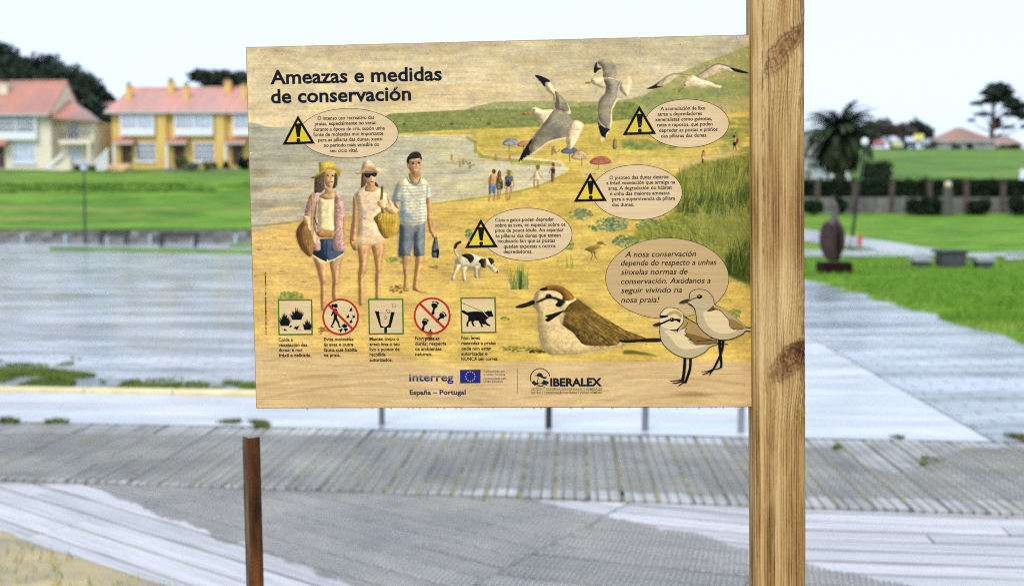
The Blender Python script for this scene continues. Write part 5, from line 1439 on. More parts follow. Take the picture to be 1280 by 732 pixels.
    def brolly(x, y, rx_, ry_, c1, c2, px, pt, pb):
        p.poly([(x - rx_, y + ry_ * .5), (x - rx_ * .7, y - ry_ * .45), (x, y - ry_), (x + rx_ * .7, y - ry_ * .5), (x + rx_, y + ry_ * .45), (x + rx_ * .4, y + ry_ * .8), (x - rx_ * .4, y + ry_ * .9)], c1, 0.95)
        p.poly([(x - rx_ * .9, y + ry_ * .4), (x - rx_ * .3, y + ry_ * .75), (x + rx_ * .4, y + ry_ * .7), (x + rx_ * .2, y - ry_ * .1), (x - rx_ * .4, y - ry_ * .05)], c2, 0.7, 1)
        p.line([(px, pt), (px, pb)], 6, (84, 78, 60), .9, False)
    p.poly([(375, 238), (440, 222), (480, 245), (440, 262), (390, 258)], (206, 190, 110), .8, 1)
    brolly(520, 185, 66, 34, (128, 138, 150), (186, 180, 150), 508, 195, 258); brolly(632, 200, 56, 28, (176, 128, 92), (196, 156, 110), 626, 205, 258)
    p.line([(480, 265), (520, 262)], 7, (140, 140, 70), .6)
    p.at(700, 160, 7.317)
    brolly(88, 205, 80, 34, (86, 104, 124), (120, 132, 138), 88, 210, 305); brolly(182, 250, 78, 44, (198, 164, 122), (214, 190, 148), 200, 270, 345); p.line([(150, 212), (200, 205), (255, 245)], 5, (168, 98, 76), .8); p.line([(105, 268), (180, 290), (240, 268)], 5, (172, 116, 88), .8)
    brolly(372, 298, 100, 42, (172, 100, 84), (190, 116, 92), 355, 310, 380)
    p.poly([(235, 420), (330, 398), (420, 375), (430, 390), (330, 420), (240, 440)], (206, 184, 132), .8, 1); p.line([(235, 432), (330, 415)], 8, (150, 120, 70), .7)
    p.poly([(485, 190), (483, 140), (492, 105), (503, 95), (515, 110), (520, 150), (515, 190)], (150, 130, 86), .9); p.poly([(486, 168), (518, 168), (516, 186), (488, 186)], (110, 124, 128), .9)
    p.at(560, 150, 6.657)
    # the group of three walking away, two more on the right
    def leg(pts, w_, c=skin): p.line(pts, w_, skd, .8, True); p.line(pts, w_ * .7, c, .9, True)
    leg([(350, 560), (346, 620), (340, 668)], 17); leg([(382, 560), (382, 620), (380, 665)], 16)
    p.poly([(345, 540), (350, 470), (360, 452), (392, 450), (402, 470), (394, 545)], (200, 152, 96)); p.line([(345, 475), (338, 520), (346, 545)], 11, (188, 138, 86)); p.line([(402, 470), (404, 520), (396, 545)], 10, (170, 122, 74))
    p.poly([(343, 540), (394, 536), (392, 612), (372, 608), (366, 575), (358, 615), (342, 608)], (118, 140, 166)); p.poly([(366, 572), (392, 545), (392, 610), (374, 606)], (84, 106, 138), .7); p.dab(382, 428, 16, 20, (96, 62, 40))
    leg([(414, 580), (416, 620), (412, 658)], 15); leg([(438, 570), (432, 620), (424, 655)], 14)
    p.poly([(405, 575), (402, 520), (412, 480), (440, 480), (455, 520), (450, 575)], (128, 128, 70)); p.poly([(438, 500), (456, 510), (456, 568), (438, 565)], (66, 80, 88)); p.poly([(412, 505), (414, 440), (428, 418), (442, 440), (444, 505), (428, 530)], (142, 96, 56))
    leg([(492, 545), (486, 600), (490, 665)], 17); leg([(524, 545), (520, 600), (506, 660)], 17)
    p.poly([(476, 550), (474, 500), (484, 465), (530, 465), (542, 495), (532, 550)], skin); p.poly([(474, 510), (482, 465), (532, 464), (544, 498), (532, 512), (500, 516)], (84, 98, 116)); p.poly([(480, 520), (526, 518), (516, 548), (496, 550)], (48, 54, 64)); p.line([(476, 500), (470, 540), (478, 575)], 9, skin); p.line([(542, 495), (548, 540), (540, 565)], 9, skin)
    p.dab(510, 440, 30, 26, (204, 178, 76)); p.dab(506, 430, 17, 15, (150, 120, 50)); p.dab(506, 452, 12, 14, (128, 92, 50), .8)
    leg([(718, 490), (716, 540), (720, 568)], 15); leg([(746, 490), (748, 540), (746, 568)], 15)
    p.poly([(710, 498), (720, 440), (728, 425), (752, 428), (764, 470), (762, 498), (735, 504)], (232, 206, 162)); p.line([(724, 440), (700, 475), (684, 500)], 9, skin); p.line([(752, 440), (772, 470), (792, 496)], 9, skin); p.dab(740, 412, 10, 14, (196, 150, 100)); p.dab(748, 392, 18, 20, (136, 104, 58))
    p.poly([(860, 510), (858, 430), (864, 395), (886, 395), (892, 430), (878, 510)], (150, 106, 66)); p.poly([(862, 412), (888, 408), (884, 440), (864, 438)], (60, 54, 50), .9); p.dab(876, 370, 13, 18, (118, 84, 52)); p.line([(860, 400), (842, 440)], 8, (150, 108, 68))
    p.poly([(855, 290), (862, 235), (880, 215), (892, 245), (905, 290), (884, 270), (870, 292)], (150, 118, 74), .85, 1); p.line([(895, 270), (920, 262), (932, 245)], 8, (140, 108, 66), .8)
    p.at(820, 150, 6.098)
    p.poly([(348, 292), (346, 262), (356, 235), (372, 236), (382, 268), (370, 294)], (184, 140, 96)); p.dab(362, 238, 8, 10, (120, 84, 56)); p.poly([(350, 292), (368, 292), (364, 328), (350, 328)], (150, 100, 72)); p.poly([(350, 282), (370, 282), (370, 300), (350, 300)], (206, 186, 150))
    p.poly([(590, 172), (596, 140), (608, 135), (616, 165), (610, 178)], (206, 160, 112)); p.poly([(588, 172), (612, 172), (608, 198), (590, 196)], (50, 46, 46)); p.dab(595, 126, 10, 8, (36, 30, 28)); p.dab(618, 160, 9, 22, (150, 56, 46)); p.line([(594, 198), (588, 228)], 6, (120, 80, 54)); p.line([(604, 198), (612, 226)], 6, (120, 80, 54))
    # little running wader
    p.at(640, 230, 6.1)
    p.poly([(552, 500), (590, 475), (640, 460), (665, 448), (690, 452), (690, 475), (665, 510), (640, 528), (600, 520), (570, 506)], (190, 166, 92)); p.poly([(552, 500), (600, 475), (650, 466), (680, 478), (640, 498), (600, 505)], (146, 124, 52), .9); p.dab(672, 450, 28, 14, (138, 112, 52)); p.line([(695, 458), (712, 463)], 6, (70, 56, 40)); p.line([(606, 525), (612, 545), (600, 578)], 6, (106, 70, 44)); p.line([(632, 520), (630, 545), (645, 568)], 6, (106, 70, 44)); p.dab(690, 470, 18, 12, (214, 190, 130), .7)
    p.dab(585, 560, 40, 8, (160, 146, 66), .5, 3)
    # dry leaves
    for x, y, r_ in [(497, 361, 8), (380, 410, 9), (540, 421, 9), (405, 411, 6)]:
        p.at(0, 0, 1)
        for _ in range(22): p.dab(x + p.r.normal() * r_ * .55, y + p.r.normal() * r_ * .38, 1.8, 1.2, (152, 112, 62) if p.r.random() < .6 else (124, 88, 48), .7)
    # ---- woman with straw hat
    sk, skl, sks = (206, 162, 108), (226, 188, 134), (146, 104, 62)
    p.at(365, 285, 7.325)
    p.poly([(195, 270), (215, 330), (240, 420), (258, 500), (262, 600), (268, 740), (312, 740), (312, 600), (312, 520), (318, 420), (324, 310), (260, 285)], sk)
    p.shade([(200, 275), (230, 400), (262, 510), (268, 740), (284, 740), (282, 600), (280, 500), (258, 400), (240, 290)], sks, .75, 3); p.shade([(250, 450), (262, 500), (292, 520), (308, 505), (290, 480)], sks, .6, 3)
    p.poly([(350, 310), (360, 400), (372, 480), (366, 560), (372, 650), (420, 650), (428, 560), (430, 480), (444, 400), (456, 290), (456, 240)], sk)
    p.shade([(352, 310), (362, 400), (374, 480), (368, 560), (374, 650), (392, 650), (388, 560), (394, 480), (384, 400), (374, 320)], sks, .75, 3); p.shade([(370, 480), (392, 500), (420, 492), (425, 510), (395, 525)], sks, .5, 3); p.shade([(440, 300), (456, 250), (440, 400), (432, 480), (426, 470)], sks, .45, 3)
    p.poly([(200, 195), (260, 100), (300, 96), (378, 96), (470, 190), (468, 235), (340, 305), (330, 290), (316, 310), (190, 240)], (62, 78, 96), 1, 0, False)
    p.poly([(198, 198), (262, 120), (290, 110), (286, 180), (312, 300), (190, 238)], (34, 46, 60), .8, 2); p.poly([(330, 110), (372, 110), (366, 200), (466, 190), (466, 228), (340, 292)], (84, 102, 118), .7, 2); p.line([(320, 110), (318, 200), (322, 290)], 6, (30, 38, 48), .8); p.line([(262, 100), (376, 98)], 7, (96, 112, 118), .8)
    p.line([(188, 244), (250, 286), (316, 312), (326, 290)], 11, (236, 222, 184)); p.line([(326, 306), (400, 280), (468, 236)], 11, (236, 222, 184))
    p.at(365, 195, 7.325)
    p.poly([(40, 690), (100, 590), (120, 575), (150, 650), (200, 700), (215, 760), (195, 880), (165, 920), (110, 880), (60, 800)], (150, 108, 56)); p.shade([(42, 690), (100, 595), (125, 620), (90, 720), (120, 840), (160, 915), (90, 860), (55, 790)], (92, 62, 32), .8, 4)
    for k in range(9): p.line([(70 + k * 12, 650 + k * 4), (85 + k * 12, 780), (110 + k * 9, 880)], 3, (110, 76, 36) if k % 2 else (186, 144, 84), .6)
    p.poly([(180, 345), (150, 390), (115, 545), (165, 560), (185, 520), (240, 560), (250, 470), (250, 345), (215, 325)], (196, 154, 138)); p.poly([(390, 330), (425, 345), (462, 390), (490, 540), (470, 600), (484, 840), (380, 850), (385, 600), (390, 460)], (198, 156, 142)); p.poly([(230, 400), (245, 500), (248, 700), (262, 850), (195, 850), (205, 700), (190, 600)], (196, 160, 144))
    for _ in range(240):
        q = p.r.random(); x, y = (120 + 130 * p.r.random(), 345 + 490 * p.r.random()) if q < .5 else (385 + 95 * p.r.random(), 345 + 490 * p.r.random())
        if x < 250 and y > 560 and x < 195: continue
        if x < 150 and y < 420: continue
        if x > 460 and y < 440: continue
        p.dab(x, y, 3 + 5 * p.r.random(), 3 + 5 * p.r.random(), (166, 110, 112) if p.r.random() < .6 else (222, 196, 172), .55)
    p.poly([(232, 520), (245, 400), (250, 375), (300, 395), (380, 380), (388, 430), (380, 560), (376, 690), (240, 690), (236, 600)], (232, 206, 154)); p.poly([(238, 685), (380, 685), (378, 740), (246, 740)], (180, 130, 84)); p.shade([(232, 520), (280, 530), (236, 560)], (160, 150, 110), .6, 3); p.shade([(350, 520), (388, 515), (384, 550)], (160, 150, 110), .5, 3); p.line([(240, 686), (310, 692), (378, 684)], 4, (196, 164, 116), .8)
    p.poly([(104, 555), (160, 555), (172, 640), (176, 680), (150, 690), (120, 620)], skl); p.poly([(160, 690), (200, 680), (226, 740), (214, 800), (180, 780)], skl); p.line([(106, 560), (122, 625), (152, 690), (180, 760)], 5, sks, .8); p.line([(150, 690), (176, 680)], 4, (90, 70, 50))
    p.line([(480, 560), (484, 680), (478, 780)], 18, sk); p.line([(470, 560), (474, 720)], 5, sks, .7)
    p.line([(186, 340), (190, 500), (186, 640), (196, 720)], 16, (196, 162, 98)); p.line([(180, 345), (182, 500), (178, 640)], 5, (130, 100, 54), .8); p.line([(205, 560), (225, 625)], 12, (60, 50, 44), .8)
    p.poly([(250, 365), (300, 330), (302, 290), (370, 290), (372, 325), (400, 350), (380, 385), (320, 398), (270, 385)], sk); p.shade([(300, 300), (330, 330), (362, 310), (370, 335), (320, 350)], sks, .6, 3); p.dab(235, 345, 16, 8, (224, 214, 206), .8)
    p.poly([(286, 120), (404, 112), (392, 240), (370, 280), (345, 290), (312, 270), (290, 220)], (212, 172, 124))
    hair = [(205, 330), (210, 200), (240, 170), (300, 145), (290, 220), (300, 290), (270, 330), (230, 335)]
    p.poly(hair, (96, 78, 56)); p.poly([(392, 160), (416, 175), (414, 250), (392, 292), (372, 290), (385, 240)], (88, 70, 50))
    for _ in range(90): p.dab(205 + 95 * p.r.random(), 180 + 150 * p.r.random(), 4, 5, (66, 54, 40) if p.r.random() < .55 else (132, 110, 82), .6) if p.r.random() < .8 else p.dab(385 + 28 * p.r.random(), 180 + 105 * p.r.random(), 4, 5, (66, 54, 40), .6)
    p.poly([(175, 192), (240, 170), (250, 135), (246, 80), (262, 58), (370, 52), (388, 75), (396, 105), (448, 130), (456, 150), (430, 188), (400, 140), (340, 122), (290, 145), (240, 185), (200, 208)], (206, 180, 76)); p.poly([(250, 150), (300, 122), (370, 105), (400, 112), (450, 140), (430, 185), (404, 142), (345, 122), (290, 148), (240, 186), (180, 204), (178, 195)], (168, 148, 62), .8, 1); p.poly([(180, 198), (240, 178), (290, 150), (280, 165), (230, 195), (200, 208)], (104, 96, 44), .9); p.line([(252, 128), (310, 108), (392, 100)], 6, (150, 132, 56), .8)
    for x in (328, 372): p.dab(x, 179, 11, 8, (48, 34, 26), .95); p.line([(x - 14, 164), (x + 14, 163)], 4, (96, 68, 46), .8)
    p.line([(352, 175), (360, 210), (345, 218)], 5, (150, 108, 70), .8); p.line([(336, 240), (352, 236), (374, 239)], 10, (128, 58, 46), .95); p.shade([(290, 160), (310, 165), (306, 260), (318, 275), (300, 255)], sks, .5, 3); p.shade([(312, 265), (345, 285), (370, 275), (345, 296)], sks, .5, 2)
    # ---- woman in white with sunglasses
    p.at(430, 280, 7.317)
    p.poly([(128, 190), (236, 190), (222, 300), (204, 400), (188, 460), (186, 600), (182, 735), (136, 735), (134, 600), (128, 470), (140, 400), (134, 300)], sk); p.shade([(130, 195), (136, 300), (142, 400), (130, 470), (136, 735), (154, 735), (150, 560), (158, 440), (160, 300), (152, 200)], sks, .75, 4); p.shade([(225, 200), (238, 195), (222, 320), (200, 420), (212, 300)], sks, .45, 3); p.shade([(140, 425), (190, 420), (186, 450), (140, 450)], sks, .5, 4)
    p.poly([(256, 190), (368, 180), (356, 300), (340, 420), (344, 500), (334, 600), (336, 690), (290, 690), (290, 600), (284, 500), (290, 420), (272, 300)], sk); p.shade([(258, 195), (276, 300), (294, 420), (286, 500), (292, 690), (308, 690), (304, 560), (312, 430), (296, 300), (280, 200)], sks, .75, 4); p.shade([(356, 190), (368, 185), (352, 330), (340, 420), (338, 330)], sks, .4, 3); p.shade([(292, 420), (338, 410), (340, 440), (296, 450)], sks, .45, 4)
    p.poly([(60, 60), (80, -40), (125, -60), (112, 40), (95, 120), (92, 180), (115, 235), (90, 238), (65, 200), (52, 150)], (198, 152, 100)); p.shade([(90, 180), (115, 235), (98, 235), (84, 205)], (88, 64, 44), .7, 2)
    p.at(430, 190, 7.317)
    p.poly([(85, 410), (82, 520), (72, 700), (62, 800), (112, 800), (126, 640), (128, 500), (110, 420)], (196, 150, 98)); p.shade([(84, 420), (82, 540), (66, 760), (84, 760), (98, 560), (98, 430)], sks, .6, 3)
    p.poly([(92, 392), (130, 355), (170, 330), (320, 330), (372, 372), (404, 400), (400, 470), (330, 560), (300, 620), (320, 720), (380, 790), (384, 808), (300, 846), (130, 848), (118, 800), (130, 640), (122, 500), (104, 420)], (232, 202, 160)); p.shade([(120, 520), (200, 540), (180, 590), (130, 600)], (176, 160, 122), .7, 6); p.shade([(118, 760), (384, 770), (380, 810), (250, 850), (120, 848)], (222, 186, 142), .6, 5); p.line([(126, 846), (250, 848), (384, 804)], 6, (182, 142, 96), .8); p.line([(94, 392), (108, 430), (128, 500)], 4, (160, 128, 92), .6)
    p.poly([(270, 600), (310, 588), (345, 545), (368, 545), (400, 555), (512, 555), (518, 620), (508, 720), (470, 760), (380, 790), (330, 730), (300, 660)], (190, 156, 60)); p.shade([(272, 600), (345, 546), (312, 610), (330, 700), (380, 790), (330, 735), (298, 660)], (104, 80, 34), .85, 2)
    for k in range(12): p.line([(345 + k * 14, 560), (350 + k * 13, 660), (365 + k * 9, 770)], 4, (150, 118, 38) if k % 2 else (214, 184, 92), .5)
    p.line([(312, 606), (345, 552), (340, 600), (316, 622)], 5, (222, 200, 140), .9)
    p.line([(348, 322), (346, 400), (340, 450), (352, 550)], 24, (116, 96, 50))
    p.poly([(390, 395), (420, 430), (470, 490), (500, 540), (470, 568), (400, 552), (360, 510), (372, 470), (400, 480), (420, 490), (395, 430)], skl); p.line([(392, 400), (398, 440), (430, 490)], 5, sks, .6); p.line([(362, 512), (400, 552), (470, 570), (500, 545)], 5, sks, .7); p.poly([(306, 455), (330, 440), (365, 440), (385, 470), (380, 510), (340, 512), (312, 490)], skl); p.line([(308, 470), (340, 468)], 3, sks, .7); p.line([(312, 488), (342, 486)], 3, sks, .7)
    p.poly([(190, 350), (215, 300), (280, 300), (310, 330), (290, 355), (240, 364)], sk); p.shade([(205, 300), (280, 300), (270, 325), (220, 325)], sks, .5, 3)
    p.poly([(165, 180), (200, 175), (204, 260), (200, 300), (165, 325), (155, 320)], (110, 80, 54)); p.poly([(276, 270), (300, 285), (318, 318), (290, 312)], (84, 60, 44))
    p.poly([(186, 150), (298, 140), (292, 250), (270, 300), (240, 308), (206, 280)], (214, 170, 126)); p.poly([(188, 178), (296, 172), (296, 195), (190, 200)], (128, 90, 60), .8, 2)
    p.poly([(186, 198), (240, 194), (298, 190), (296, 218), (275, 228), (250, 214), (235, 234), (205, 234), (190, 218)], (26, 28, 48)); p.dab(218, 215, 14, 10, (44, 56, 104), .8); p.dab(278, 209, 12, 10, (44, 56, 104), .8)
    p.line([(246, 235), (254, 254), (238, 258)], 4, sks, .8); p.line([(236, 276), (256, 272), (272, 274)], 10, (150, 70, 56), .95)
    p.poly([(98, 188), (150, 182), (166, 120), (190, 85), (225, 72), (262, 90), (288, 130), (368, 158), (350, 172), (300, 190), (255, 162), (200, 170), (150, 200), (120, 204)], (228, 194, 154)); p.poly([(150, 185), (200, 160), (290, 135), (300, 142), (255, 158), (200, 172), (152, 198)], (196, 152, 112), .8, 1); p.line([(160, 160), (230, 135), (290, 128)], 5, (190, 146, 108), .8); p.line([(100, 190), (128, 204), (160, 192)], 5, (150, 116, 84), .7)
    # ---- man in striped shirt
    p.at(430, 280, 7.317)
    p.poly([(535, 290), (606, 285), (600, 400), (588, 500), (585, 600), (545, 600), (550, 500), (540, 400)], sk); p.shade([(535, 295), (545, 400), (554, 500), (548, 600), (562, 600), (566, 500), (560, 400), (556, 300)], sks, .7, 4); p.poly([(545, 585), (588, 585), (590, 612), (548, 612)], (190, 146, 92))
    p.poly([(660, 290), (735, 285), (718, 380), (700, 460), (682, 560), (700, 590), (760, 630), (720, 632), (650, 610), (628, 590), (640, 480), (650, 380)], sk); p.shade([(662, 295), (652, 380), (642, 480), (630, 590), (648, 590), (660, 480), (672, 380), (684, 300)], sks, .7, 4); p.shade([(545, 330), (600, 325), (595, 350), (550, 350)], sks, .5, 4); p.shade([(665, 330), (720, 335), (712, 355), (668, 352)], sks, .5, 4)
    p.poly([(512, 0), (740, -20), (742, 100), (736, 290), (640, 292), (636, 120), (625, 200), (606, 288), (500, 298), (498, 260)], (118, 126, 128), 1, 0, False); p.poly([(498, 296), (506, 120), (512, 0), (545, 10), (540, 200), (552, 290)], (60, 70, 82), .8, 4); p.poly([(640, 85), (672, 70), (668, 180), (690, 285), (642, 290), (634, 180)], (56, 64, 78), .85, 3); p.dab(620, 60, 40, 30, (146, 150, 146), .6, 3); p.dab(580, 220, 24, 50, (146, 152, 150), .5, 3); p.dab(712, 190, 16, 70, (138, 144, 144), .5, 3); p.line([(498, 296), (560, 286), (606, 290)], 7, (92, 100, 106), .8)
    p.poly([(780, -60), (825, -60), (838, 60), (850, 110), (820, 130), (800, 100), (795, 40)], sk); p.shade([(784, -20), (800, 60), (806, 105), (818, 60), (806, -20)], sks, .6, 3)
    p.poly([(826, 130), (848, 118), (862, 200), (866, 300), (840, 308), (806, 300), (800, 250), (812, 180)], (100, 108, 104)); p.poly([(804, 232), (826, 246), (866, 226), (866, 300), (848, 306), (846, 255), (820, 262)], (20, 24, 32)); p.line([(830, 130), (824, 165), (845, 175)], 6, (24, 28, 34))
    p.line([(774, 388), (806, 395), (848, 380), (846, 405), (806, 398)], 12, (150, 116, 62), .8)
    p.at(430, 190, 7.317)
    p.poly([(455, 455), (500, 460), (505, 520), (470, 500)], (196, 150, 98))
    p.poly([(752, 425), (800, 420), (806, 500), (800, 590), (812, 680), (828, 740), (785, 740), (760, 620), (748, 540)], sk); p.shade([(752, 440), (756, 560), (790, 730), (800, 735), (784, 640), (776, 440)], sks, .6, 4)
    p.poly([(440, 445), (470, 330), (490, 275), (580, 235), (600, 280), (650, 298), (695, 235), (765, 270), (790, 340), (804, 415), (752, 436), (745, 640), (520, 655), (518, 465), (470, 460)], (218, 208, 170), 1, 0, True)
    for k in range(13):
        y = 300 + k * 28; p.line([(520, y + 8), (630, y + 12), (750, y)], 6.5, (132, 152, 158), .75)
    for k in range(6): p.line([(486 - k * 8, 300 + k * 28), (518, 312 + k * 27)], 6, (120, 142, 152), .75); p.line([(756, 312 + k * 22), (778 + k * 5, 300 + k * 22)], 6, (124, 146, 156), .7)
    p.shade([(520, 470), (560, 540), (630, 590), (600, 620), (525, 600)], (112, 136, 150), .75, 5); p.shade([(518, 300), (545, 420), (540, 640), (520, 640)], (118, 138, 148), .7, 4); p.shade([(440, 440), (470, 330), (492, 290), (482, 400), (470, 458)], (100, 122, 136), .6, 4); p.line([(580, 330), (640, 420), (700, 460)], 6, (120, 138, 146), .6); p.shade([(756, 300), (770, 330), (760, 430), (750, 430)], (90, 118, 136), .7, 2); p.line([(520, 650), (640, 652), (745, 640)], 5, (150, 142, 110), .8)
    p.poly([(596, 235), (600, 190), (690, 185), (695, 235), (680, 280), (645, 292), (610, 275)], sk); p.shade([(600, 195), (690, 195), (676, 235), (630, 240)], sks, .65, 3); p.line([(575, 232), (598, 275), (645, 300), (682, 280), (698, 236)], 10, (108, 130, 140))
    p.poly([(588, 60), (705, 50), (702, 140), (690, 180), (660, 210), (628, 205), (602, 170), (590, 130)], (198, 152, 108)); p.poly([(574, 100), (590, 105), (596, 150), (582, 145)], (180, 132, 90))
    p.poly([(572, 75), (590, 35), (625, 5), (670, -2), (700, 18), (712, 60), (704, 72), (690, 55), (640, 62), (600, 70), (596, 104), (580, 105)], (44, 40, 40)); p.line([(600, 40), (660, 25), (700, 45)], 6, (86, 82, 82), .7)
    for x, y in ((632, 105), (684, 100)): p.dab(x, y, 13, 9, (38, 28, 24), .95); p.line([(x - 18, y - 14), (x + 14, y - 16)], 5, (60, 44, 34), .9)
    p.line([(658, 105), (666, 136), (652, 140)], 5, sks, .8); p.line([(640, 160), (664, 156), (684, 158)], 8, (232, 214, 190), .8); p.line([(636, 154), (662, 152), (686, 152)], 4, (130, 76, 56), .8); p.shade([(590, 110), (606, 120), (612, 175), (636, 206), (606, 180)], sks, .5, 3); p.shade([(640, 190), (690, 175), (660, 212)], sks, .4, 2)
    # ---- dog
    p.at(560, 255, 6.973)
    wh, gry = (214, 200, 160), (150, 136, 102)
    p.dab(120, 655, 110, 10, (170, 150, 74), .6, 3); p.dab(280, 640, 60, 8, (160, 146, 70), .5, 3)
    p.line([(105, 470), (72, 430), (58, 380), (75, 345), (105, 332)], 26, gry); p.line([(105, 468), (76, 430), (64, 385)], 18, wh); p.line([(62, 380), (78, 348), (106, 332)], 22, (40, 38, 36))
    p.poly([(75, 470), (130, 440), (200, 428), (270, 450), (330, 470), (370, 470), (395, 490), (410, 540), (440, 580), (438, 602), (412, 604), (380, 580), (340, 545), (290, 560), (200, 562), (120, 560), (75, 545), (62, 500)], wh); p.shade([(70, 520), (150, 545), (290, 540), (340, 545), (280, 572), (140, 575), (76, 550)], gry, .8, 4); p.shade([(64, 480), (90, 470), (90, 540), (70, 545)], gry, .7, 3)
    p.poly([(62, 530), (115, 530), (70, 600), (58, 655), (30, 665), (28, 640), (50, 580)], wh); p.poly([(120, 550), (170, 545), (150, 600), (160, 660), (130, 668), (122, 610), (110, 580)], wh); p.poly([(225, 545), (275, 540), (265, 590), (270, 630), (255, 648), (232, 640), (228, 590)], wh); p.shade([(255, 560), (285, 560), (278, 635), (262, 640)], gry, .8, 2); p.shade([(64, 540), (76, 540), (52, 600), (40, 660), (30, 660)], gry, .7, 2); p.shade([(120, 560), (134, 560), (134, 600), (144, 662), (130, 664)], gry, .7, 2); p.shade([(228, 560), (238, 560), (240, 640), (230, 636)], gry, .6, 2)
    p.poly([(118, 448), (150, 434), (200, 436), (228, 470), (210, 505), (190, 510), (165, 475)], (46, 44, 42)); p.poly([(265, 500), (290, 475), (325, 480), (330, 520), (310, 550), (290, 545), (284, 520)], (48, 44, 40)); p.poly([(318, 470), (332, 490), (330, 550), (310, 552), (314, 500)], (124, 84, 54)); p.poly([(350, 470), (390, 475), (402, 505), (380, 528), (366, 510)], (54, 50, 46)); p.dab(402, 534, 9, 5, (60, 48, 40)); p.dab(430, 592, 10, 9, (46, 38, 34)); p.line([(380, 580), (412, 604)], 5, gry, .7)
    # ---- gulls
    gw_, gg_, gd, bk = (232, 208, 164), (150, 140, 116), (112, 106, 92), (28, 30, 42)
    p.at(645, 80, 5.633)
    p.poly([(205, 150), (235, 125), (262, 160), (290, 200), (350, 260), (378, 310), (384, 350), (350, 350), (262, 320), (262, 230), (240, 205), (215, 185)], gw_); p.poly([(275, 190), (345, 255), (366, 300), (368, 335), (290, 325), (275, 300), (282, 240)], gg_); p.shade([(330, 260), (366, 300), (366, 338), (340, 330)], gd, .6, 4)
    p.poly([(135, 80), (175, 85), (225, 108), (240, 128), (210, 130), (202, 162), (180, 135), (150, 105)], bk); p.line([(140, 98), (160, 108)], 4, gw_, .8); p.line([(160, 120), (176, 128)], 4, gw_, .8)
    p.poly([(95, 330), (115, 308), (145, 305), (190, 322), (265, 322), (300, 350), (220, 420), (175, 430), (140, 365), (110, 352)], gw_); p.poly([(48, 345), (105, 338), (108, 350), (60, 357)], (176, 138, 70)); p.line([(50, 354), (70, 358)], 4, (110, 60, 40)); p.dab(128, 324, 11, 3.6, (60, 54, 50))
    p.poly([(352, 480), (400, 400), (474, 420), (455, 490), (420, 555), (388, 600), (362, 590), (350, 530)], gw_); p.line([(440, 430), (400, 580)], 3, (196, 172, 132), .6)
    p.poly([(225, 380), (270, 325), (340, 335), (395, 385), (398, 410), (352, 470), (348, 520), (250, 535), (205, 560), (150, 610), (110, 640), (85, 625), (110, 540), (150, 470), (190, 425)], gg_)
    p.shade([(250, 350), (330, 350), (390, 395), (340, 450), (250, 400)], (164, 154, 128), .7, 5); p.shade([(200, 450), (330, 440), (340, 510), (240, 520), (140, 590)], gd, .55, 8); p.line([(230, 430), (290, 400), (340, 420)], 10, (176, 166, 138), .7)
    p.line([(112, 636), (160, 602), (215, 560), (260, 540), (350, 520)], 12, gw_, .95); p.poly([(108, 528), (120, 535), (92, 580), (95, 610), (108, 630), (60, 660), (30, 685), (20, 682), (45, 625), (75, 575)], bk)
    for x, y in ((100, 636), (78, 652), (54, 668), (30, 684)): p.line([(x, y - 8), (x + 3, y + 8)], 5, gw_, .9, False)
    p.line([(180, 430), (140, 500), (112, 540)], 4, (206, 190, 156), .7)
    p.at(725, 65, 6.107)
    p.poly([(300, 225), (345, 200), (385, 185), (398, 215), (392, 260), (370, 330), (355, 340), (305, 295)], gw_); p.line([(305, 290), (350, 335)], 5, (170, 150, 120), .7); p.poly([(305, 220), (385, 190), (390, 250), (340, 250)], (234, 200, 156), .6, 3)
    p.poly([(128, 80), (160, 62), (205, 60), (250, 78), (272, 115), (276, 200), (230, 215), (180, 200), (176, 150), (160, 110)], (160, 152, 128)); p.shade([(200, 80), (260, 95), (272, 190), (200, 190), (190, 130)], (150, 140, 118), .7, 4); p.poly([(122, 82), (130, 90), (132, 118), (164, 124), (140, 140), (116, 162), (106, 150), (108, 118)], bk); p.line([(132, 80), (165, 66)], 4, (214, 200, 160), .8)
    p.poly([(82, 215), (105, 200), (150, 198), (220, 200), (240, 240), (185, 276), (140, 265), (98, 244)], gw_); p.shade([(100, 245), (185, 278), (180, 262), (120, 248)], (176, 156, 120), .7, 2); p.poly([(36, 236), (60, 225), (88, 228), (86, 240), (52, 244)], (176, 138, 60)); p.dab(104, 221, 8, 3, (50, 46, 44))
    p.poly([(180, 205), (230, 195), (300, 225), (308, 245), (288, 300), (270, 400), (245, 450), (245, 530), (225, 600), (190, 650), (150, 600), (132, 520), (132, 400), (160, 345), (185, 320), (195, 260)], gw_); p.poly([(185, 215), (240, 205), (305, 232), (290, 280), (275, 360), (240, 440), (225, 590), (185, 565), (140, 500), (142, 400), (168, 345), (192, 320), (200, 265)], (152, 142, 116)); p.shade([(195, 330), (250, 330), (232, 450), (200, 560), (150, 490), (150, 400)], (172, 160, 132), .6, 6)
    for k in range(7): p.line([(160 + k * 14, 420 - k * 6), (178 + k * 8, 480), (200 + k * 3, 560)], 3, (120, 112, 96), .5)
    p.poly([(132, 500), (145, 545), (185, 575), (228, 592), (205, 620), (190, 660), (165, 640), (146, 590)], bk); p.poly([(160, 650), (190, 655), (175, 690), (160, 680)], gw_, .8)
    for x, y in ((222, 606), (212, 622), (200, 640)): p.line([(x - 4, y - 6), (x + 6, y)], 4, gw_, .9, False)
    p.at(800, 60, 5.629)
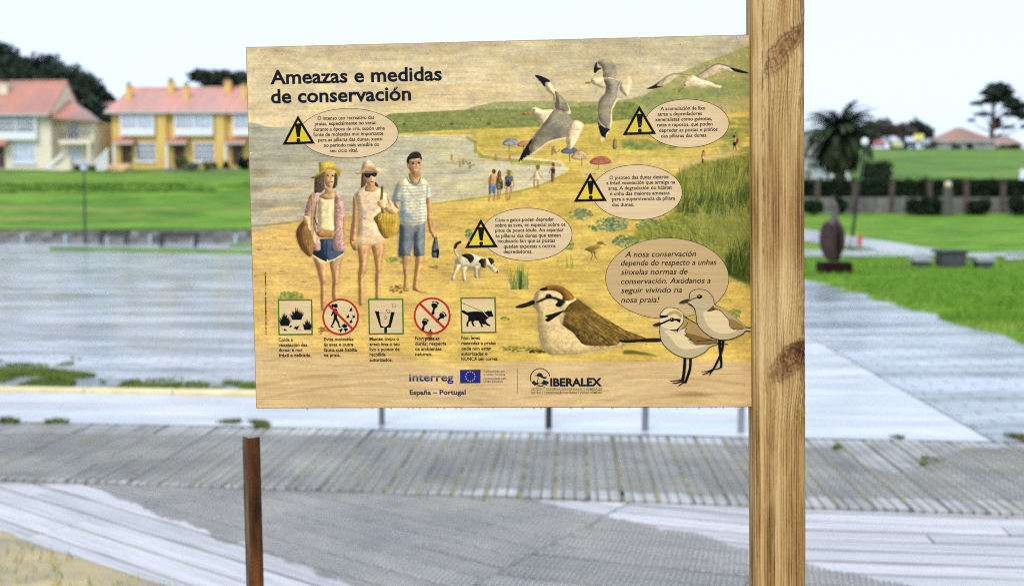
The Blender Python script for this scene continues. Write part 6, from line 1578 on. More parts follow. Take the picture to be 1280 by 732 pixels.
    p.poly([(50, 290), (90, 262), (150, 225), (210, 190), (260, 180), (330, 185), (370, 200), (340, 215), (270, 205), (220, 235), (165, 270), (100, 285)], (204, 182, 142)); p.line([(130, 250), (200, 196), (260, 182), (350, 195)], 10, (140, 132, 112), .9); p.poly([(48, 290), (110, 258), (132, 245), (120, 268), (165, 270), (110, 284)], bk)
    p.poly([(380, 205), (440, 165), (500, 125), (550, 113), (610, 122), (660, 148), (640, 168), (570, 172), (500, 195), (450, 220), (400, 222)], (214, 190, 150)); p.line([(395, 205), (450, 165), (520, 122), (560, 114), (640, 135)], 8, (120, 114, 100), .9); p.poly([(632, 138), (690, 150), (760, 174), (750, 180), (690, 172), (650, 155)], bk)
    p.poly([(290, 262), (310, 235), (340, 205), (380, 195), (420, 215), (500, 240), (530, 258), (575, 268), (560, 282), (490, 275), (420, 285), (370, 275), (320, 278), (296, 280)], (236, 212, 168)); p.shade([(360, 270), (440, 275), (520, 262), (440, 290)], (176, 160, 128), .6, 3); p.line([(302, 282), (285, 292), (274, 310)], 9, (150, 110, 54)); p.dab(317, 263, 7, 4, (48, 42, 40))
    # ---- brooding plover
    p.at(635, 345, 6.65)
    for _ in range(160): p.dab(-40 + 400 * p.r.random(), 605 + 22 * p.r.normal() * .6, 6 + 10 * p.r.random(), 4, (96, 104, 40) if p.r.random() < .6 else (130, 130, 56), .5)
    for _ in range(60): p.dab(180 + 180 * p.r.random(), 615 + 20 * p.r.random(), 10, 6, (58, 64, 26), .6)
    cr, crs = (226, 196, 140), (170, 152, 96)
    p.poly([(212, 205), (222, 150), (262, 105), (330, 80), (420, 84), (500, 120), (545, 170), (600, 250), (760, 340), (900, 440), (1000, 500), (960, 560), (860, 600), (620, 640), (440, 655), (340, 650), (285, 590), (258, 500), (245, 400), (246, 300), (215, 260), (205, 235)], cr)
    p.shade([(205, 235), (248, 300), (248, 420), (262, 520), (300, 610), (440, 655), (600, 640), (480, 610), (380, 560), (320, 470), (300, 380), (280, 300)], crs, .85, 10); p.shade([(560, 600), (860, 590), (940, 560), (960, 580), (700, 632)], (190, 166, 112), .8, 6)
    p.poly([(440, 345), (480, 270), (560, 190), (640, 235), (760, 320), (860, 380), (960, 440), (1060, 480), (1150, 525), (960, 545), (930, 540), (900, 570), (800, 580), (640, 570), (590, 530), (540, 470), (470, 420), (440, 385)], (124, 98, 46), 1, 0, True, .25)
    for _ in range(260):
        u, v = p.r.random(), p.r.random(); x = 480 + 520 * u; y = 250 + 330 * v
        if bool(inpoly(x, y, [(450, 345), (560, 200), (760, 320), (960, 440), (1060, 490), (930, 540), (800, 575), (640, 565), (540, 470)])):
            c = [(72, 54, 24), (156, 128, 66), (98, 76, 34), (178, 150, 84)][int(p.r.integers(4))]
            p.line([(x, y), (x + 22, y + 16), (x + 44, y + 34)], 6, c, .5)
    for k in range(9): p.line([(760 + k * 14, 400 + k * 12), (880 + k * 10, 450 + k * 10), (1000 + k * 8 - k * 18, 500 + k * 7)], 6, (56, 44, 14) if k % 2 else (160, 136, 60), .7)
    for k in range(6): p.line([(520 + k * 50, 440 + k * 22), (560 + k * 55, 420 + k * 20), (590 + k * 55, 500 + k * 10)], 8, (64, 52, 16), .55)
    p.shade([(560, 190), (640, 235), (700, 290), (560, 300), (490, 280)], (92, 76, 28), .6, 8)
    p.poly([(925, 528), (1000, 532), (1150, 516), (1260, 515), (1260, 545), (1100, 548), (960, 552)], (44, 34, 14)); p.poly([(970, 615), (1060, 620), (1230, 655), (1220, 662), (1050, 648), (960, 646)], (98, 98, 36), .9, 2); p.line([(960, 560), (945, 590), (960, 630)], 8, (150, 140, 90), .8)
    p.poly([(320, 82), (420, 80), (500, 118), (548, 176), (520, 200), (455, 205), (450, 160), (400, 125), (340, 118), (300, 120)], (146, 100, 44)); p.shade([(340, 90), (430, 90), (470, 130), (400, 118)], (120, 88, 36), .7, 4); p.poly([(262, 112), (290, 96), (325, 95), (310, 118), (280, 120)], (40, 34, 22))
    p.poly([(458, 205), (520, 205), (560, 180), (566, 195), (520, 225), (470, 250), (430, 275), (440, 250), (465, 225)], (234, 210, 158))
    p.poly([(235, 215), (300, 180), (330, 170), (380, 172), (470, 205), (465, 225), (430, 255), (395, 240), (415, 205), (360, 185), (320, 190), (250, 220)], (34, 28, 20), 1, 1); p.dab(338, 168, 25, 20, (18, 16, 16)); p.dab(332, 160, 5, 4, (150, 140, 110))
    p.poly([(62, 258), (95, 238), (160, 218), (212, 198), (222, 225), (200, 240), (130, 262), (85, 266)], (26, 24, 20)); p.line([(90, 252), (200, 228)], 6, (84, 80, 70), .7); p.line([(220, 232), (262, 230)], 5, (60, 50, 36), .8)
    p.poly([(310, 330), (380, 308), (440, 290), (470, 282), (440, 310), (380, 350), (335, 378), (308, 362), (330, 345)], (30, 26, 16)); p.poly([(442, 320), (480, 300), (470, 330), (450, 400), (436, 380)], (216, 186, 120), .9, 2)
    for k in range(8): p.line([(320 + k * 12, 500 + k * 14), (345 + k * 14, 560 + k * 10), (370 + k * 14, 600 + k * 5)], 5, (238, 214, 164) if k % 2 else (204, 178, 126), .5)
    # brush texture and a little more depth over the painted part
    br_ = fbm(PXX * 0.30, PYY * 0.42, 3, 95) - 0.5; b2 = fbm(PXX * 0.09, PYY * 0.12, 3, 96) - 0.5; b3 = fbm(PXX * 0.9, PYY * 1.1, 2, 97) - 0.5
    im *= (1 + 0.13 * br_ + 0.11 * b2 + 0.08 * b3)[..., None]
    im += (b2 * 14)[..., None] * C(0.6, 0.2, -1.0)
    np.subtract(im, 170, out=im); im *= 1.08; im += 169
    lum = im.mean(-1, keepdims=True); im += (lum - im) * 0.05; im *= C(1.045, 1.04, 1.03)
    # ---- bare plywood along the bottom
    wood = C(220, 187, 132) + ((n3 - 0.5) * 22 + (n1 - 0.5) * 26)[..., None] * C(1, 1, .9)
    edge = 451 - np.clip((640 - PXX) / 320, 0, 1) * 30 + (n1 - 0.5) * 14
    fade = np.where(PXX > 610, np.clip((PYY - 450.5) / 1.2, 0, 1), np.clip((PYY - edge) / 22, 0, 1))
    im += (wood - im) * fade[..., None]
    for (x0_, y0_, x1_, y1_, w_) in [(322, 482, 420, 470, 5), (330, 497, 480, 478, 4), (420, 440, 520, 448, 4), (330, 452, 420, 440, 4), (640, 500, 760, 488, 3), (780, 470, 930, 480, 4), (800, 500, 930, 492, 4)]:
        p.at(0, 0, 1); p.line([(x0_, y0_), ((x0_ + x1_) / 2, (y0_ + y1_) / 2 - 3), (x1_, y1_)], w_, (186, 144, 90), .28)
    for k in range(60):
        x = 318 + 610 * p.r.random(); y = 455 + 52 * p.r.random(); p.dab(x, y, 10 + 40 * p.r.random(), .6 + .8 * p.r.random(), (180, 140, 90) if p.r.random() < .6 else (234, 206, 158), .3, 3)
    p.dab(865, 492, 26, 4, (150, 108, 66), .4, 3); p.dab(478, 390, 0.1, 0.1, (0, 0, 0), 0)
    # plywood figure showing through everything: long fine grain, some warmer bands, worn edges
    g1 = fbm(PXX * 0.018, PYY * 1.5 + 3 * fbm(PXX * 0.01, PYY * 0.03, 2, 60), 4, 61) - 0.5
    g2 = fbm(PXX * 0.03, PYY * 4.2, 3, 62) - 0.5
    im *= (1 + 0.13 * g1 + 0.05 * g2)[..., None]
    fine = p.r.normal(size=(CHH, CW)).astype(np.float32); im *= (1 + 0.022 * blur(fine, 1) * 3)[..., None]
    rings = np.sin((PYY * 0.22 + 18 * fbm(PXX * 0.006, PYY * 0.012, 3, 64)) * 2.2); im *= (1 + 0.018 * rings)[..., None]
    for (x, y, r1, r2, a) in [(326, 214, 18, 7, .30), (318, 236, 10, 6, .22), (334, 254, 16, 5, .22), (345, 64, 22, 5, .3), (330, 55, 26, 4, .25), (460, 62, 60, 4, .22), (600, 56, 50, 4, .2), (330, 330, 24, 2, .2), (326, 344, 20, 1.5, .25), (340, 352, 30, 1.4, .22), (332, 372, 26, 1.6, .22), (350, 386, 40, 1.2, .2), (480, 386, 26, 5, .2), (935, 330, 5, 40, .35), (936, 220, 4, 60, .2), (345, 486, 40, 3, .22), (420, 470, 60, 2.5, .2), (870, 494, 30, 4, .25)]:
        p.at(0, 0, 1); p.dab(x, y, r1, r2, (120, 88, 52), a, 4)
    np.clip(im, 0, 255, out=im)
    return im
# ------------------------------------------------------------------ vector print laid on the panel (lettering, bubbles, pictograms)
INK = {}
def ink(c, rough=0.42):
    key = tuple(int(x) for x in c)
    if key not in INK:
        m = bpy.data.materials.new('ink_%d_%d_%d' % key); m.use_nodes = True
        n = m.node_tree.nodes; l = m.node_tree.links; b = n['Principled BSDF']
        a = acol(c)
        tc = n.new('ShaderNodeTexCoord'); mp = n.new('ShaderNodeMapping'); mp.inputs['Scale'].default_value = (9, 9, 260)
        nz = n.new('ShaderNodeTexNoise'); nz.inputs['Scale'].default_value = 1.0; nz.inputs['Detail'].default_value = 4
        l.new(tc.outputs['Object'], mp.inputs[0]); l.new(mp.outputs[0], nz.inputs[0])
        rp = n.new('ShaderNodeValToRGB'); rp.color_ramp.elements[0].position = .3; rp.color_ramp.elements[1].position = .7
        rp.color_ramp.elements[0].color = (*[x * 0.90 for x in a], 1); rp.color_ramp.elements[1].color = (*[min(.95, x * 1.06) for x in a], 1)
        l.new(nz.outputs[0], rp.inputs[0]); l.new(rp.outputs[0], b.inputs['Base Color'])
        b.inputs['Roughness'].default_value = rough; b.inputs['Specular IOR Level'].default_value = 0.08
        INK[key] = m
    return INK[key]
_GL = {}
def glyphs(s, bold, shear):
    key = (s, bold, shear)
    if key in _GL: return _GL[key]
    cu = bpy.data.curves.new('lettering', 'FONT'); cu.body = s; cu.size = 1; cu.resolution_u = 3; cu.offset = bold; cu.shear = shear
    ob = bpy.data.objects.new('lettering', cu); COL.objects.link(ob)
    dg = bpy.context.evaluated_depsgraph_get()
    me = bpy.data.meshes.new_from_object(ob.evaluated_get(dg))
    V = np.array([v.co[:2] for v in me.vertices]); F = [tuple(q.vertices) for q in me.polygons]
    bpy.data.objects.remove(ob); bpy.data.curves.remove(cu); bpy.data.meshes.remove(me)
    _GL[key] = (V, F)
    return V, F
CAPH = None
class Print:
    def __init__(s, base=0.0004): s.mb = MB(); s.mats = []; s.base = base; s.k = 0; s.o = (0, 0, 1.0)
    def at(s, ox, oy, k): s.o = (ox, oy, k); return s
    def mi(s, col):
        m = ink(col)
        if m not in s.mats: s.mats.append(m)
        s.mb.cur = s.mats.index(m)
    def P(s, pts): return [(x / s.o[2] + s.o[0], y / s.o[2] + s.o[1]) for x, y in pts]
    def put(s, pxpts, faces, col, up=True):
        s.mi(col); z = s.base + s.k * 2.2e-5
        if up: s.k += 1
        s.mb.add([wp(*uv(x, y), z) for x, y in pxpts], faces)
    def poly(s, pts, col, sm=False):
        q = s.P(pts)
        if sm: q = [tuple(a) for a in catmull(q)]
        s.put(q, [tuple(range(len(q)))], col)
    def ell(s, cx_, cy_, a, b, col, n=64, rot=0.0):
        s.poly([(cx_ + a * math.cos(t) * math.cos(rot) - b * math.sin(t) * math.sin(rot), cy_ + a * math.cos(t) * math.sin(rot) + b * math.sin(t) * math.cos(rot)) for t in np.linspace(0, 2 * math.pi, n, endpoint=False)], col)
    def line(s, pts, w_, col, sm=True, closed=False, w1=None):
        q = s.P(pts)
        if sm and len(q) > 2: q = [tuple(a) for a in catmull(q, closed)]
        q = np.array(q, float); n = len(q)
        if closed: t = np.roll(q, -1, 0) - np.roll(q, 1, 0)
        else: t = np.gradient(q, axis=0)
        t /= np.maximum(np.linalg.norm(t, axis=1, keepdims=True), 1e-6)
        w0 = w_ / s.o[2]; we = (w1 if w1 is not None else w_) / s.o[2]
        ww = np.linspace(w0, we, n)[:, None] / 2
        nn = np.stack([-t[:, 1], t[:, 0]], 1)
        A, B = q + nn * ww, q - nn * ww
        pts2 = [tuple(v) for ab in zip(A, B) for v in ab]
        F = [(2 * i, 2 * i + 1, 2 * i + 3, 2 * i + 2) for i in range(n - 1)]
        if closed: F.append((2 * n - 2, 2 * n - 1, 1, 0))
        s.put(pts2, F, col)
    def text(s, st, x0, x1, yb, cap, col, bold=0.0, shear=0.0):
        global CAPH
        if CAPH is None:
            CAPH = float(glyphs('H', 0.0, 0.0)[0][:, 1].max())
        V, F = glyphs(st, bold, shear)
        (xa, ya), (xb, yb_), (xt, yt) = s.P([(x0, yb), (x1, yb), (x0, yb - cap)])
        u0, v0 = uv(xa, ya); u1, _ = uv(xb, yb_); vh = v0 - uv(xt, yt)[1]
        sx = (u1 - u0) / (V[:, 0].max() - V[:, 0].min()); sy = vh / CAPH
        s.mi(col); z = s.base + s.k * 2.2e-5
        s.mb.add([wp(u0 + (x - V[:, 0].min()) * sx, v0 - y * sy, z) for x, y in V], F)
    def build(s, name, label=None):
        o = s.mb.build(name, s.mats, panel)
        if label: o['label'] = label
        return o
post_c = None
# ------------------------------------------------------------------ sign: post, panel, printed picture
pf = 1.80                                             # distance of the post's near face
ptop = D(969.7, -70, pf + 0.043); pbot_i = D(969.9, 732, pf + 0.043)
ax_ = (pbot_i - ptop); pbase = ptop + ax_ * ((ptop.z + 0.12) / -ax_.z)
sign = thing('information_sign', 'painted plywood information panel about beach conservation fixed to a thick wooden post', 'sign', (pbase.x, pbase.y, 0))
def build_post():
    up = (ptop - pbase); Lp = up.length; zc = up.normalized()
    xr = Vector((1, 0, 0)); xr = (xr - zc * xr.dot(zc)).normalized(); yr = zc.cross(xr)
    yaw = R(-4); xr, yr = xr * math.cos(yaw) + yr * math.sin(yaw), yr * math.cos(yaw) - xr * math.sin(yaw)
    hw = 0.0415; cr = 0.011
    # cross-section, dense on the face that looks at the reader
    sec = []
    def arc(cx_, cy_, a0, a1, n): 
        for a in np.linspace(a0, a1, n, endpoint=False): sec.append((cx_ + cr * math.cos(a), cy_ + cr * math.sin(a)))
    k = hw - cr
    for i in np.linspace(0, 1, 74, endpoint=False): sec.append((-k + 2 * k * i, -hw))
    arc(k, -k, -math.pi / 2, 0, 10)
    for i in np.linspace(0, 1, 30, endpoint=False): sec.append((hw, -k + 2 * k * i))
    arc(k, k, 0, math.pi / 2, 6)
    for i in np.linspace(0, 1, 20, endpoint=False): sec.append((k - 2 * k * i, hw))
    arc(-k, k, math.pi / 2, math.pi, 6)
    for i in np.linspace(0, 1, 30, endpoint=False): sec.append((-hw, k - 2 * k * i))
    arc(-k, -k, math.pi, 1.5 * math.pi, 10)
    sec = np.array(sec); ns = len(sec)
    per = np.concatenate([[0], np.cumsum(np.linalg.norm(np.diff(sec, axis=0), axis=1))])   # distance round the section, from the near-left edge
    # height samples: fine over the part at reading height
    zv = ptop.z - Lp * 0
    h0 = (1.15 - pbase.z) / zc.z
    hs = np.concatenate([np.linspace(0, h0, 60, endpoint=False), np.linspace(h0, Lp, 900)])
    S_, H_ = np.meshgrid(per, hs)
    # grain coordinate: warped round two knots, given by photo rows 72 and 452
    def hrow(py): return (D(969.8, py, pf).z - pbase.z) / zc.z
    g = S_.copy(); knots = [(0.040, hrow(58), 1.0, 0.056, 0.0170, 0.0), (0.053, hrow(446), 0.80, 0.052, 0.0225, 1.0)]
    dark = np.zeros_like(g); kn = np.zeros_like(g); kdk = np.zeros_like(g)
    for (ks, kh, tilt, ra, rb, blk_) in knots:
        ds = S_ - ks; dh = H_ - kh
        u_ = (ds * math.cos(tilt) + dh * math.sin(tilt)); v_ = (-ds * math.sin(tilt) + dh * math.cos(tilt))   # the knot slants up to the right
        wob = fbm(S_ * 160, H_ * 160, 4, 70) - 0.5
        rr = np.sqrt((u_ / ra) ** 2 + ((v_ + 0.25 * u_ * (u_ > 0)) / rb) ** 2) + 0.55 * wob + 0.25 * (fbm(S_ * 60, H_ * 60, 2, 81) - 0.5)
        far = (ds / 0.045) ** 2 + (dh / 0.07) ** 2
        g = g + 0.013 * np.exp(-far) * np.tanh(v_ / 0.02)
        core = np.clip((1.0 - rr) * (1.9 if not blk_ else 2.6), 0, 1) * (0.9 if not blk_ else 1.0) * (0.8 + 0.3 * np.sin(rr * 16 + 6 * wob))
        kn = np.maximum(kn, core); kdk = np.maximum(kdk, (core > 0) * blk_)
        endd = np.clip((u_ / ra + 0.05) * 1.9 + 1.2 * wob, 0, 1)
        dark = np.maximum(dark, core * (0.10 + (1.0 * endd if blk_ else 0.30 * endd)) + 0.50 * np.exp(-((rr - 0.93) / 0.13) ** 2) * np.clip(0.45 + 1.5 * wob + (0.5 * (v_ > 0) if not blk_ else 0.3 * (u_ > 0)), 0, 1))
    warp = 0.006 * (fbm(S_ * 8, H_ * 1.3, 3, 71) - 0.5)
    gw = g + warp
    wd_r = np.clip(S_ / 0.083, 0, 1)                   # rings are tighter and darker towards the right edge
    ph = gw * 1100 * (0.75 + 0.55 * wd_r) + 1.2 * (fbm(gw * 120, H_ * 2.0, 3, 79) - 0.5)
    st1 = np.clip(0.5 + 0.5 * np.sin(ph), 0, 1) ** 2.2
    fine = fbm(gw * 1500, H_ * 9, 4, 72) - 0.5
    fine2 = fbm(gw * 3600, H_ * 30, 2, 73) - 0.5
    broad = fbm(gw * 70, H_ * 2.2, 3, 74) - 0.5
    blot = fbm(S_ * 26, H_ * 7, 4, 75) - 0.5
    speck = fbm(S_ * 500, H_ * 330, 2, 80) - 0.5
    lowd = np.clip((hrow(430) - H_) / 0.3, 0, 1)
    light = np.array([220, 193, 140.0]); mid = np.array([178, 140, 88.0]); dk = np.array([92, 64, 34.0])
    kf = np.clip(0.20 + 0.44 * st1 * (0.12 + 1.0 * wd_r) + 0.72 * fine + 0.36 * fine2 + 0.75 * broad + 0.75 * blot + 0.16 * speck + 0.12 * wd_r + 0.13 * lowd, 0, 1)[..., None]
    col = np.where(kf < 0.5, light + (mid - light) * kf * 2, mid + (dk - mid) * (kf * 2 - 1))
    # sapwood strip at the near-left arris with a dark fungus line beside it
    left = np.clip((0.0045 - S_) / 0.002, 0, 1)[..., None] * (S_ < 0.02)[..., None]
    col = col * (1 - 0.5 * left) + np.array([226, 200, 146.0]) * 0.5 * left
    crack = np.exp(-((S_ - 0.006 - 0.004 * (fbm(S_ * 0, H_ * 9, 3, 76) - 0.5)) / 0.0011) ** 2) * np.clip((fbm(H_ * 0, H_ * 55, 4, 77) - 0.40) * 3, 0, 1) * (H_ > hrow(330))
    col = col * (1 - 0.45 * crack[..., None])
    rc_ = np.random.default_rng(31)
    for _ in range(9):                                   # drying cracks
        s0 = rc_.uniform(0.012, 0.058); hc = hrow(rc_.uniform(-40, 720)); hl = rc_.uniform(0.03, 0.11)
        path = s0 + (g - S_) * 0 + 0.0022 * (fbm(H_ * 0 + s0 * 900, H_ * 14, 3, 83) - 0.5)
        ck = np.exp(-((S_ - path) / (0.00050 * (0.4 + 0.6 * np.clip(1 - np.abs(H_ - hc) / hl, 0, 1)))) ** 2) * np.clip((1 - np.abs(H_ - hc) / hl) * 3, 0, 1)
        col = col * (1 - 0.62 * ck[..., None]); crack = np.maximum(crack, ck)
    kc = (np.array([134, 94, 56.0]) * (1 - kdk[..., None]) + np.array([98, 58, 34.0]) * kdk[..., None]) * (0.55 + 0.9 * (fbm(S_ * 260, H_ * 130, 4, 78)[..., None]))
    col = col * (1 - kn[..., None] * 0.8) + kc * kn[..., None] * 0.8
    col = col * (1 - 0.85 * np.clip(dark, 0, 1)[..., None]) + np.array([52, 30, 18.0]) * 0.85 * np.clip(dark, 0, 1)[..., None]
    col = np.clip(col, 0, 255) / 255.0
    lin = np.where(col <= 0.04045, col / 12.92, ((col + 0.055) / 1.055) ** 2.4) / GAIN
    relief = 0.00035 * (st1 - 0.5) + 0.0006 * fine - 0.0005 * crack
    nx_ = np.gradient(sec[:, 1]); ny_ = -np.gradient(sec[:, 0]); nl = np.hypot(nx_, ny_); nx_, ny_ = nx_ / nl, ny_ / nl
    bend = 0.0012 * np.sin(H_ * 2.1) + 0.0008 * np.sin(H_ * 5.0 + 1)
    X = sec[:, 0][None] + nx_[None] * relief + bend; Y = sec[:, 1][None] + ny_[None] * relief
    B = np.array(pbase); V = B + X[..., None] * np.array(xr) + Y[..., None] * np.array(yr) + H_[..., None] * np.array(zc)
    V = V.reshape(-1, 3); nh = len(hs)
    i = np.arange((nh - 1) * ns); j = (i // ns) * ns + (i % ns + 1) % ns
    F = np.stack([i, j, j + ns, i + ns], 1)
    m = bpy.data.materials.new('treated_pine'); m.use_nodes = True
    n = m.node_tree.nodes; b = n['Principled BSDF']
    at = n.new('ShaderNodeVertexColor'); at.layer_name = 'wood'
    m.node_tree.links.new(at.outputs[0], b.inputs['Base Color'])
    b.inputs['Roughness'].default_value = 0.6; b.inputs['Specular IOR Level'].default_value = 0.12
    me = npmesh('post', V, F, m, True)
    ca = me.color_attributes.new('wood', 'FLOAT_COLOR', 'POINT')
    ca.data.foreach_set('color', np.concatenate([lin.reshape(-1, 3), np.ones((ns * nh, 1))], 1).astype(np.float32).ravel())
    o = mkobj('post', me, sign)
    # top end
    topv = V[-ns:]; MB().add([tuple(v) for v in topv], [tuple(range(ns))]).build('post_top', mat('end_grain', srgb(190, 150, 96), 0.6, srgb(150, 112, 66), 40), sign)
    return o
build_post()
# plywood panel
M_ply = mat('plywood', acol((214, 178, 122)), 0.5, acol((190, 150, 98)), 3.0, 0.1, 60, stretch=(1, 1, 9), spec=0.35)
M_edge = mat('plywood_edge', acol((190, 150, 96)), 0.6, acol((120, 88, 52)), 1.0, stretch=(3, 700, 3))
def build_panel():
    e = 0.0055; b = 0.0012; th = 0.012
    def ring(i, n): return [wp(-0 + i, 0 + i, n), wp(BW + e - i, i, n), wp(BW + e - i, BH - i, n), wp(i, BH - i, n)]
    rs = ring(b, 0.0) + ring(0, -b) + ring(0, -th + b) + ring(b, -th)
    F = [(3, 2, 1, 0), (12, 13, 14, 15)]
    for r0 in range(3):
        for k in range(4):
            F.append((r0 * 4 + k, r0 * 4 + (k + 1) % 4, r0 * 4 + 4 + (k + 1) % 4, r0 * 4 + 4 + k))
    m = MB(); m.add(rs, F[:2]); m.cur = 1; k0 = len(m.v); m.add(rs, F[2:])
    return m.build('panel', [M_ply, M_edge], sign)
panel = build_panel()
panel['label'] = 'plywood board printed with a painted beach scene and lettering'
NX, NY = 900, 655
def build_picture():
    im = paint_picture()
    us = np.linspace(0.0013, BW - 0.0005, NX); vs = np.linspace(0.0013, BH - 0.0013, NY)
    U_, V_ = np.meshgrid(us, vs)
    P3 = np.array(TL) + U_[..., None] * np.array(BU) + V_[..., None] * np.array(BV)
    d = P3 - np.array(EYE)
    fw = np.array((0, _c, -_s)); upv = np.array((0, _s, _c)); z = d @ fw
    # board position -> place in the painted sheet
    sx = (640 + FPX * d[..., 0] / z - CX0) * CS - 0.5; sy = (366 - FPX * (d @ upv) / z - CY0) * CS - 0.5
    ix = np.clip(np.floor(sx).astype(int), 0, CW - 2); iy = np.clip(np.floor(sy).astype(int), 0, CHH - 2)
    fx = np.clip(sx - ix, 0, 1)[..., None]; fy = np.clip(sy - iy, 0, 1)[..., None]
    c = (im[iy, ix] * (1 - fx) + im[iy, ix + 1] * fx) * (1 - fy) + (im[iy + 1, ix] * (1 - fx) + im[iy + 1, ix + 1] * fx) * fy
    c /= 255.0
    lin = np.where(c <= 0.04045, c / 12.92, ((c + 0.055) / 1.055) ** 2.4) / GAIN
    P3 = P3 + np.array(BN) * 0.0002
    i = np.arange((NY - 1) * NX).reshape(NY - 1, NX)[:, :-1].ravel()
    F = np.stack([i, i + NX, i + NX + 1, i + 1], 1)
    m = bpy.data.materials.new('printed_plywood'); m.use_nodes = True
    n = m.node_tree.nodes; l = m.node_tree.links; b = n['Principled BSDF']
    at = n.new('ShaderNodeVertexColor'); at.layer_name = 'paint'
    l.new(at.outputs[0], b.inputs['Base Color'])
    b.inputs['Roughness'].default_value = 0.5; b.inputs['Specular IOR Level'].default_value = 0.12
    tc = n.new('ShaderNodeTexCoord'); mp = n.new('ShaderNodeMapping'); mp.inputs['Scale'].default_value = (14, 14, 520)
    nz = n.new('ShaderNodeTexNoise'); nz.inputs['Scale'].default_value = 1.0; nz.inputs['Detail'].default_value = 3
    l.new(tc.outputs['Object'], mp.inputs[0]); l.new(mp.outputs[0], nz.inputs[0])
    bp = n.new('ShaderNodeBump'); bp.inputs['Strength'].default_value = 0.25; bp.inputs['Distance'].default_value = 0.0006
    l.new(nz.outputs[0], bp.inputs['Height']); l.new(bp.outputs[0], b.inputs['Normal'])
    me = npmesh('printed_picture', P3.reshape(-1, 3), F, m)
    ca = me.color_attributes.new('paint', 'FLOAT_COLOR', 'POINT')
    ca.data.foreach_set('color', np.concatenate([lin.reshape(-1, 3), np.ones((NX * NY, 1))], 1).astype(np.float32).ravel())
    o = mkobj('printed_picture', me, panel)
    o['label'] = 'watercolour beach scene with walkers, gulls, dune grass and a brooding plover'
build_picture()
NAVY = (20, 24, 38); TXT = (34, 34, 44); CREAM = (230, 203, 160)
# title
p = Print(); p.at(300, 40, 4)
p.text('Ameazas e medidas', 152, 1010, 261, 67, NAVY, 0.024); p.text('de conservación', 155, 856, 356, 67, NAVY, 0.024)
p.build('title_lettering', 'dark navy title reading Ameazas e medidas de conservación')
# bubbles with their warning triangles
def bubble(c, a, b, lines, ctx, tri, cap, label, col=CREAM, shear=0.0, tcol=TXT, bold=0.022):
    q = Print(0.00045); q.ell(c[0], c[1], a + 0.55, b + 0.55, (48, 44, 40)); q.ell(c[0], c[1], a - 0.1, b - 0.1, col)
    q.at(*ctx)
    for st, x0, x1, yb in lines: q.text(st, x0, x1, yb, cap * 1.1, tcol, bold, shear)
    q.build('speech_bubble', label)
    if tri:
        t = Print(0.00060); ap, bl_, br_ = [np.array(x, float) for x in tri]
        t.poly([ap, bl_, br_], (16, 16, 20))
        ce = (ap + bl_ + br_) / 3
        inn = [ce + (x - ce) * 0.735 for x in (ap, bl_, br_)]
        t.poly([tuple(x) for x in inn], (228, 204, 62))
        h = bl_[1] - ap[1]; x = ap[0] + 0.4; y = ap[1]
        t.poly([(x - 3.9, y + h * .33), (x - 3.4, y + h * .295), (x - 1.8, y + h * .275), (x + 1.8, y + h * .275), (x + 3.4, y + h * .295), (x + 3.9, y + h * .34), (x + 3.1, y + h * .52), (x + 2.1, y + h * .74), (x - 1.7, y + h * .74), (x - 3.1, y + h * .52)], (14, 14, 18))
        t.ell(x + 0.2, y + h * .845, 2.5, 2.5, (14, 14, 18), 20)
        t.build('warning_triangle', None)
bubble((436.2, 166.7), 61.3, 30.7, [('O intenso uso recreativo das', 388, 672, 441), ('praias, especialmente no verán', 374, 682, 468), ('durante a época de cría, supón unha', 367, 725, 496), ('fonte de molestias moi importante', 367, 717, 522), ('para as píllaras das dunas, xusto', 391, 713, 548.5), ('no período máis sensible do', 420, 697, 575), ('seu ciclo vital.', 450, 590, 602)], (300, 40, 4), [(372.5, 144.4), (353.2, 181), (394, 179.6)], 16, 'cream oval of text beginning O intenso uso recreativo')
bubble((858.7, 154.4), 52.2, 29.9, [('A acumulación de lixo', 822, 1047, 393), ('atrae a depredadores', 808, 1030, 420), ('xeneralistas como gaivotas,', 795, 1080, 447), ('ratas e raposos, que poden', 805, 1083, 473.5), ('depredar as postas e pitiños', 815, 1108, 500.5), ('das píllaras das dunas.', 825, 1057, 528.5)], (620, 40, 4), [(799.2, 132.2), (778.4, 169), (820.2, 167.6)], 16, 'cream oval of text beginning A acumulación de lixo')
bubble((796.5, 240.4), 56, 34.1, [('O pisoteo das dunas destrúe', 567, 863, 137), ('a fráxil vexetación que arraiga na', 552, 896, 163.5), ('area. A degradación do hábitat', 561, 880, 190), ('é unha das maiores ameazas', 570, 868, 217), ('para a supervivencia da píllara', 580, 896, 244), ('das dunas.', 580, 690, 272)], (620, 190, 4), [(737.8, 215.9), (717.2, 252.3), (758.7, 251.3)], 16, 'cream oval of text beginning O pisoteo das dunas')
bubble((658.5, 292.9), 56.3, 32.5, [('Cans e gatos poden depredar', 619, 692.8, 277), ('sobre as aves, en especial sobre os', 619, 707, 283.6), ('pitos de pouca idade. Ao espantar', 619, 704.8, 290.2), ('ás píllaras das dunas que estean', 619.5, 701, 296.9), ('incubando fan que as postas', 622, 694, 303.4), ('queden expostas a outros', 629.5, 694.5, 310), ('depredadores.', 629.5, 665.5, 316.6)], (0, 0, 1), [(601, 273.6), (581, 310), (622.4, 309)], 4, 'cream oval of text beginning Cans e gatos')
